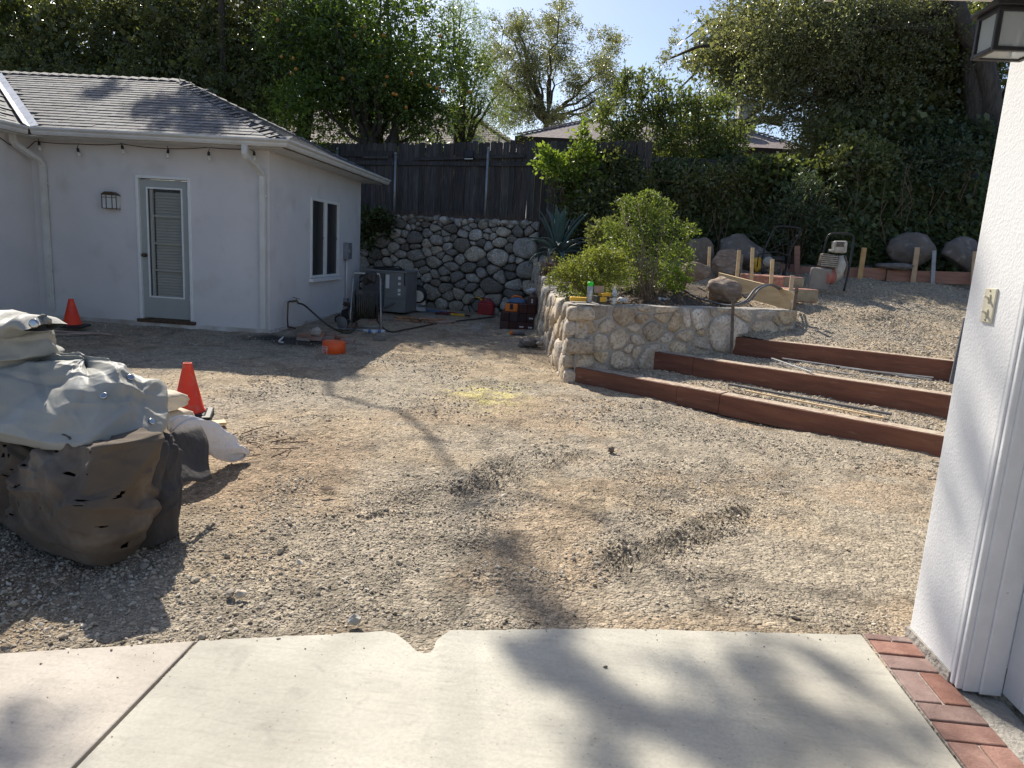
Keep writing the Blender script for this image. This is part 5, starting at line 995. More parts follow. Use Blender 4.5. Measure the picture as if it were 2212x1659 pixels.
# big oak at right, drooping crown
PP = []; RR = []; 
big = [(1560, 40, .5, 19), (1600, 20, .8, 19), (1590, 100, .8, 19), (1540, 95, .5, 20), (1510, 130, .45, 20), (1490, 150, .35, 20), (1560, 160, .7, 20), (1650, 60, 1.0, 18), (1650, 140, 1.0, 18), (1610, 190, .8, 19), (1560, 210, .6, 20), (1720, 60, 1.1, 17.5), (1720, 150, 1.1, 17.5), (1710, 205, .8, 17.5), (1800, 40, 1.1, 17), (1800, 120, 1.1, 17), (1790, 200, .9, 17.5), (1880, 30, 1.0, 17), (1870, 110, 1.0, 17), (1950, 20, .8, 17), (1960, 70, .5, 17), (1640, 215, .6, 18.5), (1460, 95, .3, 20), (1450, 130, .3, 20), (1690, 10, 1.0, 18), (1780, 0, 1.0, 17), (2000, 25, .7, 16.8), (1990, 70, .35, 16.8), (1840, 170, .8, 17.2)]
for (x, y, r_, Y) in big:
    for k in range(4 if r_ > .4 else 2):
        q = ay(x, y, Y) + np.array([random.uniform(-.6, .6) * r_, random.uniform(-1.0, 1.0), random.uniform(-.6, .6) * r_]); PP.append(q); RR.append(r_ * random.uniform(.42, .72))
RO = tree('huge drooping live oak with curved grey trunk at upper right', (8.75, 16.4, 1.4), (np.array(PP), np.array(RR)), 110000, .055, 'leaf_olive', 'trunk_pale', .24, 26, seed=111, core=7000, name='oak_tree', group='oaks', trunk_top=(7.75, 16.4, 6.6), aspect=.55, core_size=.13)
mb = MB(); pts = [Vector(ay(x, y, Y)) for x, y, Y in ((2148, 560, 16.2), (2146, 380, 16.2), (2140, 200, 16.2), (2120, 110, 16.2), (2090, 75, 16.2), (2068, 20, 16.2), (2050, -80, 16.4))]; mb.tube(pts, [.21, .20, .19, .20, .18, .17, .15], 12)
mb.tube([Vector(ay(x, y, Y)) for x, y, Y in ((2070, 30, 16.3), (1950, 10, 16.8), (1840, 30, 17.5), (1760, 90, 18), (1700, 160, 18.4), (1640, 235, 18.8), (1600, 270, 19))], [.13, .12, .10, .09, .07, .05, .03], 9)
mb.tube([Vector(ay(x, y, Y)) for x, y, Y in ((1850, 30, 17.5), (1700, 60, 18.5), (1600, 90, 19.4), (1520, 140, 20), (1470, 190, 20.2), (1440, 230, 20.2))], [.08, .07, .05, .035, .02, .01], 8)
mb.tube([Vector(ay(x, y, Y)) for x, y, Y in ((1600, 92, 19.4), (1560, 50, 19.7), (1520, 55, 20), (1480, 85, 20.2))], [.07, .05, .03, .012], 6); mb.tube([Vector(ay(x, y, Y)) for x, y, Y in ((2148, 300, 16.2), (2180, 200, 16.4), (2230, 60, 16.6))], [.14, .13, .11], 9)
mb.tube([Vector(ay(x, y, Y)) for x, y, Y in ((1690, 262, 19), (1650, 258, 19.2), (1600, 275, 19.6), (1560, 262, 20))], [.13, .10, .07, .04], 8); mb.build('limb', 'trunk_pale', RO, world=True, smooth=True)
# dark understory at the right, behind the ivy
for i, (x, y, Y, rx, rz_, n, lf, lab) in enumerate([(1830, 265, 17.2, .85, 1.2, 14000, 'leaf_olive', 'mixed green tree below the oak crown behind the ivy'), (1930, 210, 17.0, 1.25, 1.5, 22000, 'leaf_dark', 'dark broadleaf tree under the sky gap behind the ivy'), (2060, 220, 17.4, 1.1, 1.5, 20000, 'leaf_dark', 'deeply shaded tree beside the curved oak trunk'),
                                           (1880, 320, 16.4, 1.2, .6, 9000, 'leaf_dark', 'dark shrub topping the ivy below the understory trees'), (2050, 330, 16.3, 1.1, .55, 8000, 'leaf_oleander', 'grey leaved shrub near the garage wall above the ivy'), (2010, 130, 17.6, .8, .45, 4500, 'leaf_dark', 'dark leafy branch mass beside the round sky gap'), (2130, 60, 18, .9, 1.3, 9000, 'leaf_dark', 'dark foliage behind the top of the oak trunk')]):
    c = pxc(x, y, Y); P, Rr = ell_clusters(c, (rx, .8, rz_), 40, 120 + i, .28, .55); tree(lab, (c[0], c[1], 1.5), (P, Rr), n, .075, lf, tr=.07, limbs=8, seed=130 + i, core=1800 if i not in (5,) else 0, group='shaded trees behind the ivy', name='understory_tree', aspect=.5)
# tall distant trees keep the left sky closed, their high crowns shade roof and yard
def over(targets, t, r_, n):
    PP, RR = [], []
    for (x, y, z) in targets:
        for k in range(n): PP.append(np.array([x, y, z]) + np.array(SD) * (t + random.uniform(-.5, .5)) + np.array([random.uniform(-r_, r_), random.uniform(-r_, r_), random.uniform(-r_ * .4, r_ * .4)])); RR.append(r_ * random.uniform(.5, .8))
    return PP, RR
roofp = lambda px, py: (lambda d: EYE + d * ((EZ - 1.5 - sl_ * EY) / (d[2] - sl_ * d[1])))(ray(px, py))
tg = [roofp(*p) for p in ((400, 215), (440, 230), (480, 240), (420, 255), (370, 265), (330, 240), (510, 215), (600, 262), (620, 275), (540, 255), (250, 200), (455, 270))]
a1, b1_ = over(tg, 10.2, .26, 3); a2, b2_ = over([az(*p) for p in [(1130 + 430 * t + 25 * math.sin(t * 9), 1400 + 240 * t) for t in (0, .12, .22, .3, .42, .55, .66, .8, .92)] + [(1430 + 560 * t, 1425 + 200 * t + 18 * math.sin(t * 11)) for t in (.05, .2, .3, .38, .5, .62, .7, .85, .97)] + [(1620, 1560), (1690, 1610), (1780, 1640), (1560, 1600), (1480, 1560), (1880, 1520), (1300, 1600), (75, 1600), (60, 1640), (1640, 1440), (1780, 1440)]], 12.5, .085, 3)
a3, b3_ = over([az(*p) for p in ((1060, 1110), (1075, 1170), (1100, 1220), (1140, 1270), (1180, 1310), (1220, 1340), (1050, 1060), (1090, 1195), (1160, 1290))], 13.5, .08, 3)
a4, b4_ = over([np.array([GX, yy, z]) for yy, z in ((2.62, .2), (2.8, .3), (2.7, .5), (2.85, .7), (2.62, .8), (2.75, 1.0), (2.62, 1.2), (2.8, 1.3))], 15, .09, 2)
tree('very tall eucalyptus like tree whose top rises out of view behind the roof', (-9.2, 18.6, 2.0), (np.array(a1 + a2 + a3 + a4), np.array(b1_ + b2_ + b3_ + b4_)), 24000, .055, 'leaf_dark', 'trunk', .09, 1, seed=98, name='tall_tree', trunk_top=(-9.0, 18.2, 10.5))
# privet with upright shoots
PP = []; RR = []
for (x, y, r_) in [(1345, 310, .35), (1305, 345, .35), (1380, 330, .6), (1440, 300, .6), (1500, 290, .6), (1550, 300, .55), (1440, 370, .6), (1520, 370, .6), (1360, 260, .35), (1320, 270, .25), (1420, 240, .4), (1480, 240, .4), (1540, 240, .4), (1290, 380, .35), (1390, 210, .28), (1430, 190, .2), (1320, 235, .25), (1350, 195, .25), (1420, 160, .14), (1395, 160, .16), (1350, 165, .10), (1565, 360, .35), (1300, 245, .2)]:
    for k in range(3):
        q = ay(x, y, 15.75) + np.array([random.uniform(-.5, .5) * r_, random.uniform(-.3, .5), random.uniform(-.5, .5) * r_]); PP.append(q); RR.append(r_ * random.uniform(.45, .75))
P = np.array(PP); Rr = np.array(RR); e = thing('privet_shrub', (2.2, 15.8, 1.96), 'tall sunlit glossy shrub with upright shoots rising over the ivy', 'shrub'); parts = [crown_leaves(P, Rr, 27000, .09, .40, .25, 140)]
mb = MB(); qs = np.random.default_rng(5)
for (x, y, y2) in [(1418, 240, 140), (1432, 240, 160), (1500, 240, 150), (1525, 240, 160), (1545, 240, 148), (1590, 280, 165), (1598, 280, 140), (1350, 220, 130), (1383, 220, 150), (1300, 250, 185), (1470, 240, 175), (1568, 270, 190), (1332, 240, 175), (1510, 250, 185)]:
    a = Vector(ay(x, y + 60, 15.7)); b = Vector(ay(x + random.uniform(-8, 8), y2, 15.6)); mb.tube([a, a.lerp(b, .5) + Vector((random.uniform(-.05, .05), 0, 0)), b], [.012, .008, .003], 5); t = qs.uniform(0, 1, 75); S = np.array(a)[None] + (np.array(b) - np.array(a))[None] * t[:, None]; parts.append(leaves(S, .085, .35, r=qs, dirs=np.tile(np.array([0, 0, .9]), (75, 1)) + qs.normal(size=(75, 3)) * .5))
for i in range(0, 75, 3): a = Vector((random.uniform(1, 3.6), 15.8, 2.0)); mb.tube([a, a.lerp(Vector(P[i % len(P)]), .5) + Vector((0, 0, .2)), Vector(P[i % len(P)])], [.02, .014, .005], 5)
mb.build('stem', 'trunk', e, world=True, smooth=True); V, F = cat(parts); arr_mesh('crown', V, F, 'leaf_privet', e)
# ivy curtain over the fence: stuff
n = 42000; q = np.random.default_rng(8); x = q.uniform(.1, 9.6, n); v = q.uniform(0, 1, n)
topz = 3.52 + .10 * np.sin(x * 2.1) + .22 * (fbm(x * 2.2, x * 0 + 3, 5, 3) - .5) * 2 - .25 * sstep(6.5, 8.5, x) * 0; botz = 1.25 + .25 * sstep(3, 1, x); z = botz + (topz - botz) * (1 - (1 - v) ** 1.15)
bulge = .35 * fbm(x * 1.1, z * 1.1, 15, 3) + .28 * fbm(x * 3.1, z * 3.1, 25, 2) + .25 * np.sin(np.clip(v, 0, 1) * 3.14); yb_ = 15.35 - .02 * x - bulge; y = yb_ + q.uniform(0, .22, n) + .5 * sstep(.9, 1, v) * q.uniform(0, 1, n)
k = ~((x < .55) & (z > 2.2) & (q.uniform(0, 1, n) < .6)); x, y, z = x[k], y[k], z[k]; n = len(x); dirs = np.tile(np.array([0, -.35, -.8]), (n, 1)) + q.normal(size=(n, 3)) * .5
V, F = leaves(np.stack([x, y, z], 1), .115, .88, r=q, dirs=dirs, face=(0, -1, .25)); IV = arr_mesh('ivy_curtain', V, F, 'leaf_ivy'); tag(IV, 'dense dark ivy curtain covering the fence behind the terrace', 'ivy', kind='stuff')
mb = MB(); mb.b2((.9, 15.35, 1.3), (10, 15.5, 3.55)); mb.build('ivy_fence', 'fence_wood').name = 'back_fence'; o = bpy.data.objects['back_fence']; tag(o, 'old board fence almost wholly hidden beneath the ivy curtain', 'fence')
mb = MB()
for i in range(70):
    x0 = random.uniform(1.2, 8.6); z0 = random.uniform(2.2, 3.6); yy = 14.75 - random.uniform(0, .15); mb.tube([(x0, yy, z0), (x0 + random.uniform(-.15, .15), yy - .08, z0 - .3), (x0 + random.uniform(-.25, .25), yy - .02, z0 - random.uniform(.5, .9))], .006, 4)
o = mb.build('ivy_stems', 'dry_twig'); tag(o, 'thin trailing ivy stems hanging over the leaves', 'ivy stems', kind='stuff')
# lime vine shrub over the fence corner

def shrub(lab, base, cl, n, size, leaf, aspect=.5, up=0., seed=0, name='shrub', catn='shrub', stems=14, sr=.012, group=None, hang=0, stemmat='dry_twig'):
    P = np.array([c[:3] for c in cl]); Rr = np.array([c[3] for c in cl]); e = thing(name, tuple(base), lab, catn, group); mb = MB(); b = Vector(base)
    for i in range(stems):
        t = Vector(P[i % len(P)]) + Vector((random.uniform(-.1, .1), random.uniform(-.1, .1), Rr[i % len(P)] * .5)); a = b + Vector((random.uniform(-.15, .15), random.uniform(-.1, .1), -.05)); mb.tube([a, a.lerp(t, .5) + Vector((random.uniform(-.1, .1), random.uniform(-.1, .1), .1)), t], [sr, sr * .7, sr * .3], 5)
    mb.build('stem', stemmat, e, world=True, smooth=True); V, F = crown_leaves(P, Rr, n, size, aspect, up, seed, hang=hang); arr_mesh('crown', V, F, leaf, e); return e
def cl(lst, Y, jy=.3): return [(*(ay(x, y, Y + random.uniform(-jy, jy))), r_) for (x, y, r_) in lst]
shrub('bright lime green vine mounding over the fence beside the agave', (-.1, 15.1, 2.0), cl([(1182, 335, .10), (1175, 352, .12), (1205, 350, .12), (1205, 368, .15), (1240, 340, .12), (1256, 270, .05), (1254, 292, .08), (1258, 315, .10), (1262, 345, .14), (1230, 375, .18), (1270, 370, .22), (1245, 405, .2)], 14.9, .15), 3300, .095, 'leaf_lime', .55, seed=151, name='vine_shrub')
shrub('dull green shrub hanging over the ivy beside the lime vine', (.9, 15, 1.6), cl([(1300, 400, .35), (1330, 360, .35), (1290, 450, .35), (1340, 430, .4), (1300, 490, .3), (1370, 380, .35), (1260, 440, .25), (1250, 480, .22), (1270, 500, .22), (1228, 405, .18), (1226, 440, .2), (1222, 475, .18), (1235, 510, .18)], 14.9), 7000, .085, 'leaf_dark', .6, seed=152)
shrub('greyish narrow leaved shrub before the ivy near the compactor', (4.2, 14.3, 1.4), cl([(1740, 400, .16), (1770, 420, .2), (1720, 440, .2), (1790, 410, .10), (1700, 470, .26), (1750, 470, .28), (1730, 500, .3), (1690, 510, .25), (1760, 510, .25), (1745, 385, .10), (1720, 415, .16), (1660, 495, .14)], 14.1, .2), 3600, .105, 'leaf_oleander', .28, .35, 153, name='oleander_shrub', stems=22)
shrub('small dark ivy clump draped on the wall top behind the house', (-4.2, 16.2, 1.9), cl([(800, 470, .18), (800, 490, .2), (815, 480, .2), (790, 500, .2), (830, 475, .12)], 16.05, .1), 1100, .10, 'leaf_ivy', .85, seed=154, name='ivy_clump', catn='ivy')
# planter bushes
tpx = lambda L: [(1402 + (x - 1402) * .97, y + 6, r_ * .88) for x, y, r_ in L]
tp = [(1345, 430, .10), (1365, 425, .13), (1395, 420, .16), (1425, 425, .12), (1440, 440, .12), (1380, 450, .2), (1410, 460, .22), (1350, 455, .13), (1340, 490, .16), (1320, 480, .10), (1440, 480, .18), (1465, 490, .14), (1490, 485, .09), (1395, 500, .25), (1370, 530, .24), (1420, 530, .25), (1455, 530, .2), (1480, 540, .13), (1345, 550, .2), (1400, 570, .25), (1440, 575, .22), (1370, 590, .2), (1420, 605, .2), (1460, 600, .13), (1395, 615, .15), (1330, 520, .14), (1500, 490, .05), (1486, 503, .07), (1478, 520, .08), (1445, 455, .10), (1475, 570, .10), (1325, 570, .12)]
shrub('tall feathery light green shrub in the middle of the planter', tuple(az(1400, 640, 1.0)), cl(tpx(tp), 10.5, .22), 13500, .042, 'leaf_tall', .45, .1, 155, stems=26, sr=.006, hang=.05, name='feathery_shrub')
lb = [(1215, 600, .13), (1235, 580, .15), (1260, 570, .15), (1285, 560, .15), (1310, 565, .15), (1225, 625, .13), (1250, 605, .18), (1280, 595, .2), (1310, 600, .2), (1335, 590, .18), (1205, 590, .08), (1240, 635, .10), (1270, 625, .13), (1300, 620, .12), (1300, 545, .10), (1330, 560, .14), (1275, 550, .08), (1195, 610, .07)]
shrub('low spreading yellow green bush at the left edge of the planter', tuple(az(1265, 640, .95)), cl(lb, 9.45, .25), 13000, .030, 'leaf_bush', .5, .3, 156, stems=30, sr=.006, name='low_bush', catn='bush')
shrub('bluish dark shrub between agave and tall feathery shrub', tuple(ay(1330, 560, 12)), cl([(1310, 490, .16), (1330, 500, .2), (1300, 515, .2), (1325, 530, .2), (1345, 520, .2), (1295, 540, .15)], 12.0, .2), 3200, .055, 'leaf_dark', .6, .1, 157)
shrub('small yellow leaved sprig against the angular tan boulder', tuple(ay(1470, 620, 10.3)), cl([(1462, 595, .06), (1475, 605, .07), (1465, 612, .06), (1450, 590, .05)], 10.2, .05), 420, .05, 'leaf_lime', .5, seed=158, stems=5, name='leafy_sprig', catn='plant')
e = shrub('brown dead twiggy bush on the planter corner by the timber pile', tuple(ay(1185, 590, 12.3)), cl([(1180, 575, .12), (1190, 560, .12), (1195, 590, .12), (1205, 575, .1)], 12.2, .2), 500, .03, 'leaf_olive', .2, seed=159, stems=70, sr=.005, name='dead_bush', catn='bush')
# agave
AG = thing('agave', tuple(ay(1205, 555, 13.6)), 'large blue green agave with long pointed leaves by the fence corner', 'agave')
def agave_leaf(L, wd, bend, seed):
    q = random.Random(seed); mb = MB(); P = []; N_ = 12; z = 0; xx = 0; th = R(90); 
    pos = Vector((0, 0, 0))
    for i in range(N_ + 1):
        s = i / N_; w_ = wd * (.62 + .5 * math.sin(min(s * 1.9, 1.57))) * (1 - s ** 2.6) ; w_ = max(w_, .002)
        t = Vector((math.sin(bend * s ** 1.6), 0, math.cos(bend * s ** 1.6))); 
        if i: pos = pos + t * (L / N_)
        nrm = Vector((-t.z, 0, t.x)); P.append([pos + Vector((0, -w_ / 2, 0)) + nrm * w_ * .22, pos + Vector((0, -w_ * .25, 0)), pos - nrm * .01, pos + Vector((0, w_ * .25, 0)), pos + Vector((0, w_ / 2, 0)) + nrm * w_ * .22])
    mb.grid(P); o = mb.build('leaf', 'agave', AG, smooth=True); sd = o.modifiers.new('thick', 'SOLIDIFY'); sd.thickness = .012; return o
protos = [agave_leaf(1.15, .15, .35, 1), agave_leaf(1.0, .15, 1.15, 2), agave_leaf(1.05, .14, 1.9, 3)]; usedp = [0, 0, 0]
for i in range(30):
    k = 0 if i < 12 else (1 if i < 22 else 2); o = protos[k] if not usedp[k] else protos[k].copy()
    if usedp[k]: col.objects.link(o); o.parent = AG
    usedp[k] = 1; tilt = [.10 + .30 * random.random(), .45 + .4 * random.random(), .75 + .5 * random.random()][k]; o.rotation_euler = (0, tilt, i * 2.4 + random.uniform(-.3, .3)); o.location = (random.uniform(-.04, .04), random.uniform(-.04, .04), .0); s = random.uniform(.85, 1.1) * .78; o.scale = (s, s * 1.25, s)
shrub('glossy sunlit ivy mound breaking the hedge top before the far roof', (4.2, 14.9, 3.0), cl([(1640, 368, .13), (1670, 365, .14), (1700, 368, .15), (1730, 368, .13), (1690, 390, .2), (1650, 395, .2), (1760, 375, .16)], 14.9, .15), 2600, .11, 'leaf_privet', .8, seed=161, name='ivy_mound', catn='ivy', group='leafy mounds in the hedge')
shrub('dark leafy mound on the hedge right of the sunlit ivy mound', (5.6, 14.9, 3.0), cl([(1800, 350, .3), (1840, 335, .3), (1870, 360, .3), (1820, 385, .28), (1900, 345, .28)], 14.9, .2), 3400, .09, 'leaf_dark', .6, seed=162, name='hedge_mound', group='leafy mounds in the hedge')
shrub('dark leafy mound in the hedge closest to the garage', (7.6, 14.9, 3.0), cl([(2000, 345, .3), (2040, 360, .3), (2070, 335, .3), (2020, 390, .25), (1960, 370, .25)], 14.9, .2), 3400, .09, 'leaf_oleander', .5, seed=163, name='hedge_mound', group='leafy mounds in the hedge')
shrub('mixed twiggy growth spilling over the middle of the hedge', (2.8, 14.8, 2.8), cl([(1400, 400, .25), (1450, 390, .28), (1500, 400, .28), (1550, 385, .28), (1590, 400, .25), (1480, 440, .25), (1540, 440, .22)], 14.75, .2), 4200, .08, 'leaf_dark', .5, seed=164, name='hedge_mound', group='leafy mounds in the hedge')
# dry weeds and litter: stuff
def blades(name, n, xr, yf, zf, L, m, lab, catn):
    q = np.random.default_rng(n); x = q.uniform(*xr, n); P = np.stack([x, yf(x) + q.uniform(-.12, .12, n), zf(x)], 1); V, F = leaves(P, L, .035, r=q, dirs=np.tile(np.array([0, -.3, .8]), (n, 1))); o = arr_mesh(name, V, F, m); tag(o, lab, catn, kind='stuff')
blades('dry_weeds', 1500, (-4.4, .6), lambda x: 15.3 + (-.9 - x) * .34 + .12, lambda x: 2.0 + 0 * x, .26, 'dry_twig', 'dry weeds along the foot of the fence on the wall top', 'weeds')
n = 2600; q = np.random.default_rng(77); x = q.uniform(.2, 2.9, n); y = q.uniform(8.8, 11.6, n); k = (side(x, y, *FW) > .5) & (side(x, y, *BOARD) > 0.1); x, y = x[k], y[k]; P = np.stack([x, y, hsoil(x, y) + .01], 1)
V, F = leaves(P, .06, .3, r=q, dirs=np.tile(np.array([0, 0, .1]), (len(P), 1)) + q.normal(size=(len(P), 3)) * np.array([1, 1, .3])); o = arr_mesh('leaf_litter', V, F, 'litter'); tag(o, 'dead leaves and twigs scattered on the planter soil', 'leaf litter', kind='stuff')
def azg(x, y, z=0.0):
    p = az(x, y, z)
    for _ in range(4): p = az(x, y, z + max(float(hgt(np.array([p[0]]), np.array([p[1]]))[0]), 0.0))
    return p
# ------------------------------------------------------------------ covered pile at left
PL = (-2.9, 3.5)
PT = thing('stacked_pallet', (-3.0, 3.6, 0), 'dark wooden pallet load hidden beneath the torn brown canvas', 'pallet')
mb = MB(); mb.prism([(-4.3, 3.64, .03), (-2.5, 3.14, .03), (-2.14, 3.02, .03), (-2.12, 3.15, .03), (-2.3, 3.4, .03), (-4.3, 4.0, .03)], (0, 0, .46)); mb.build('load', 'under_dark', PT, world=True, bevel=.05)
def rpts(poly, n):
    L = [0]
    for i in range(len(poly) - 1): L.append(L[-1] + math.hypot(poly[i + 1][0] - poly[i][0], poly[i + 1][1] - poly[i][1]))
    t = np.linspace(0, L[-1], n); return np.interp(t, L, [p[0] for p in poly]), np.interp(t, L, [p[1] for p in poly])
def smooth1(a, k):
    b = a.copy()
    for _ in range(k): b[1:-1] = (b[:-2] + 2 * b[1:-1] + b[2:]) / 4
    return b
def tri(t): return np.abs(t - np.floor(t) - .5) * 2
def folds(u, v, seed, fu=4.0, fv=1.2):
    u = np.asarray(u, float); v = np.asarray(v, float); w1 = fbm(u * 1.6 + seed, v * 2.1, seed, 3) * 2.2; w2 = fbm(u * 2.3, v * 1.4 + seed, seed + 5, 3) * 2.0
    a = tri(u * fu * .45 + v * fv * .35 + w1) ** 1.6; b = tri(u * fu * .30 - v * fv * .9 + w2 + .3) ** 1.8; c = tri(u * fu * 1.1 + v * fv * 1.3 + w1 * 1.7 - w2) ** 2.2; m = fbm(u * 1.2, v * 1.2, seed + 11, 2)
    e = tri(u * fu * 2.1 - v * fv * .7 + w2 * 2.2) ** 2; return a * .42 * m * 2 + b * .36 * (1.6 - m * 1.6) + c * .24 + e * .14 - .48
def creases(U, V, n, seed, ang, spread, L, w, amp):
    q = np.random.default_rng(seed); f = np.zeros_like(U); u0, u1, v0, v1 = U.min(), U.max(), V.min(), V.max(); wx = U + (fbm(U * 3, V * 3, seed, 2) - .5) * .10; wy = V + (fbm(U * 3 + 5, V * 3, seed + 1, 2) - .5) * .10
    for _ in range(n):
        cu, cv = q.uniform(u0, u1), q.uniform(v0, v1); a = ang + q.normal() * spread; l = L * q.uniform(.5, 1.4); ww = w * q.uniform(.5, 1.6); A = amp * q.uniform(.5, 1.3) * (1 if q.uniform() < .7 else -1)
        s = (wx - cu) * math.cos(a) + (wy - cv) * math.sin(a); d = -(wx - cu) * math.sin(a) + (wy - cv) * math.cos(a); k = np.clip(1 - np.abs(s) / l, 0, 1) ** .7; t = d / (ww * (.35 + k)); side_ = np.where(t > 0, np.clip(1 - t, 0, 1), np.clip(1 + t * .45, 0, 1) ** 1.5); f = f + A * k * side_
    return f
def cloth(name, plan, prof, m, parent, seed, amp=.05, nu=190, nv=90, top_in=.55, cenxy=(-3.1, 3.55), fu=4, fv=1.2, tear=0, hem=.03, zoff=None, drape=1., cr=None):
    X, Y = rpts(plan, nu); X, Y = smooth1(X, 20), smooth1(Y, 20); du = np.gradient(X); dv = np.gradient(Y); ln = np.hypot(du, dv); NX, NY = dv / ln, -du / ln; S = np.concatenate([[0], np.cumsum(np.hypot(np.diff(X), np.diff(Y)))])
    T = np.linspace(0, 1, nv); O = np.interp(T, [p[0] for p in prof], [p[1] for p in prof]); Z = np.interp(T, [p[0] for p in prof], [p[2] for p in prof]); O, Z = smooth1(O, 3), smooth1(Z, 3)
    tl = np.interp(T, [p[0] for p in prof], [0, *np.cumsum([math.hypot(prof[i + 1][1] - prof[i][1], prof[i + 1][2] - prof[i][2]) for i in range(len(prof) - 1)])])
    U2, V2 = np.meshgrid(S, tl, indexing='ij'); f = folds(U2, V2, seed, fu, fv) * amp * 2 + (fbm(U2 * 1.3, V2 * 1.3, seed + 20, 3) - .5) * amp * 2.2 - (fbm(U2 * 16, V2 * 10, seed + 25, 2) - .5) * amp * .25
    f = f * (.45 if cr else 1)
    for c_ in (cr or []): f = f + creases(U2, V2, *c_)
    f = f * np.clip((tl / .12), 0.25, 1)[None, :] ** drape
    off = O[None, :] + f; px = X[:, None] + NX[:, None] * np.maximum(off, -.06); py = Y[:, None] + NY[:, None] * np.maximum(off, -.06); mcx = np.clip(px, -4.3, -2.42); mcy = 3.36 + .0 * py; dc = np.hypot(mcx - px, mcy - py) + 1e-6; kk = np.clip(np.maximum(-.06 - off, 0) / dc, 0, .97); px = px + (mcx - px) * kk; py = py + (mcy - py) * kk; pz = Z[None, :] + f * .5 + 0 * px
    if zoff is not None: pz = pz + zoff(S[:, None] / S[-1], T[None, :])
    hemw = (fbm(S * 2.5, S * 0 + seed, 3, 3) - .5) * hem * 4; pz = pz + hemw[:, None] * (T[None, :] < .08)
    V = np.stack([px, py, pz], -1).reshape(-1, 3); idx = np.arange(nu * nv).reshape(nu, nv); F = np.stack([idx[:-1, :-1], idx[1:, :-1], idx[1:, 1:], idx[:-1, 1:]], -1).reshape(-1, 4)
    if tear:
        c = (U2[:-1, :-1].ravel(), V2[:-1, :-1].ravel()); tm = fbm(c[0] * 14, c[1] * 26, seed + 40, 3) * .62 + fbm(c[0] * 2.5, c[1] * 2.5, seed + 44, 2) * .38; k = tm < tear; F = F[k]
    o = arr_mesh(name, V, F, m, parent, smooth=True, loops=4); sd = o.modifiers.new('thick', 'SOLIDIFY'); sd.thickness = .004; return o
# plan runs so that (dy,-dx) points outwards: from far left along the front to the right corner and back
plan = [(-4.0, 3.38), (-3.4, 3.22), (-2.62, 3.0), (-2.25, 2.85), (-2.02, 2.77), (-1.97, 2.80), (-1.94, 2.92), (-2.0, 3.15), (-2.14, 3.35), (-2.4, 3.5), (-2.8, 3.7), (-3.8, 4.1)]
CV = thing('canvas_cover', (-3.0, 3.5, 0), 'torn brown canvas sheet draped over the stacked load at left', 'canvas')
cloth('sheet', plan, [(0, .0, .015), (.12, .035, .12), (.45, .02, .34), (.72, -.03, .475), (.85, -.10, .52), (1, -.45, .52)], 'canvas_brown', CV, 3, .050, tear=.665, fu=3.4, fv=3.2, nu=560, nv=230, cr=[(46, 5, -.55, .35, .5, .075, .055), (190, 6, -.4, .8, .2, .026, .022), (36, 7, 1.3, .3, .35, .05, .045)], zoff=lambda s, t: np.where(t < .5, .11 * sstep(.42, .22, s) * (1 - t * 2), 0) - .0)
p2 = [(-2.15, 2.96), (-2.0, 3.0), (-1.88, 3.06), (-1.85, 3.16), (-1.90, 3.28), (-2.05, 3.4), (-2.25, 3.5)]
SC = thing('slate_sheet', (-2.1, 3.5, 0), 'dark slate coloured sheet hanging at the right end of the pile', 'sheet')
cloth('sheet', p2, [(0, .0, .02), (.35, .01, .22), (.8, .0, .44), (.92, -.04, .50), (1, -.25, .53)], 'canvas_slate', SC, 13, .03, cr=[(9, 8, 1.3, .3, .4, .07, .035), (22, 9, .3, .9, .2, .03, .016)], nu=220, nv=120, fu=5.0, fv=4.5, hem=.05)
# stiff flap sticking out to the right
FP = thing('stiff_flap', (-1.9, 3.6, .3), 'stiff dark tarp flap jutting out in front of the white sack', 'tarp'); mb = MB(); q1, q2, q3, q4 = [Vector(ay(x, y, Y)) for x, y, Y in ((352, 938, 3.4), (430, 912, 3.75), (460, 1028, 3.55), (378, 1046, 3.25))]
P = []
for i in range(13):
    row = []
    for j in range(13):
        a, b = i / 12, j / 12; p = q4.lerp(q3, a).lerp(q1.lerp(q2, a), b); p.y -= .05 * math.sin(a * 3.14) + .02 * math.sin(a * 9 + b * 4); p.x += .010 * math.sin(b * 7 + a * 3) + .02 * b * b; p.z += .012 * math.sin(a * 5); row.append(p)
    P.append(row)
o = mb.grid(P).build('flap', 'canvas_slate', FP, world=True, smooth=True); sd = o.modifiers.new('thick', 'SOLIDIFY'); sd.thickness = .006
# grey tarp bundle
TB = thing('grey_tarp', (-3.0, 3.5, .55), 'silver grey folded tarpaulin with metal grommets on top of the pile', 'tarpaulin')
plan = [(-4.1, 3.38), (-3.4, 3.20), (-2.65, 3.0), (-2.3, 2.90), (-2.06, 2.93), (-1.95, 3.04), (-1.93, 3.18), (-2.02, 3.36), (-2.45, 3.6), (-3.4, 3.9), (-4.4, 4.05)]
cloth('sheet', plan, [(0, -.03, .50), (.08, .0, .50), (.2, .02, .54), (.38, -.03, .66), (.55, -.12, .76), (.72, -.24, .82), (1, -.55, .845)], 'tarp_grey', TB, 31, .04, nu=480, nv=200, fu=2.4, fv=3.2, hem=.015, cr=[(30, 15, .25, .5, .5, .11, .055), (80, 16, .5, .8, .30, .035, .018), (120, 17, 1.2, 1.0, .12, .015, .005)])
P = []
for i in range(24):
    row = []
    for j in range(14): x = -4.4 + 1.6 * i / 23; y = 3.28 + .24 * j / 13; row.append((x, y, .825 + .10 * sstep(-2.9, -3.6, np.array(x)) + .045 * float(folds(np.array(x), np.array(y), 44, 3, 3)) - .05 * sstep(3.85, 4.07, np.array(y))))
    P.append(row)
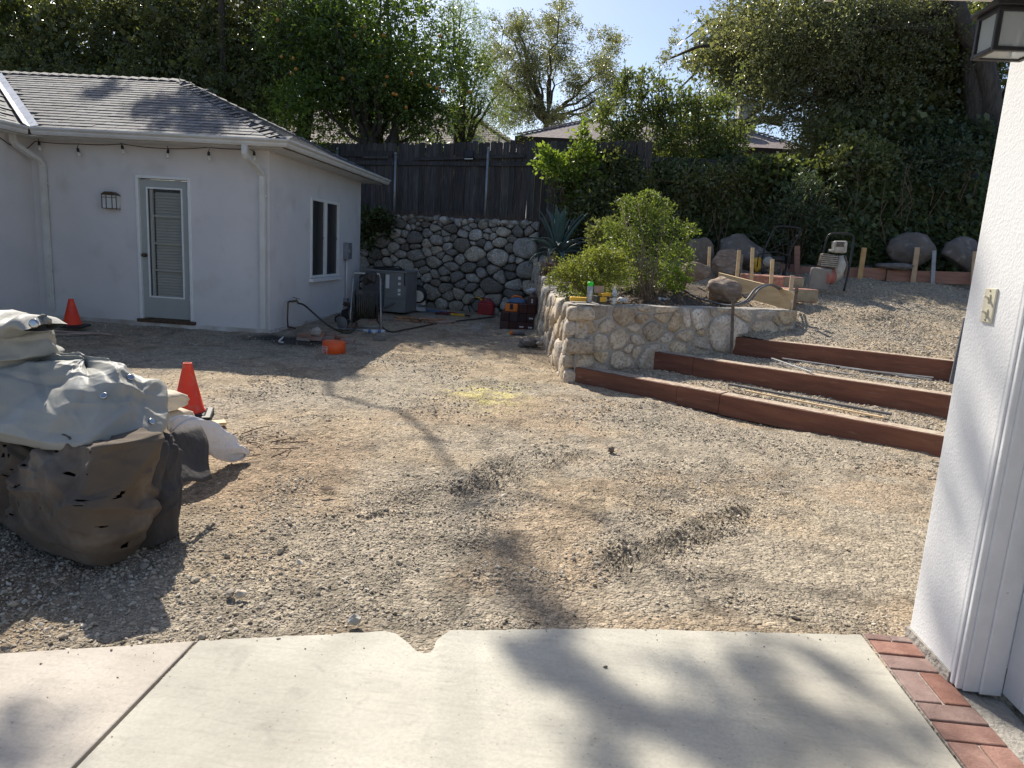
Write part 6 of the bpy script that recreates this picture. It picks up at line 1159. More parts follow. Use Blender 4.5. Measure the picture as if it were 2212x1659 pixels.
MB().grid(P).build('top_fold', 'tarp_grey', TB, world=True, smooth=True)
def grom(x, y, Y, n=(0.2, -1, .3)):
    c = ay(x, y, Y); MB().lathe([(.0, .003), (.010, .003), (.010, -.002), (.022, -.002), (.022, .003), (.018, .007), (.012, .007)], c, 16, n).build('grommet', 'chrome', TB, world=True, smooth=True)

_tb = [c for c in TB.children if c.name.startswith('sheet')][0]; _tl = rootloc(TB); _tv = [v.co + _tl for v in _tb.data.vertices]; _tn = [v.normal.copy() for v in _tb.data.vertices]
for gx, gy in ((285, 803), (213, 848), (335, 900)):
    rd = Vector(ray(gx, gy)).normalized(); e0 = Vector(EYE); best = None
    for q_, n_ in zip(_tv, _tn):
        dd_ = q_ - e0; k_ = dd_.dot(rd); off_ = (dd_ - rd * k_).length
        if off_ < .03 and (best is None or k_ < best[0]): best = (k_, q_, n_)
    if best:
        n_ = best[2] if best[2].dot(rd) < 0 else -best[2]; MB().lathe([(.0, .003), (.008, .003), (.008, -.002), (.017, -.002), (.017, .003), (.014, .006), (.010, .006)], best[1] + n_ * .004, 16, n_).build('grommet', 'chrome', TB, world=True, smooth=True)
# folded tarps heaped at the top left
T2_ = thing('folded_tarp', (-3.1, 3.6, .95), 'crumpled pale grey tarp heaped behind the silver tarpaulin, far left', 'tarpaulin'); 
plan = [(-4.2, 3.4), (-3.2, 3.22), (-2.8, 3.16), (-2.64, 3.30), (-2.68, 3.5), (-3.2, 3.7), (-4.2, 3.8)]
cloth('sheet', plan, [(0, -.02, .80), (.2, .06, .84), (.55, .02, .95), (.8, -.08, 1.0), (1, -.35, 1.02)], 'tarp_grey', T2_, 51, .05, nu=260, nv=120, fu=3, fv=3, drape=1, cr=[(14, 25, .3, .6, .4, .08, .05), (50, 26, .6, 1.1, .2, .025, .02)])
T3_ = thing('printed_tarp', (-3.0, 3.6, 1.03), 'rolled tarp with printed edge and grommet topping the pile at far left', 'tarpaulin')
mb = MB(); P = []
ya_, yb3 = [Vector(ay(x, y, 3.3)) for x, y in ((-60, 700), (100, 700))]
for i in range(26):
    row = []; s = i / 25; c = ya_.lerp(yb3, s); rz_ = .052 * (1 - .75 * max(0, (s - .7) / .3) ** 2); 
    for j in range(16): a = 2 * math.pi * j / 15; row.append((c.x + .01 * math.sin(a * 3), c.y + .15 * math.cos(a), c.z - .005 + rz_ * math.sin(a) * (1 + .25 * math.sin(s * 11 + a * 2)) + .012 * math.sin(s * 17)))
    P.append(row)
mb.grid(P).build('roll', 'tarp_grey', T3_, world=True, smooth=True); c = ay(73, 699, 3.12); MB().lathe([(.010, .003), (.010, -.002), (.022, -.002), (.022, .005), (.012, .006)], c, 16, (.1, -1, .2)).build('grommet', 'chrome', T3_, world=True, smooth=True)
c = ay(88, 686, 3.3); P = [[Vector(ay(x, y, 3.3 + .02 * ((k + j) % 3))) for j, y in enumerate((ya1, (ya1 + yb1) / 2, yb1))] for k, (x, ya1, yb1) in enumerate(((80, 684, 692), (92, 678, 694), (104, 682, 700), (112, 690, 698)))]; o = MB().grid(P).build('corner_flap', 'tarp_grey', T3_, world=True, smooth=True); o.modifiers.new('t', 'SOLIDIFY').thickness = .004
# blue-grey sheet peeking further back
# cement bags
def bag(c, d, rz, seed, lab):
    e = thing('cement_bag', tuple(c), lab, 'cement bag', 'cement bags under the tarp', rz=rz); bm = bmesh.new(); bmesh.ops.create_cube(bm, size=1); bmesh.ops.subdivide_edges(bm, edges=bm.edges, cuts=9, use_grid_fill=True)
    rr = random.Random(seed)
    for v in bm.verts:
        x, y, z = v.co * 2; ex = 1 - .30 * abs(x) ** 6 - .25 * abs(y) ** 6 ; v.co = Vector((x * d[0] / 2, y * d[1] / 2 * (1 - .06 * abs(z)), z * d[2] / 2 * ex)) + Vector((0, 0, d[2] / 2)); v.co += Vector((math.sin(z * 5 + y * 7), math.sin(x * 9 + z * 4), math.sin(x * 7 + y * 11))) * .004
    me = bpy.data.meshes.new('sack'); bm.to_mesh(me); bm.free(); me.materials.append(M['paper_bag']); me.polygons.foreach_set('use_smooth', [True] * len(me.polygons)); link('sack', me, e); return e
cb = ay(392, 880, 4.1); b1 = bag((cb[0] - .47, 4.28, .335), (.62, .40, .13), -.12, 1, 'upper tan paper mortar mix bag beside the orange cone'); b2 = bag((cb[0] - .45, 4.30, .20), (.62, .42, .135), .05, 2, 'lower paper cement bag under the mortar mix bag'); b3 = bag((cb[0] - .48, 4.32, .06), (.62, .42, .135), -.05, 3, 'bottom paper bag mostly hidden by the white sack')
fr_ = (R(90), 0, 0); text_mesh('print', 'MIX', .062, 'ink', b1, (.165, -.205, .065), fr_); text_mesh('print', 'TYPE-S', .026, 'ink', b1, (.185, -.204, .027), fr_); text_mesh('print', 'SPEC', .06, 'ink', b2, (.16, -.215, .065), (R(90), R(180), 0))
mb = MB()
for i in range(11): mb.box((.245 + i * .0062, -.2035, .068), (.0035 if i % 3 else .0018, .0012, .05))
mb.build('barcode', 'ink', b1); MB().b2((.236, -.203, .038), (.316, -.2025, .098)).build('barcode_panel', 'paper_bag', b1)
WS = thing('white_sack', tuple(azg(470, 985, 0)), 'crumpled white woven plastic sack on the dirt beside the pile', 'sack')
P = []; c0 = ay(395, 925, 4.05); c1 = azg(512, 992, .03)
for i in range(40):
    s = i / 39; c = Vector(c0).lerp(Vector(c1), s); c.z = .30 * (1 - s) ** 1.1 + .05; w_ = .84 * (.10 + .20 * math.sin(min(1, s * 1.25 + .12) * 2.6) ** 1.0) * (1 if s < .93 else (1.07 - s) / .14); row = []
    for j in range(40):
        a = 2 * math.pi * j / 39; f = 1 + .25 * float(folds(np.array(s * 2.), np.array(math.cos(a) * .6 + 2.), 77, 3, 3)) - .12; row.append((c.x + .14 * math.cos(a) * w_ / .2 * f * .6, c.y + w_ * .75 * math.cos(a + .5) * f, max(.004, c.z + w_ * .42 * math.sin(a) * f)))
    P.append(row)
MB().grid(P).build('sack', 'white_sack', WS, world=True, smooth=True)
# cones
def cone(base, h, rz, lab, clean):
    e = thing('traffic_cone', tuple(base), lab, 'traffic cone', 'orange traffic cones', rz=rz); MB().box((0, 0, .015), (.36, .36, .03)).box((0, 0, .035), (.28, .28, .012), taper=.9).build('rubber_base', 'black_plastic', e, bevel=.012, bseg=2)
    MB().lathe([(.125, .035), (.128, .05), (.120, .055), (.036, h - .02), (.034, h), (.026, h), (.026, h - .02), (.10, .06)], (0, 0, 0), 32).build('cone_body', 'cone_orange', e, smooth=True); return e
def cone_h(bx, by, ty):
    b = azg(bx, by, .0); t = ay(bx, ty, b[1]); return b, t[2]
b, h = cone_h(157, 713, 646); b[2] = .045; cone(b, h - .045, .2, 'orange traffic cone near the house wall, standing on thin laths', 1)
b, h = cone_h(408, 900, 784); b[2] = .012; c = cone(b, h - .012, .4, 'bright orange traffic cone in the sun beside the cement bags', 0)
for (p, q, lab) in (((88, 713), (245, 722), 'thin lath under the shaded traffic cone'), ((105, 722), (225, 719), 'second lath crossing under the shaded cone')):
    a, b = azg(*p, .03), azg(*q, .03); e = thing('wooden_lath', tuple((a + b) / 2), lab, 'lath', 'laths on the ground'); MB().beam(a, b, .04, .018).build('strip', 'cedar_offcut', e, world=True)
a, b = azg(400, 918, .03), azg(487, 912, .03); e = thing('wooden_board', tuple((a + b) / 2), 'short pale board lying beside the sunlit cone', 'board'); MB().beam(a, b, .10, .02).build('plank', 'pine', e, world=True)
# ------------------------------------------------------------------ service corner
# hose bib
SP = thing('garden_tap', (HX + .1, 10.7, 0), 'brass garden tap on a bent copper pipe beside the house corner', 'tap')
X = HX + .09
def sx(px, py, dx=.09): return Vector(ax(px, py, HX + dx))
MB().tube([sx(640, 738), sx(640, 712), sx(636, 708), sx(622, 706), sx(621, 690), sx(622, 660), sx(622, 654), sx(625, 651), sx(634, 651)], .013, 8).build('pipe', 'old_brass', SP, world=True, smooth=True)
MB().tube([sx(632, 651), sx(641, 650), sx(644, 655, .12)], [.018, .02, .016], 10).build('valve', 'old_brass', SP, world=True, smooth=True); a = sx(640, 644); MB().beam(a + Vector((-.05, -.02, .01)), a + Vector((.05, .02, -.015)), .012, .012).tube([a, sx(640, 650)], .008, 6).build('handle', 'rust', SP, world=True)
def curve(pts, n=8):
    P = [Vector(p) for p in pts]; out = []
    for i in range(len(P) - 1):
        p0, p1, p2, p3 = P[max(i - 1, 0)], P[i], P[i + 1], P[min(i + 2, len(P) - 1)]
        for k in range(n): t = k / n; out.append(.5 * ((2 * p1) + (-p0 + p2) * t + (2 * p0 - 5 * p1 + 4 * p2 - p3) * t * t + (-p0 + 3 * p1 - 3 * p2 + p3) * t ** 3))
    out.append(P[-1]); return out
HO = thing('garden_hose', (-3.9, 11.3, 0), 'dark olive hose running from the tap down to the hose reel', 'hose')
MB().tube(curve([sx(644, 655, .12), sx(655, 658, .15), sx(668, 668, .25), azg(705, 700, .25), azg(735, 716, .05), azg(752, 720, .02), azg(765, 712, .06), azg(770, 697, .12)]), .016, 8).build('tube', 'hose_olive', HO, world=True, smooth=True)
HO2 = thing('garden_hose', (-2.5, 13, 0), 'olive hose trailing from the reel over the gravel to the timber stack', 'hose')
MB().tube(curve([ay(795, 662, 12.1), ay(806, 672, 12.0), azg(820, 700, .08), azg(842, 716, .02), azg(870, 713, .02), azg(920, 703, .02), azg(965, 696, .02), azg(1020, 690, .02), azg(1068, 684, .02)]), .013, 8).build('tube', 'hose_olive', HO2, world=True, smooth=True)
# hose reel
rb = azg(790, 712, 0); RE = thing('hose_reel', tuple(rb), 'upright hose reel cart wound with olive hose by the air conditioner', 'hose reel', rz=.25)
for s in (-1, 1): mb = MB(); mb.tube([(s * .26, -.22, .02), (s * .235, -.05, .42), (s * .22, .02, .86)], .016, 8); mb.tube([(s * .24, .22, .02), (s * .23, .04, .45)], .014, 8); mb.build('frame_leg', 'can_silver', RE, smooth=True)
mb = MB(); mb.tube([(-.22, .02, .86), (-.20, .02, .93), (.20, .02, .93), (.22, .02, .86)], .016, 8); mb.tube([(-.26, -.22, .02), (.26, -.22, .02)], .018, 8); mb.tube([(-.24, .22, .02), (.24, .22, .02)], .016, 8); mb.build('handle', 'can_silver', RE, smooth=True)
for s in (-1, 1): MB().lathe([(.03, -.01), (.25, -.012), (.26, 0), (.25, .012), (.03, .01)], (s * .185, 0, .40), 28, (1, 0, 0)).build('flange', 'black_plastic', RE, smooth=True)
mb = MB()
for lay, rr_ in ((0, .19), (1, .165)):
    pts = []
    for i in range(0, 9 * 18 + 1):
        a = i / 18 * 2 * math.pi; pts.append((-.15 + .30 * i / (9 * 18), rr_ * math.cos(a), .40 + rr_ * math.sin(a) * (1.0 + .12 * (math.sin(a) < -.3))))
    mb.tube(pts, .015, 6)
mb.build('wound_hose', 'hose_olive', RE, smooth=True); MB().blob((.04, .0, .86), (.11, .06, .12), 3, .25, 4).build('glove', 'black_plastic', RE, smooth=True)
# air conditioner
a0 = azg(777, 676, 0); AC = thing('air_conditioner', (a0[0] + .45, 14.55, .07), 'grey outdoor air conditioner unit against the stone wall', 'air conditioner', rz=-.1)
ACW, ACD, ACH = .92, .72, .80
MB().box((0, 0, ACH / 2 + .05), (ACW, ACD, ACH)).build('cabinet', 'ac_grey', AC, bevel=.012, bseg=2); MB().box((0, 0, ACH + .062), (ACW + .03, ACD + .03, .04)).build('lid', 'ac_grey', AC, bevel=.01); MB().lathe([(.29, 0), (.31, .02), (.28, .04), (.05, .045)], (-.05, 0, ACH + .08), 28).build('fan_guard', 'ac_dark', AC, smooth=True)
MB().box((-.22, -ACD / 2 - .004, ACH / 2 + .06), (.46, .008, ACH - .08)).build('coil', 'ac_dark', AC); lp = None
for i in range(23):
    x = -.44 + i * .0196; 
    if lp is None: o = lp = MB().box((0, 0, 0), (.006, .008, ACH - .08)).build('grille_bar', 'ac_grey', AC)
    else: o = lp.copy(); col.objects.link(o); o.parent = AC
    o.location = (x, -ACD / 2 - .012, ACH / 2 + .06)
for z in (.22, .42, .62): MB().box((-.22, -ACD / 2 - .018, z), (.46, .006, .008)).build('grille_bar', 'ac_grey', AC)
MB().box((.235, -ACD / 2 - .008, .58), (.41, .016, .5)).build('access_panel', 'ac_grey', AC, bevel=.004); MB().box((.08, -ACD / 2 - .018, .66), (.075, .003, .27)).build('label', 'label_white', AC)
for z, h_ in ((.74, .06), (.63, .05), (.50, .06), (.42, .04)): MB().box((.33, -ACD / 2 - .018, z), (.055, .003, h_)).build('label', 'label_white', AC)
MB().tube([(.44, -.38, .85), (.44, -.39, .72), (.45, -.385, .60)], .012, 6).tube([(-.2, -.3, .93), (.1, .2, .95), (.4, -.3, .90)], .012, 6).build('cable', 'rubber', AC, smooth=True); MB().tube([(.25, -.40, .25), (.05, -.42, .13), (-.1, -.5, .06)], .02, 8).build('refrigerant_line', 'conduit_grey', AC, smooth=True)
MB().tube([(-.46, -.6, .3), (-.50, -.5, .15), (-.35, -.45, .08)], .014, 6).build('flex_conduit', 'conduit_grey', AC, smooth=True)
# bricks edging and loose bricks
def bk(px, py, rz, lab, z=.03, m='brick_dusty', d=(.20, .095, .06)):
    p = azg(px, py, 0); e = thing('loose_brick', (p[0], p[1], max(p[2], 0) + z - .03), lab, 'brick', 'bricks lying near the house wall', rz=rz); MB().box((0, 0, .03), d).build('brick', m, e, bevel=.006); return e
q = 0
for i in range(4): bk(657 + i * 25, 737 - i * 1.5, .02 + .03 * i, ['bottom row brick next to the copper pipe', 'bottom row brick second from the copper pipe', 'bottom row brick third from the copper pipe', 'bottom row brick at the right end of the low brick row'][i])
for i in range(3): bk(660 + i * 25, 737 - i * 1.5, .03, ['upper brick nearest the copper pipe', 'upper brick in the middle of the low brick row', 'upper broken brick at the right of the low brick row'][i], z=.09)
bk(745, 712, .9, 'dusty brick laid askew behind the circular saw', .03); bk(762, 708, 1.2, 'chipped brick near the hose reel leg', .03)
bk(751, 741, -.15, 'lone red brick on the gravel behind the orange bucket'); bk(820, 736, .3, 'lone dusty brick to the right of the water bottles', m='rubble'); bk(808, 694, .1, 'brick half sunk below the air conditioner')
e = thing('plastic_pipe', tuple(azg(606, 738, 0)), 'short white elbowed pvc pipe sticking out at the house corner', 'pipe'); MB().tube(curve([ax(620, 722, HX + .1), azg(603, 737, .05), azg(612, 740, .02)], 4), .014, 8).build('tube', 'white_pvc', e, world=True, smooth=True)
e = thing('concrete_chunk', tuple(azg(682, 712, .1)), 'broken whitish mortar chunk leaning on the house wall', 'chunk'); MB().blob(azg(684, 715, .16), (.09, .05, .08), 2, .2, 5).build('chunk', 'mortar', e, world=True)
# circular saw + miter saw
p = azg(738, 715, 0); e = thing('circular_saw', tuple(p), 'small circular saw with silver guard lying by the bricks', 'circular saw', rz=-.3)
MB().lathe([(.01, -.006), (.10, -.006), (.105, 0), (.10, .012), (.01, .012)], (0, 0, .13), 24, (0, 1, 0)).build('blade_guard', 'conduit_grey', e, smooth=True); MB().box((0, .0, .045), (.30, .14, .008)).build('shoe', 'steel_flat', e); MB().cyl((0, .02, .14), (0, .18, .14), .05).build('motor', 'black_plastic', e, smooth=True); MB().tube([(-.02, .08, .2), (-.10, .08, .25), (-.18, .08, .20), (-.18, .08, .14), (-.08, .08, .13)], .018, 8).build('handle', 'black_plastic', e, smooth=True)
p = azg(757, 700, 0); e = thing('power_tool_heap', tuple(p), 'heap of dark power tools and cords behind the circular saw', 'tools'); MB().blob((0, .05, .16), (.16, .13, .13), 3, .2, 3).tube([(.1, -.05, .1), (.15, -.1, .2), (.05, -.1, .3), (-.05, 0, .25)], .03, 8).build('motor_body', 'black_plastic', e, smooth=True); MB().lathe([(.02, -.02), (.07, -.02), (.075, .02), (.02, .03)], (.06, -.1, .22), 16, (0, -1, .2)).build('knob', 'rust', e, smooth=True); MB().blob((-.05, .02, .34), (.10, .07, .05), 3, .2, 8).build('strap', 'dark_sill', e, smooth=True)
p = azg(892, 672, 0); e = thing('miter_saw', (p[0], p[1], p[2]), 'yellow and black miter saw in front of the stone wall', 'miter saw', rz=.2)
MB().box((0, 0, .06), (.55, .42, .08)).lathe([(.2, 0), (.2, .06)], (0, 0, .09), 24).build('table', 'steel_flat', e, bevel=.006); MB().b2((-.26, .05, .14), (.26, .08, .22)).build('fence', 'can_silver', e); MB().lathe([(.05, -.03), (.16, -.03), (.19, .0), (.16, .03), (.05, .03)], (.10, -.02, .36), 28, (0, 1, 0)).build('blade_housing', 'black_plastic', e, smooth=True); MB().lathe([(.0, .0), (.12, .0), (.12, .004), (.0, .004)], (.10, -.06, .33), 28, (0, -1, 0)).build('blade', 'can_silver', e)
MB().cyl((-.12, -.05, .42), (-.28, -.05, .48), .07, .055).build('motor', 'yellow', e, smooth=True); MB().tube([(.2, -.02, .5), (.12, -.02, .56), (-.02, -.02, .54)], .025, 8).build('handle', 'black_plastic', e, smooth=True); MB().beam((-.1, .05, .12), (.0, .0, .5), .07, .06).build('arm', 'yellow', e, bevel=.01)
# offcut stack
p0 = azg(900, 698, 0); proto = None
for i in range(34):
    x = -.42 + .84 * (i % 12) / 11 + random.uniform(-.02, .02); l = i // 12; e_l = random.uniform(.30, .42)
    if proto is None: proto = thing('wood_offcut', (0, 0, 0), '', 'offcut', 'cedar stake offcuts piled on the gravel'); MB().prism([(-.035, 0, 0), (.035, 0, 0), (.035, .32, 0), (0, .38, 0), (-.035, .30, 0)], (0, 0, .022)).build('offcut', 'cedar_offcut', proto); o = proto
    else: o = copy_tree(proto)
    o.location = (p0[0] + x, p0[1] - .1 + random.uniform(-.05, .06) + l * .02, p0[2] + .012 + l * .03 + random.uniform(0, .006)); o.rotation_euler = (random.uniform(-.04, .06), random.uniform(-.05, .05), -.75 + random.uniform(-.25, .25) + .25 * x); o['label'] = 'short pointed cedar offcut in the loose pile on the gravel beyond the hose'
# red cord pile, crowbars, gas can
CR_ = thing('extension_cord', tuple(azg(1000, 678, 0)), 'tangled dark red extension cord heaped before the stone wall', 'cord'); pts = []; c = azg(990, 678, .03)
for i in range(90): a = i * .62; rr_ = .16 + .10 * math.sin(i * .37); pts.append((c[0] + .25 * math.sin(i * .11) * 1.4 + rr_ * math.cos(a), c[1] + rr_ * .55 * math.sin(a), .02 + .05 * abs(math.sin(i * .5)) + .09 * math.exp(-((i - 45) / 20) ** 2)))
MB().tube(curve(pts, 3), .009, 5).build('cord', 'gas_red', CR_, world=True, smooth=True); CB = thing('extension_cord', tuple(azg(1030, 676, 0)), 'looped black cable leaning against the big pale boulder stone', 'cord'); pts = [ay(x, y, 15.5) for x, y in ((1018, 680), (1012, 660), (1022, 645), (1040, 648), (1042, 668), (1030, 682), (1050, 680), (1058, 662), (1068, 655), (1075, 665))]; MB().tube(curve(pts), .009, 5).build('cord', 'rubber', CB, world=True, smooth=True)
for (p, q, m, lab, nm, ct, w_) in (((940, 676), (1015, 682), 'black_plastic', 'black pipe cutter bar with yellow grip on the gravel', 'pry_bar', 'bar', .03), ((905, 668), (965, 675), 'blue_plastic', 'blue level lying along the foot of the stone wall', 'spirit_level', 'level', .05)):
    a, b = azg(*p, .04), azg(*q, .04); e = thing(nm, tuple(a), lab, ct); MB().beam(a, b, w_, w_).build('bar', m, e, world=True, bevel=.004)
    if m == 'black_plastic': MB().beam(a + (b - a) * .45, a + (b - a) * .85, w_ + .01, w_ + .01).build('grip', 'yellow', e, world=True, bevel=.004)
p = azg(1050, 680, 0); e = thing('fuel_can', tuple(p), 'red plastic fuel can with yellow spout in front of stone wall', 'fuel can', rz=-.05)
MB().box((0, 0, .13), (.34, .24, .26)).box((0, 0, .285), (.31, .20, .05), taper=.8).build('can', 'gas_red', e, bevel=.025, bseg=3); MB().tube([(-.08, 0, .29), (-.08, 0, .345), (.07, 0, .345), (.10, 0, .29)], .014, 8).build('handle', 'gas_red', e, smooth=True); MB().cyl((-.12, 0, .29), (-.12, 0, .34), .03).cyl((-.13, 0, .34), (-.27, 0, .37), .018, .008).build('spout', 'yellow', e, smooth=True)
# timber stack
st = azg(1172, 717, 0); X1 = st[0] + .02; k = 0; w6 = .158; y0 = 12.9; z0_ = .055; rot_ = .04
lay = [(0, [0, 1, 2, 3, 4], .02), (1, [0, 1, 2, 3, 4], .10), (2, [2, 3, 4], .1), (3, [3, 4], .10), (4, [4], .55)]
names = ['bottom', 'second', 'third', 'fourth', 'top']; posn = ['leftmost', 'second from left', 'middle', 'second from right', 'rightmost']; TS = None
rows = [5, 5, 3, 2, 1]
for (lv, cols, dy) in lay:
    for cidx in cols:
        x = X1 - (4 - cidx) * (w6 + .003) - w6 / 2 - .02; L = 1.5 - (.3 if cidx < 2 else 0)
        e = thing('stacked_timber', (x, y0 + dy + random.uniform(-.02, .03), z0_ + lv * w6), '%s timber in the %s layer of the dark timber stack' % (posn[cidx], names[lv]), 'timber', 'short timbers stacked against the planter wall', rz=random.uniform(-.02, .02))
        MB().b2((-w6 / 2, 0, .001), (w6 / 2, L - dy, w6 - .001)).build('beam', 'timber_dark', e, bevel=.005)
        if (lv, cidx) in ((0, 2), (0, 3), (0, 4), (1, 3), (1, 4), (3, 3)):
            dd_ = (.026, .002, .075) if (lv, cidx) in ((0, 4), (3, 3)) else (.072, .002, .026); MB().box((.0, -.002, .075), dd_).build('tag', 'label_white', e); text_mesh('print', '4X6', .018, 'ink', e, (0, -.0035, .075), (R(90), R(90) if dd_[0] < .05 else 0, 0))
c = ay(1118, 652, 13.5); e = thing('leaf_blower', tuple(c), 'dark blue and orange leaf blower resting on the timber stack', 'leaf blower'); MB().blob((0, .05, .0), (.17, .12, .09), 3, .04, 3).build('housing', 'blue_plastic', e, smooth=True); MB().tube([(-.2, -.04, -.05), (0, -.08, -.04), (.22, -.06, -.03)], .032, 10).build('nozzle', 'black_plastic', e, smooth=True); MB().tube([(-.12, 0, .07), (-.06, 0, .11), (.06, 0, .10), (.1, 0, .05)], .014, 8).build('handle', 'orange_cap', e, smooth=True)
c = ay(1105, 672, 13.3); e = thing('tool_case', (c[0], c[1], 2 * w6 + z0_), 'orange tool case beneath the leaf blower', 'tool case'); MB().box((0, 0, .07), (.24, .15, .14)).build('case', 'orange_cap', e, bevel=.01); MB().box((0, -.08, .09), (.06, .015, .10)).build('latch', 'black_plastic', e, bevel=.003); c = ay(1138, 664, 13.2); e = thing('paint_can', tuple(c), 'small dark tin with silver lid on the timber stack', 'tin'); MB().cyl((0, 0, -.06), (0, 0, .04), .045).build('tin', 'black_plastic', e, smooth=True); MB().cyl((0, 0, .04), (0, 0, .055), .047).build('lid', 'can_silver', e, smooth=True)
c = ay(1150, 628, 13.9); e = thing('plastic_bag', tuple(c), 'crumpled clear plastic bag on top of the timber stack', 'bag'); MB().blob((0, 0, .0), (.12, .09, .05), 3, .4, 6).build('bag', 'white_sack', e, smooth=True); c = ay(1166, 623, 14.0); e = thing('paint_tin', tuple(c), 'small white tin at the back of the timber stack', 'tin'); MB().cyl((0, 0, -.05), (0, 0, .03), .05).build('tin', 'dirty_white', e, smooth=True); MB().cyl((0, 0, .03), (0, 0, .04), .052).build('lid', 'bellows', e, smooth=True)
# spray can on gravel, bottles
def can(p, r_, L, ax_, cap, lab, body='can_dark'):
    e = thing('spray_can', tuple(p), lab, 'spray can', 'marking paint cans'); a = Vector(ax_).normalized(); MB().lathe([(r_ * .9, 0), (r_, .01), (r_, L * .78), (r_ * .8, L * .82)], (0, 0, 0), 18, a).build('can', body, e, smooth=True); MB().lathe([(r_ * .98, L * .80), (r_ * .95, L * .97), (r_ * .8, L), (r_ * .7, L)], (0, 0, 0), 18, a).build('cap', cap, e, smooth=True); return e
can(azg(1133, 720, .035), .035, .26, (-1, -.25, 0), 'orange_cap', 'spray paint can with orange cap lying before the timber stack')
c = ay(1272, 663, 8.72); c[2] = .928; can(c, .036, .25, (0, 0, 1), 'green_cap', 'silver spray can with bright green cap on the planter wall', 'can_silver')
def bottle(p, axis, lab, s=1.0):
    e = thing('water_bottle', tuple(p), lab, 'water bottle', 'clear plastic water bottles'); MB().lathe([(.02, 0), (.030, .005), (.032, .02), (.029, .035), (.032, .05), (.029, .065), (.032, .08), (.031, .13), (.026, .155), (.013, .18), (.013, .195)], (0, 0, 0), 20, axis).build('bottle', 'bottle_plastic', e, smooth=True); MB().lathe([(.015, .19), (.015, .205), (.003, .206)], (0, 0, 0), 12, axis).build('cap', 'label_white', e, smooth=True); MB().lathe([(.0325, .075), (.0325, .12)], (0, 0, 0), 20, axis).build('sleeve', 'can_silver' if axis[2] > .5 else 'blue_plastic', e, smooth=True)
c = ay(1325, 664, 8.85); c[2] = .928; bottle(c, (0, 0, 1), 'clear water bottle standing on the planter wall beside yellow boxes'); bottle(azg(812, 717, .035), (-1, .05, .05), 'crushed water bottle with blue label lying at the reel foot'); bottle(azg(832, 716, .035), (-1, -.4, 0), 'second water bottle lying right of the reel foot')
# yellow boxes on the wall
c = ay(1298, 660, 8.85); c[2] = .93; e = thing('nail_box', tuple(c), 'yellow and black fastener box with open flap on the planter wall', 'box', rz=.35); MB().box((0, 0, .04), (.16, .12, .08)).build('carton', 'black_plastic', e, bevel=.003); MB().box((.0, -.061, .04), (.09, .002, .06)).build('label', 'yellow', e); MB().box((.04, 0, .10), (.14, .10, .04), (0, -.1, .2)).build('tray', 'yellow', e, bevel=.003); MB().box((-.02, .05, .155), (.13, .006, .09), (-.2, 0, .1)).build('flap', 'cedar_offcut', e); text_mesh('print', '123', .022, 'label_white', e, (.05, -.063, .035), (R(90), 0, 0))
c = ay(1250, 650, 8.75); c[2] = .935; e = thing('yellow_pouch', tuple(c), 'flat yellow plastic case on the left corner of planter wall', 'case', rz=.2); MB().box((0, 0, .025), (.22, .10, .05)).build('case', 'yellow', e, bevel=.012, bseg=2)
# bucket
p = azg(721, 762, 0); e = thing('bucket', tuple(p), 'orange bucket lying upside down, sunk in the gravel by the tap', 'bucket', rz=.0); MB().lathe([(.158, -.05), (.150, .15), (.140, .16), (.138, .155), (.04, .155), (.035, .152)], (0, 0, 0), 36).build('pail', 'bucket_orange', e, smooth=True)
def on_cyl(name, mb_, m, r0, ang0, parent):   # wrap flat decal (x,z) on the pail
    vs = []
    for (x, y, z) in mb_.v: a = ang0 + x / r0; rr_ = .1565 - .038 * (z) + y; vs.append((rr_ * math.sin(a), -rr_ * math.cos(a), z))
    q = MB(); q.v = vs; q.f = mb_.f; return q.build(name, m, parent)
mb = MB(); s = .052; cz = .045
for (a, b) in (((-s, cz - s), (s, cz - s)), ((s, cz - s), (s, cz + s)), ((s, cz + s), (-s, cz + s)), ((-s, cz + s), (-s, cz - s))):
    for i in range(6): p0_ = (a[0] + (b[0] - a[0]) * i / 6, .002, a[1] + (b[1] - a[1]) * i / 6); p1_ = (a[0] + (b[0] - a[0]) * (i + 1) / 6, .002, a[1] + (b[1] - a[1]) * (i + 1) / 6); mb.beam(p0_, p1_, .004, .005, (0, 1, 0))
on_cyl('logo_border', mb, 'label_white', .15, -.62, e); tx = MB(); t_me = None
cu = bpy.data.curves.new('t', 'FONT'); cu.body = 'THE\nHOME\nDEPOT'; cu.size = .038; cu.space_line = .72; cu.align_x = 'CENTER'; cu.align_y = 'CENTER'; cu.resolution_u = 2; to = bpy.data.objects.new('t', cu); col.objects.link(to); t_me = bpy.data.meshes.new_from_object(to.evaluated_get(bpy.context.evaluated_depsgraph_get())); bpy.data.objects.remove(to)
ca, sa = math.cos(R(45)), math.sin(R(45)); tx.v = [((v.co.x * ca - v.co.y * sa) * .95, .004, cz + (v.co.x * sa + v.co.y * ca) * .95) for v in t_me.vertices]; tx.f = [tuple(p.vertices) for p in t_me.polygons]; on_cyl('logo_text', tx, 'label_white', .15, -.62, e)
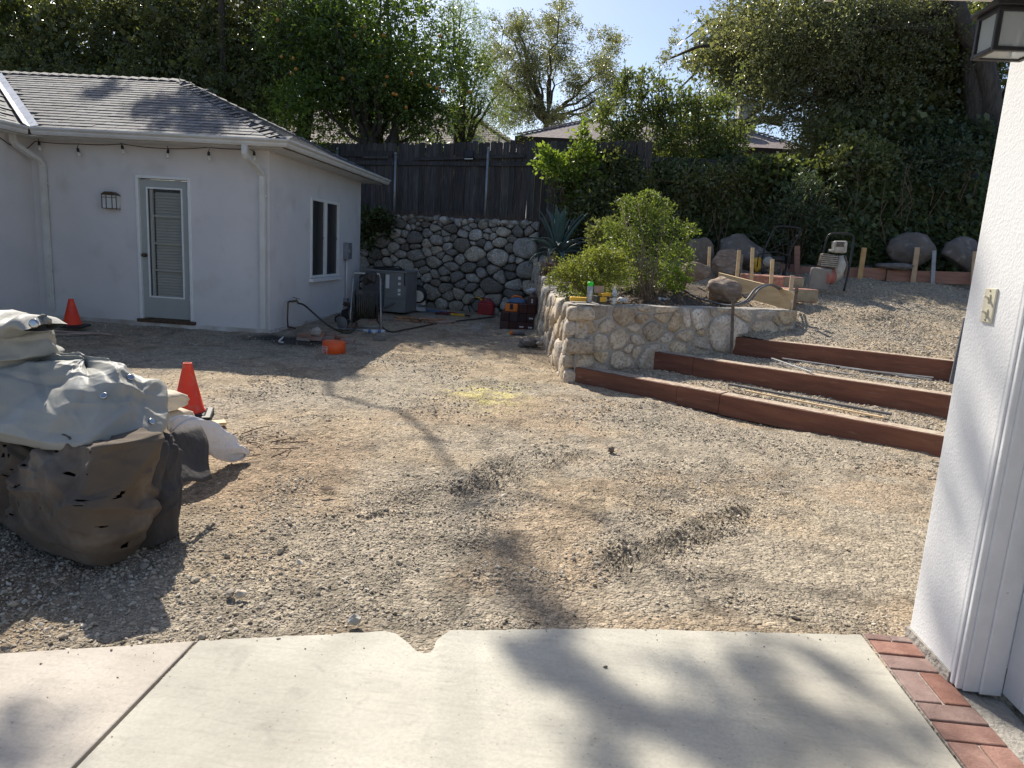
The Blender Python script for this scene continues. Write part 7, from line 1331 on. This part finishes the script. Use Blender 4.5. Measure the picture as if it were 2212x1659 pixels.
# conduits in the bed
e = thing('conduit_pair', tuple(ay(1540, 660, 10)), 'two grey flexible conduits arching over the pine form board', 'conduit')
for dx in (0, .05): MB().tube(curve([ay(1470, 622, 10.6) + [0, dx, 0], ay(1500, 640, 10.3) + [0, dx, 0], ay(1530, 650, 10.1) + [0, dx, 0], ay(1575, 660, 9.9) + [0, dx, 0], ay(1610, 650, 9.95) + [dx, 0, 0], ay(1632, 626, 10.1) + [dx, 0, 0.01], ay(1660, 617, 10.35) + [dx, 0, 0.015], ay(1688, 628, 10.65) + [dx, 0, 0], ay(1710, 648, 10.9) + [dx, 0, 0]]), .014, 8).build('conduit', 'conduit_grey', e, world=True, smooth=True)
e = thing('debris_scrap', tuple(ay(1437, 652, 9.9)), 'white broken plaster scrap lying on the planter soil', 'scrap'); MB().box((0, 0, .02), (.19, .10, .012), (.5, .1, .1)).build('scrap', 'label_white', e); e = thing('soil_scrap', tuple(ay(1345, 648, 9.6)), 'crumpled whitish litter on the soil behind the bottle', 'litter'); MB().blob((0, 0, 0), (.06, .05, .035), 2, .4, 3).build('scrap', 'white_sack', e)
# machines -----------------------------------------------------------
p = terr(1668, 603); PCm = thing('plate_compactor', tuple(p), 'yellow plate compactor with black looped handle behind the red slab', 'compactor', rz=-.25)
S = 1.0
MB().box((0, -.05, .04), (.42, .5, .05)).build('plate', 'engine', PCm, bevel=.02); MB().box((-.05, 0, .22), (.34, .30, .24)).build('engine', 'engine', PCm, bevel=.03, bseg=2); MB().box((.06, -.08, .36), (.22, .22, .10)).build('fuel_tank', 'black_plastic', PCm, bevel=.03, bseg=2); MB().cyl((-.1, -.17, .30), (-.1, -.20, .30), .09).build('recoil_cover', 'dirty_white', PCm, smooth=True); MB().box((-.27, 0, .24), (.16, .26, .26), (0, -.35, 0)).build('belt_guard', 'yellow', PCm, bevel=.05, bseg=3)
for s in (-1, 1): MB().lathe([(.02, -.03), (.06, -.03), (.07, 0), (.06, .03), (.02, .03)], (s * .18, -.2, .12), 16, (1, 0, 0)).build('wheel', 'rubber', PCm, smooth=True)
MB().tube(curve([(-.22, .0, .12), (-.20, .02, .45), (-.10, .06, .80), (-.05, .07, .90), (.05, .08, .93), (.28, .08, .92), (.36, .07, .88), (.35, .06, .80), (.24, .02, .50), (.20, 0, .12)], 4), .018, 8).build('handle', 'black_metal', PCm, smooth=True); MB().tube(curve([(.33, .03, .80), (.2, .0, .64), (.0, 0, .58), (-.1, 0, .50)], 4), .008, 6).build('throttle_cable', 'rubber', PCm, smooth=True); MB().tube([(-.28, -.12, .2), (-.28, -.12, .42), (.0, -.12, .48), (.25, -.12, .42), (.25, -.12, .2)], .014, 8).build('roll_bar', 'black_metal', PCm, smooth=True)
p = terr(1800, 630); RM = thing('tamping_rammer', tuple(p), 'dusty white tamping rammer with grey shoe and black loop handle', 'rammer', rz=-.1)
MB().box((-.28, -.12, .20), (.34, .10, .36), (.15, .03, .22)).build('shoe', 'shoe_grey', RM, bevel=.02, bseg=2); 
MB().tube([(-.24, -.08, .22), (-.16, .0, .24), (-.08, .06, .26)], [.15, .13, .15], 16).build('bellows', 'bellows', RM, smooth=True); MB().tube([(-.06, .06, .14), (.02, .06, .30), (.06, .06, .46), (.04, .06, .60)], [.07, .12, .11, .07], 10).build('body', 'dirty_white', RM, smooth=True); MB().box((-.16, -.02, .50), (.26, .22, .22), (0, .1, 0)).build('engine', 'engine', RM, bevel=.02, bseg=2)
for i in range(6): MB().box((-.16, -.135, .42 + i * .032), (.24, .02, .012)).build('cooling_fin', 'dirty_white', RM)
MB().box((.0, .02, .74), (.22, .16, .20), (0, -.05, 0)).build('fuel_tank', 'dirty_white', RM, bevel=.03, bseg=2); MB().box((-.01, -.065, .78), (.12, .01, .08)).build('tank_panel', 'engine', RM); MB().lathe([(.02, 0), (.05, 0), (.05, .03), (.02, .03)], (-.12, .0, .66), 14, (0, -.3, 1)).build('air_filter', 'dirty_white', RM, smooth=True)
MB().tube(curve([(.14, .0, .30), (.16, .02, .45), (.10, .0, .60)], 4), .02, 8).build('muffler', 'engine', RM, smooth=True); MB().tube(curve([(-.22, .12, .5), (-.20, .12, .80), (-.16, .12, .93), (-.05, .12, .96), (.15, .12, .96), (.22, .12, .92), (.23, .1, .75), (.20, .02, .35), (.16, -.02, .02)], 4), .018, 8).build('handle', 'black_metal', RM, smooth=True)
# small ground items
def sc_item(nm, catn, lab, px, py, f, m, z=.01):
    p = azg(px, py, z); e = thing(nm, tuple(p), lab, catn); f(MB()).build('piece', m, e); return e
sc_item('pebble', 'stone', 'tiny dark pebble alone on the bare concrete', 1307, 1442, lambda b: b.blob((0, 0, .003), (.009, .006, .006), 2, .2, 4), 'boulder', 0)
sc_item('dark_clod', 'clod', 'dark clod of earth standing alone on the sandy gravel', 1320, 975, lambda b: b.blob((0, 0, .02), (.03, .02, .03), 2, .3, 5), 'boulder'); sc_item('dry_leaf', 'leaf', 'curled dry leaf lying on the sunlit gravel', 705, 1063, lambda b: b.add([(-.06, 0, .02), (0, .025, .03), (.06, 0, .025), (0, -.02, .01)], [(0, 1, 2, 3)]), 'litter', .02)
sc_item('tan_stone', 'stone', 'chunky tan stone near the lower left gravel edge', 520, 1288, lambda b: b.blob((0, 0, .012), (.028, .02, .018), 2, .2, 14), 'stone_warm'); sc_item('tan_stone', 'stone', 'square tan stone beside the chunky tan stone', 498, 1286, lambda b: b.blob((0, 0, .012), (.02, .02, .016), 2, .2, 17), 'stone_warm'); sc_item('lath_scrap', 'lath', 'thin pale lath lying flat in the shaded gravel', 990, 703, lambda b: b.box((0, 0, .015), (.36, .03, .012), (0, 0, .15)), 'pine')
sc_item('grey_stone', 'stone', 'round grey stone near the bite in the concrete', 765, 1345, lambda b: b.blob((0, 0, .012), (.03, .024, .022), 2, .15, 24), 'stone')
mb = MB()
for i in range(16):
    a = azg(random.uniform(470, 620), random.uniform(930, 1010), .012); t = random.uniform(0, 3.1); L_ = random.uniform(.05, .25); mb.tube([a, a + np.array([math.cos(t) * L_ / 2, math.sin(t) * L_ / 2, random.uniform(0, .02)]), a + np.array([math.cos(t + .3) * L_, math.sin(t + .3) * L_, 0.0])], .004, 4)
o = mb.build('twigs', 'dry_twig'); tag(o, 'dry twigs scattered over the brown dirt beside the white sack', 'twigs', kind='stuff')
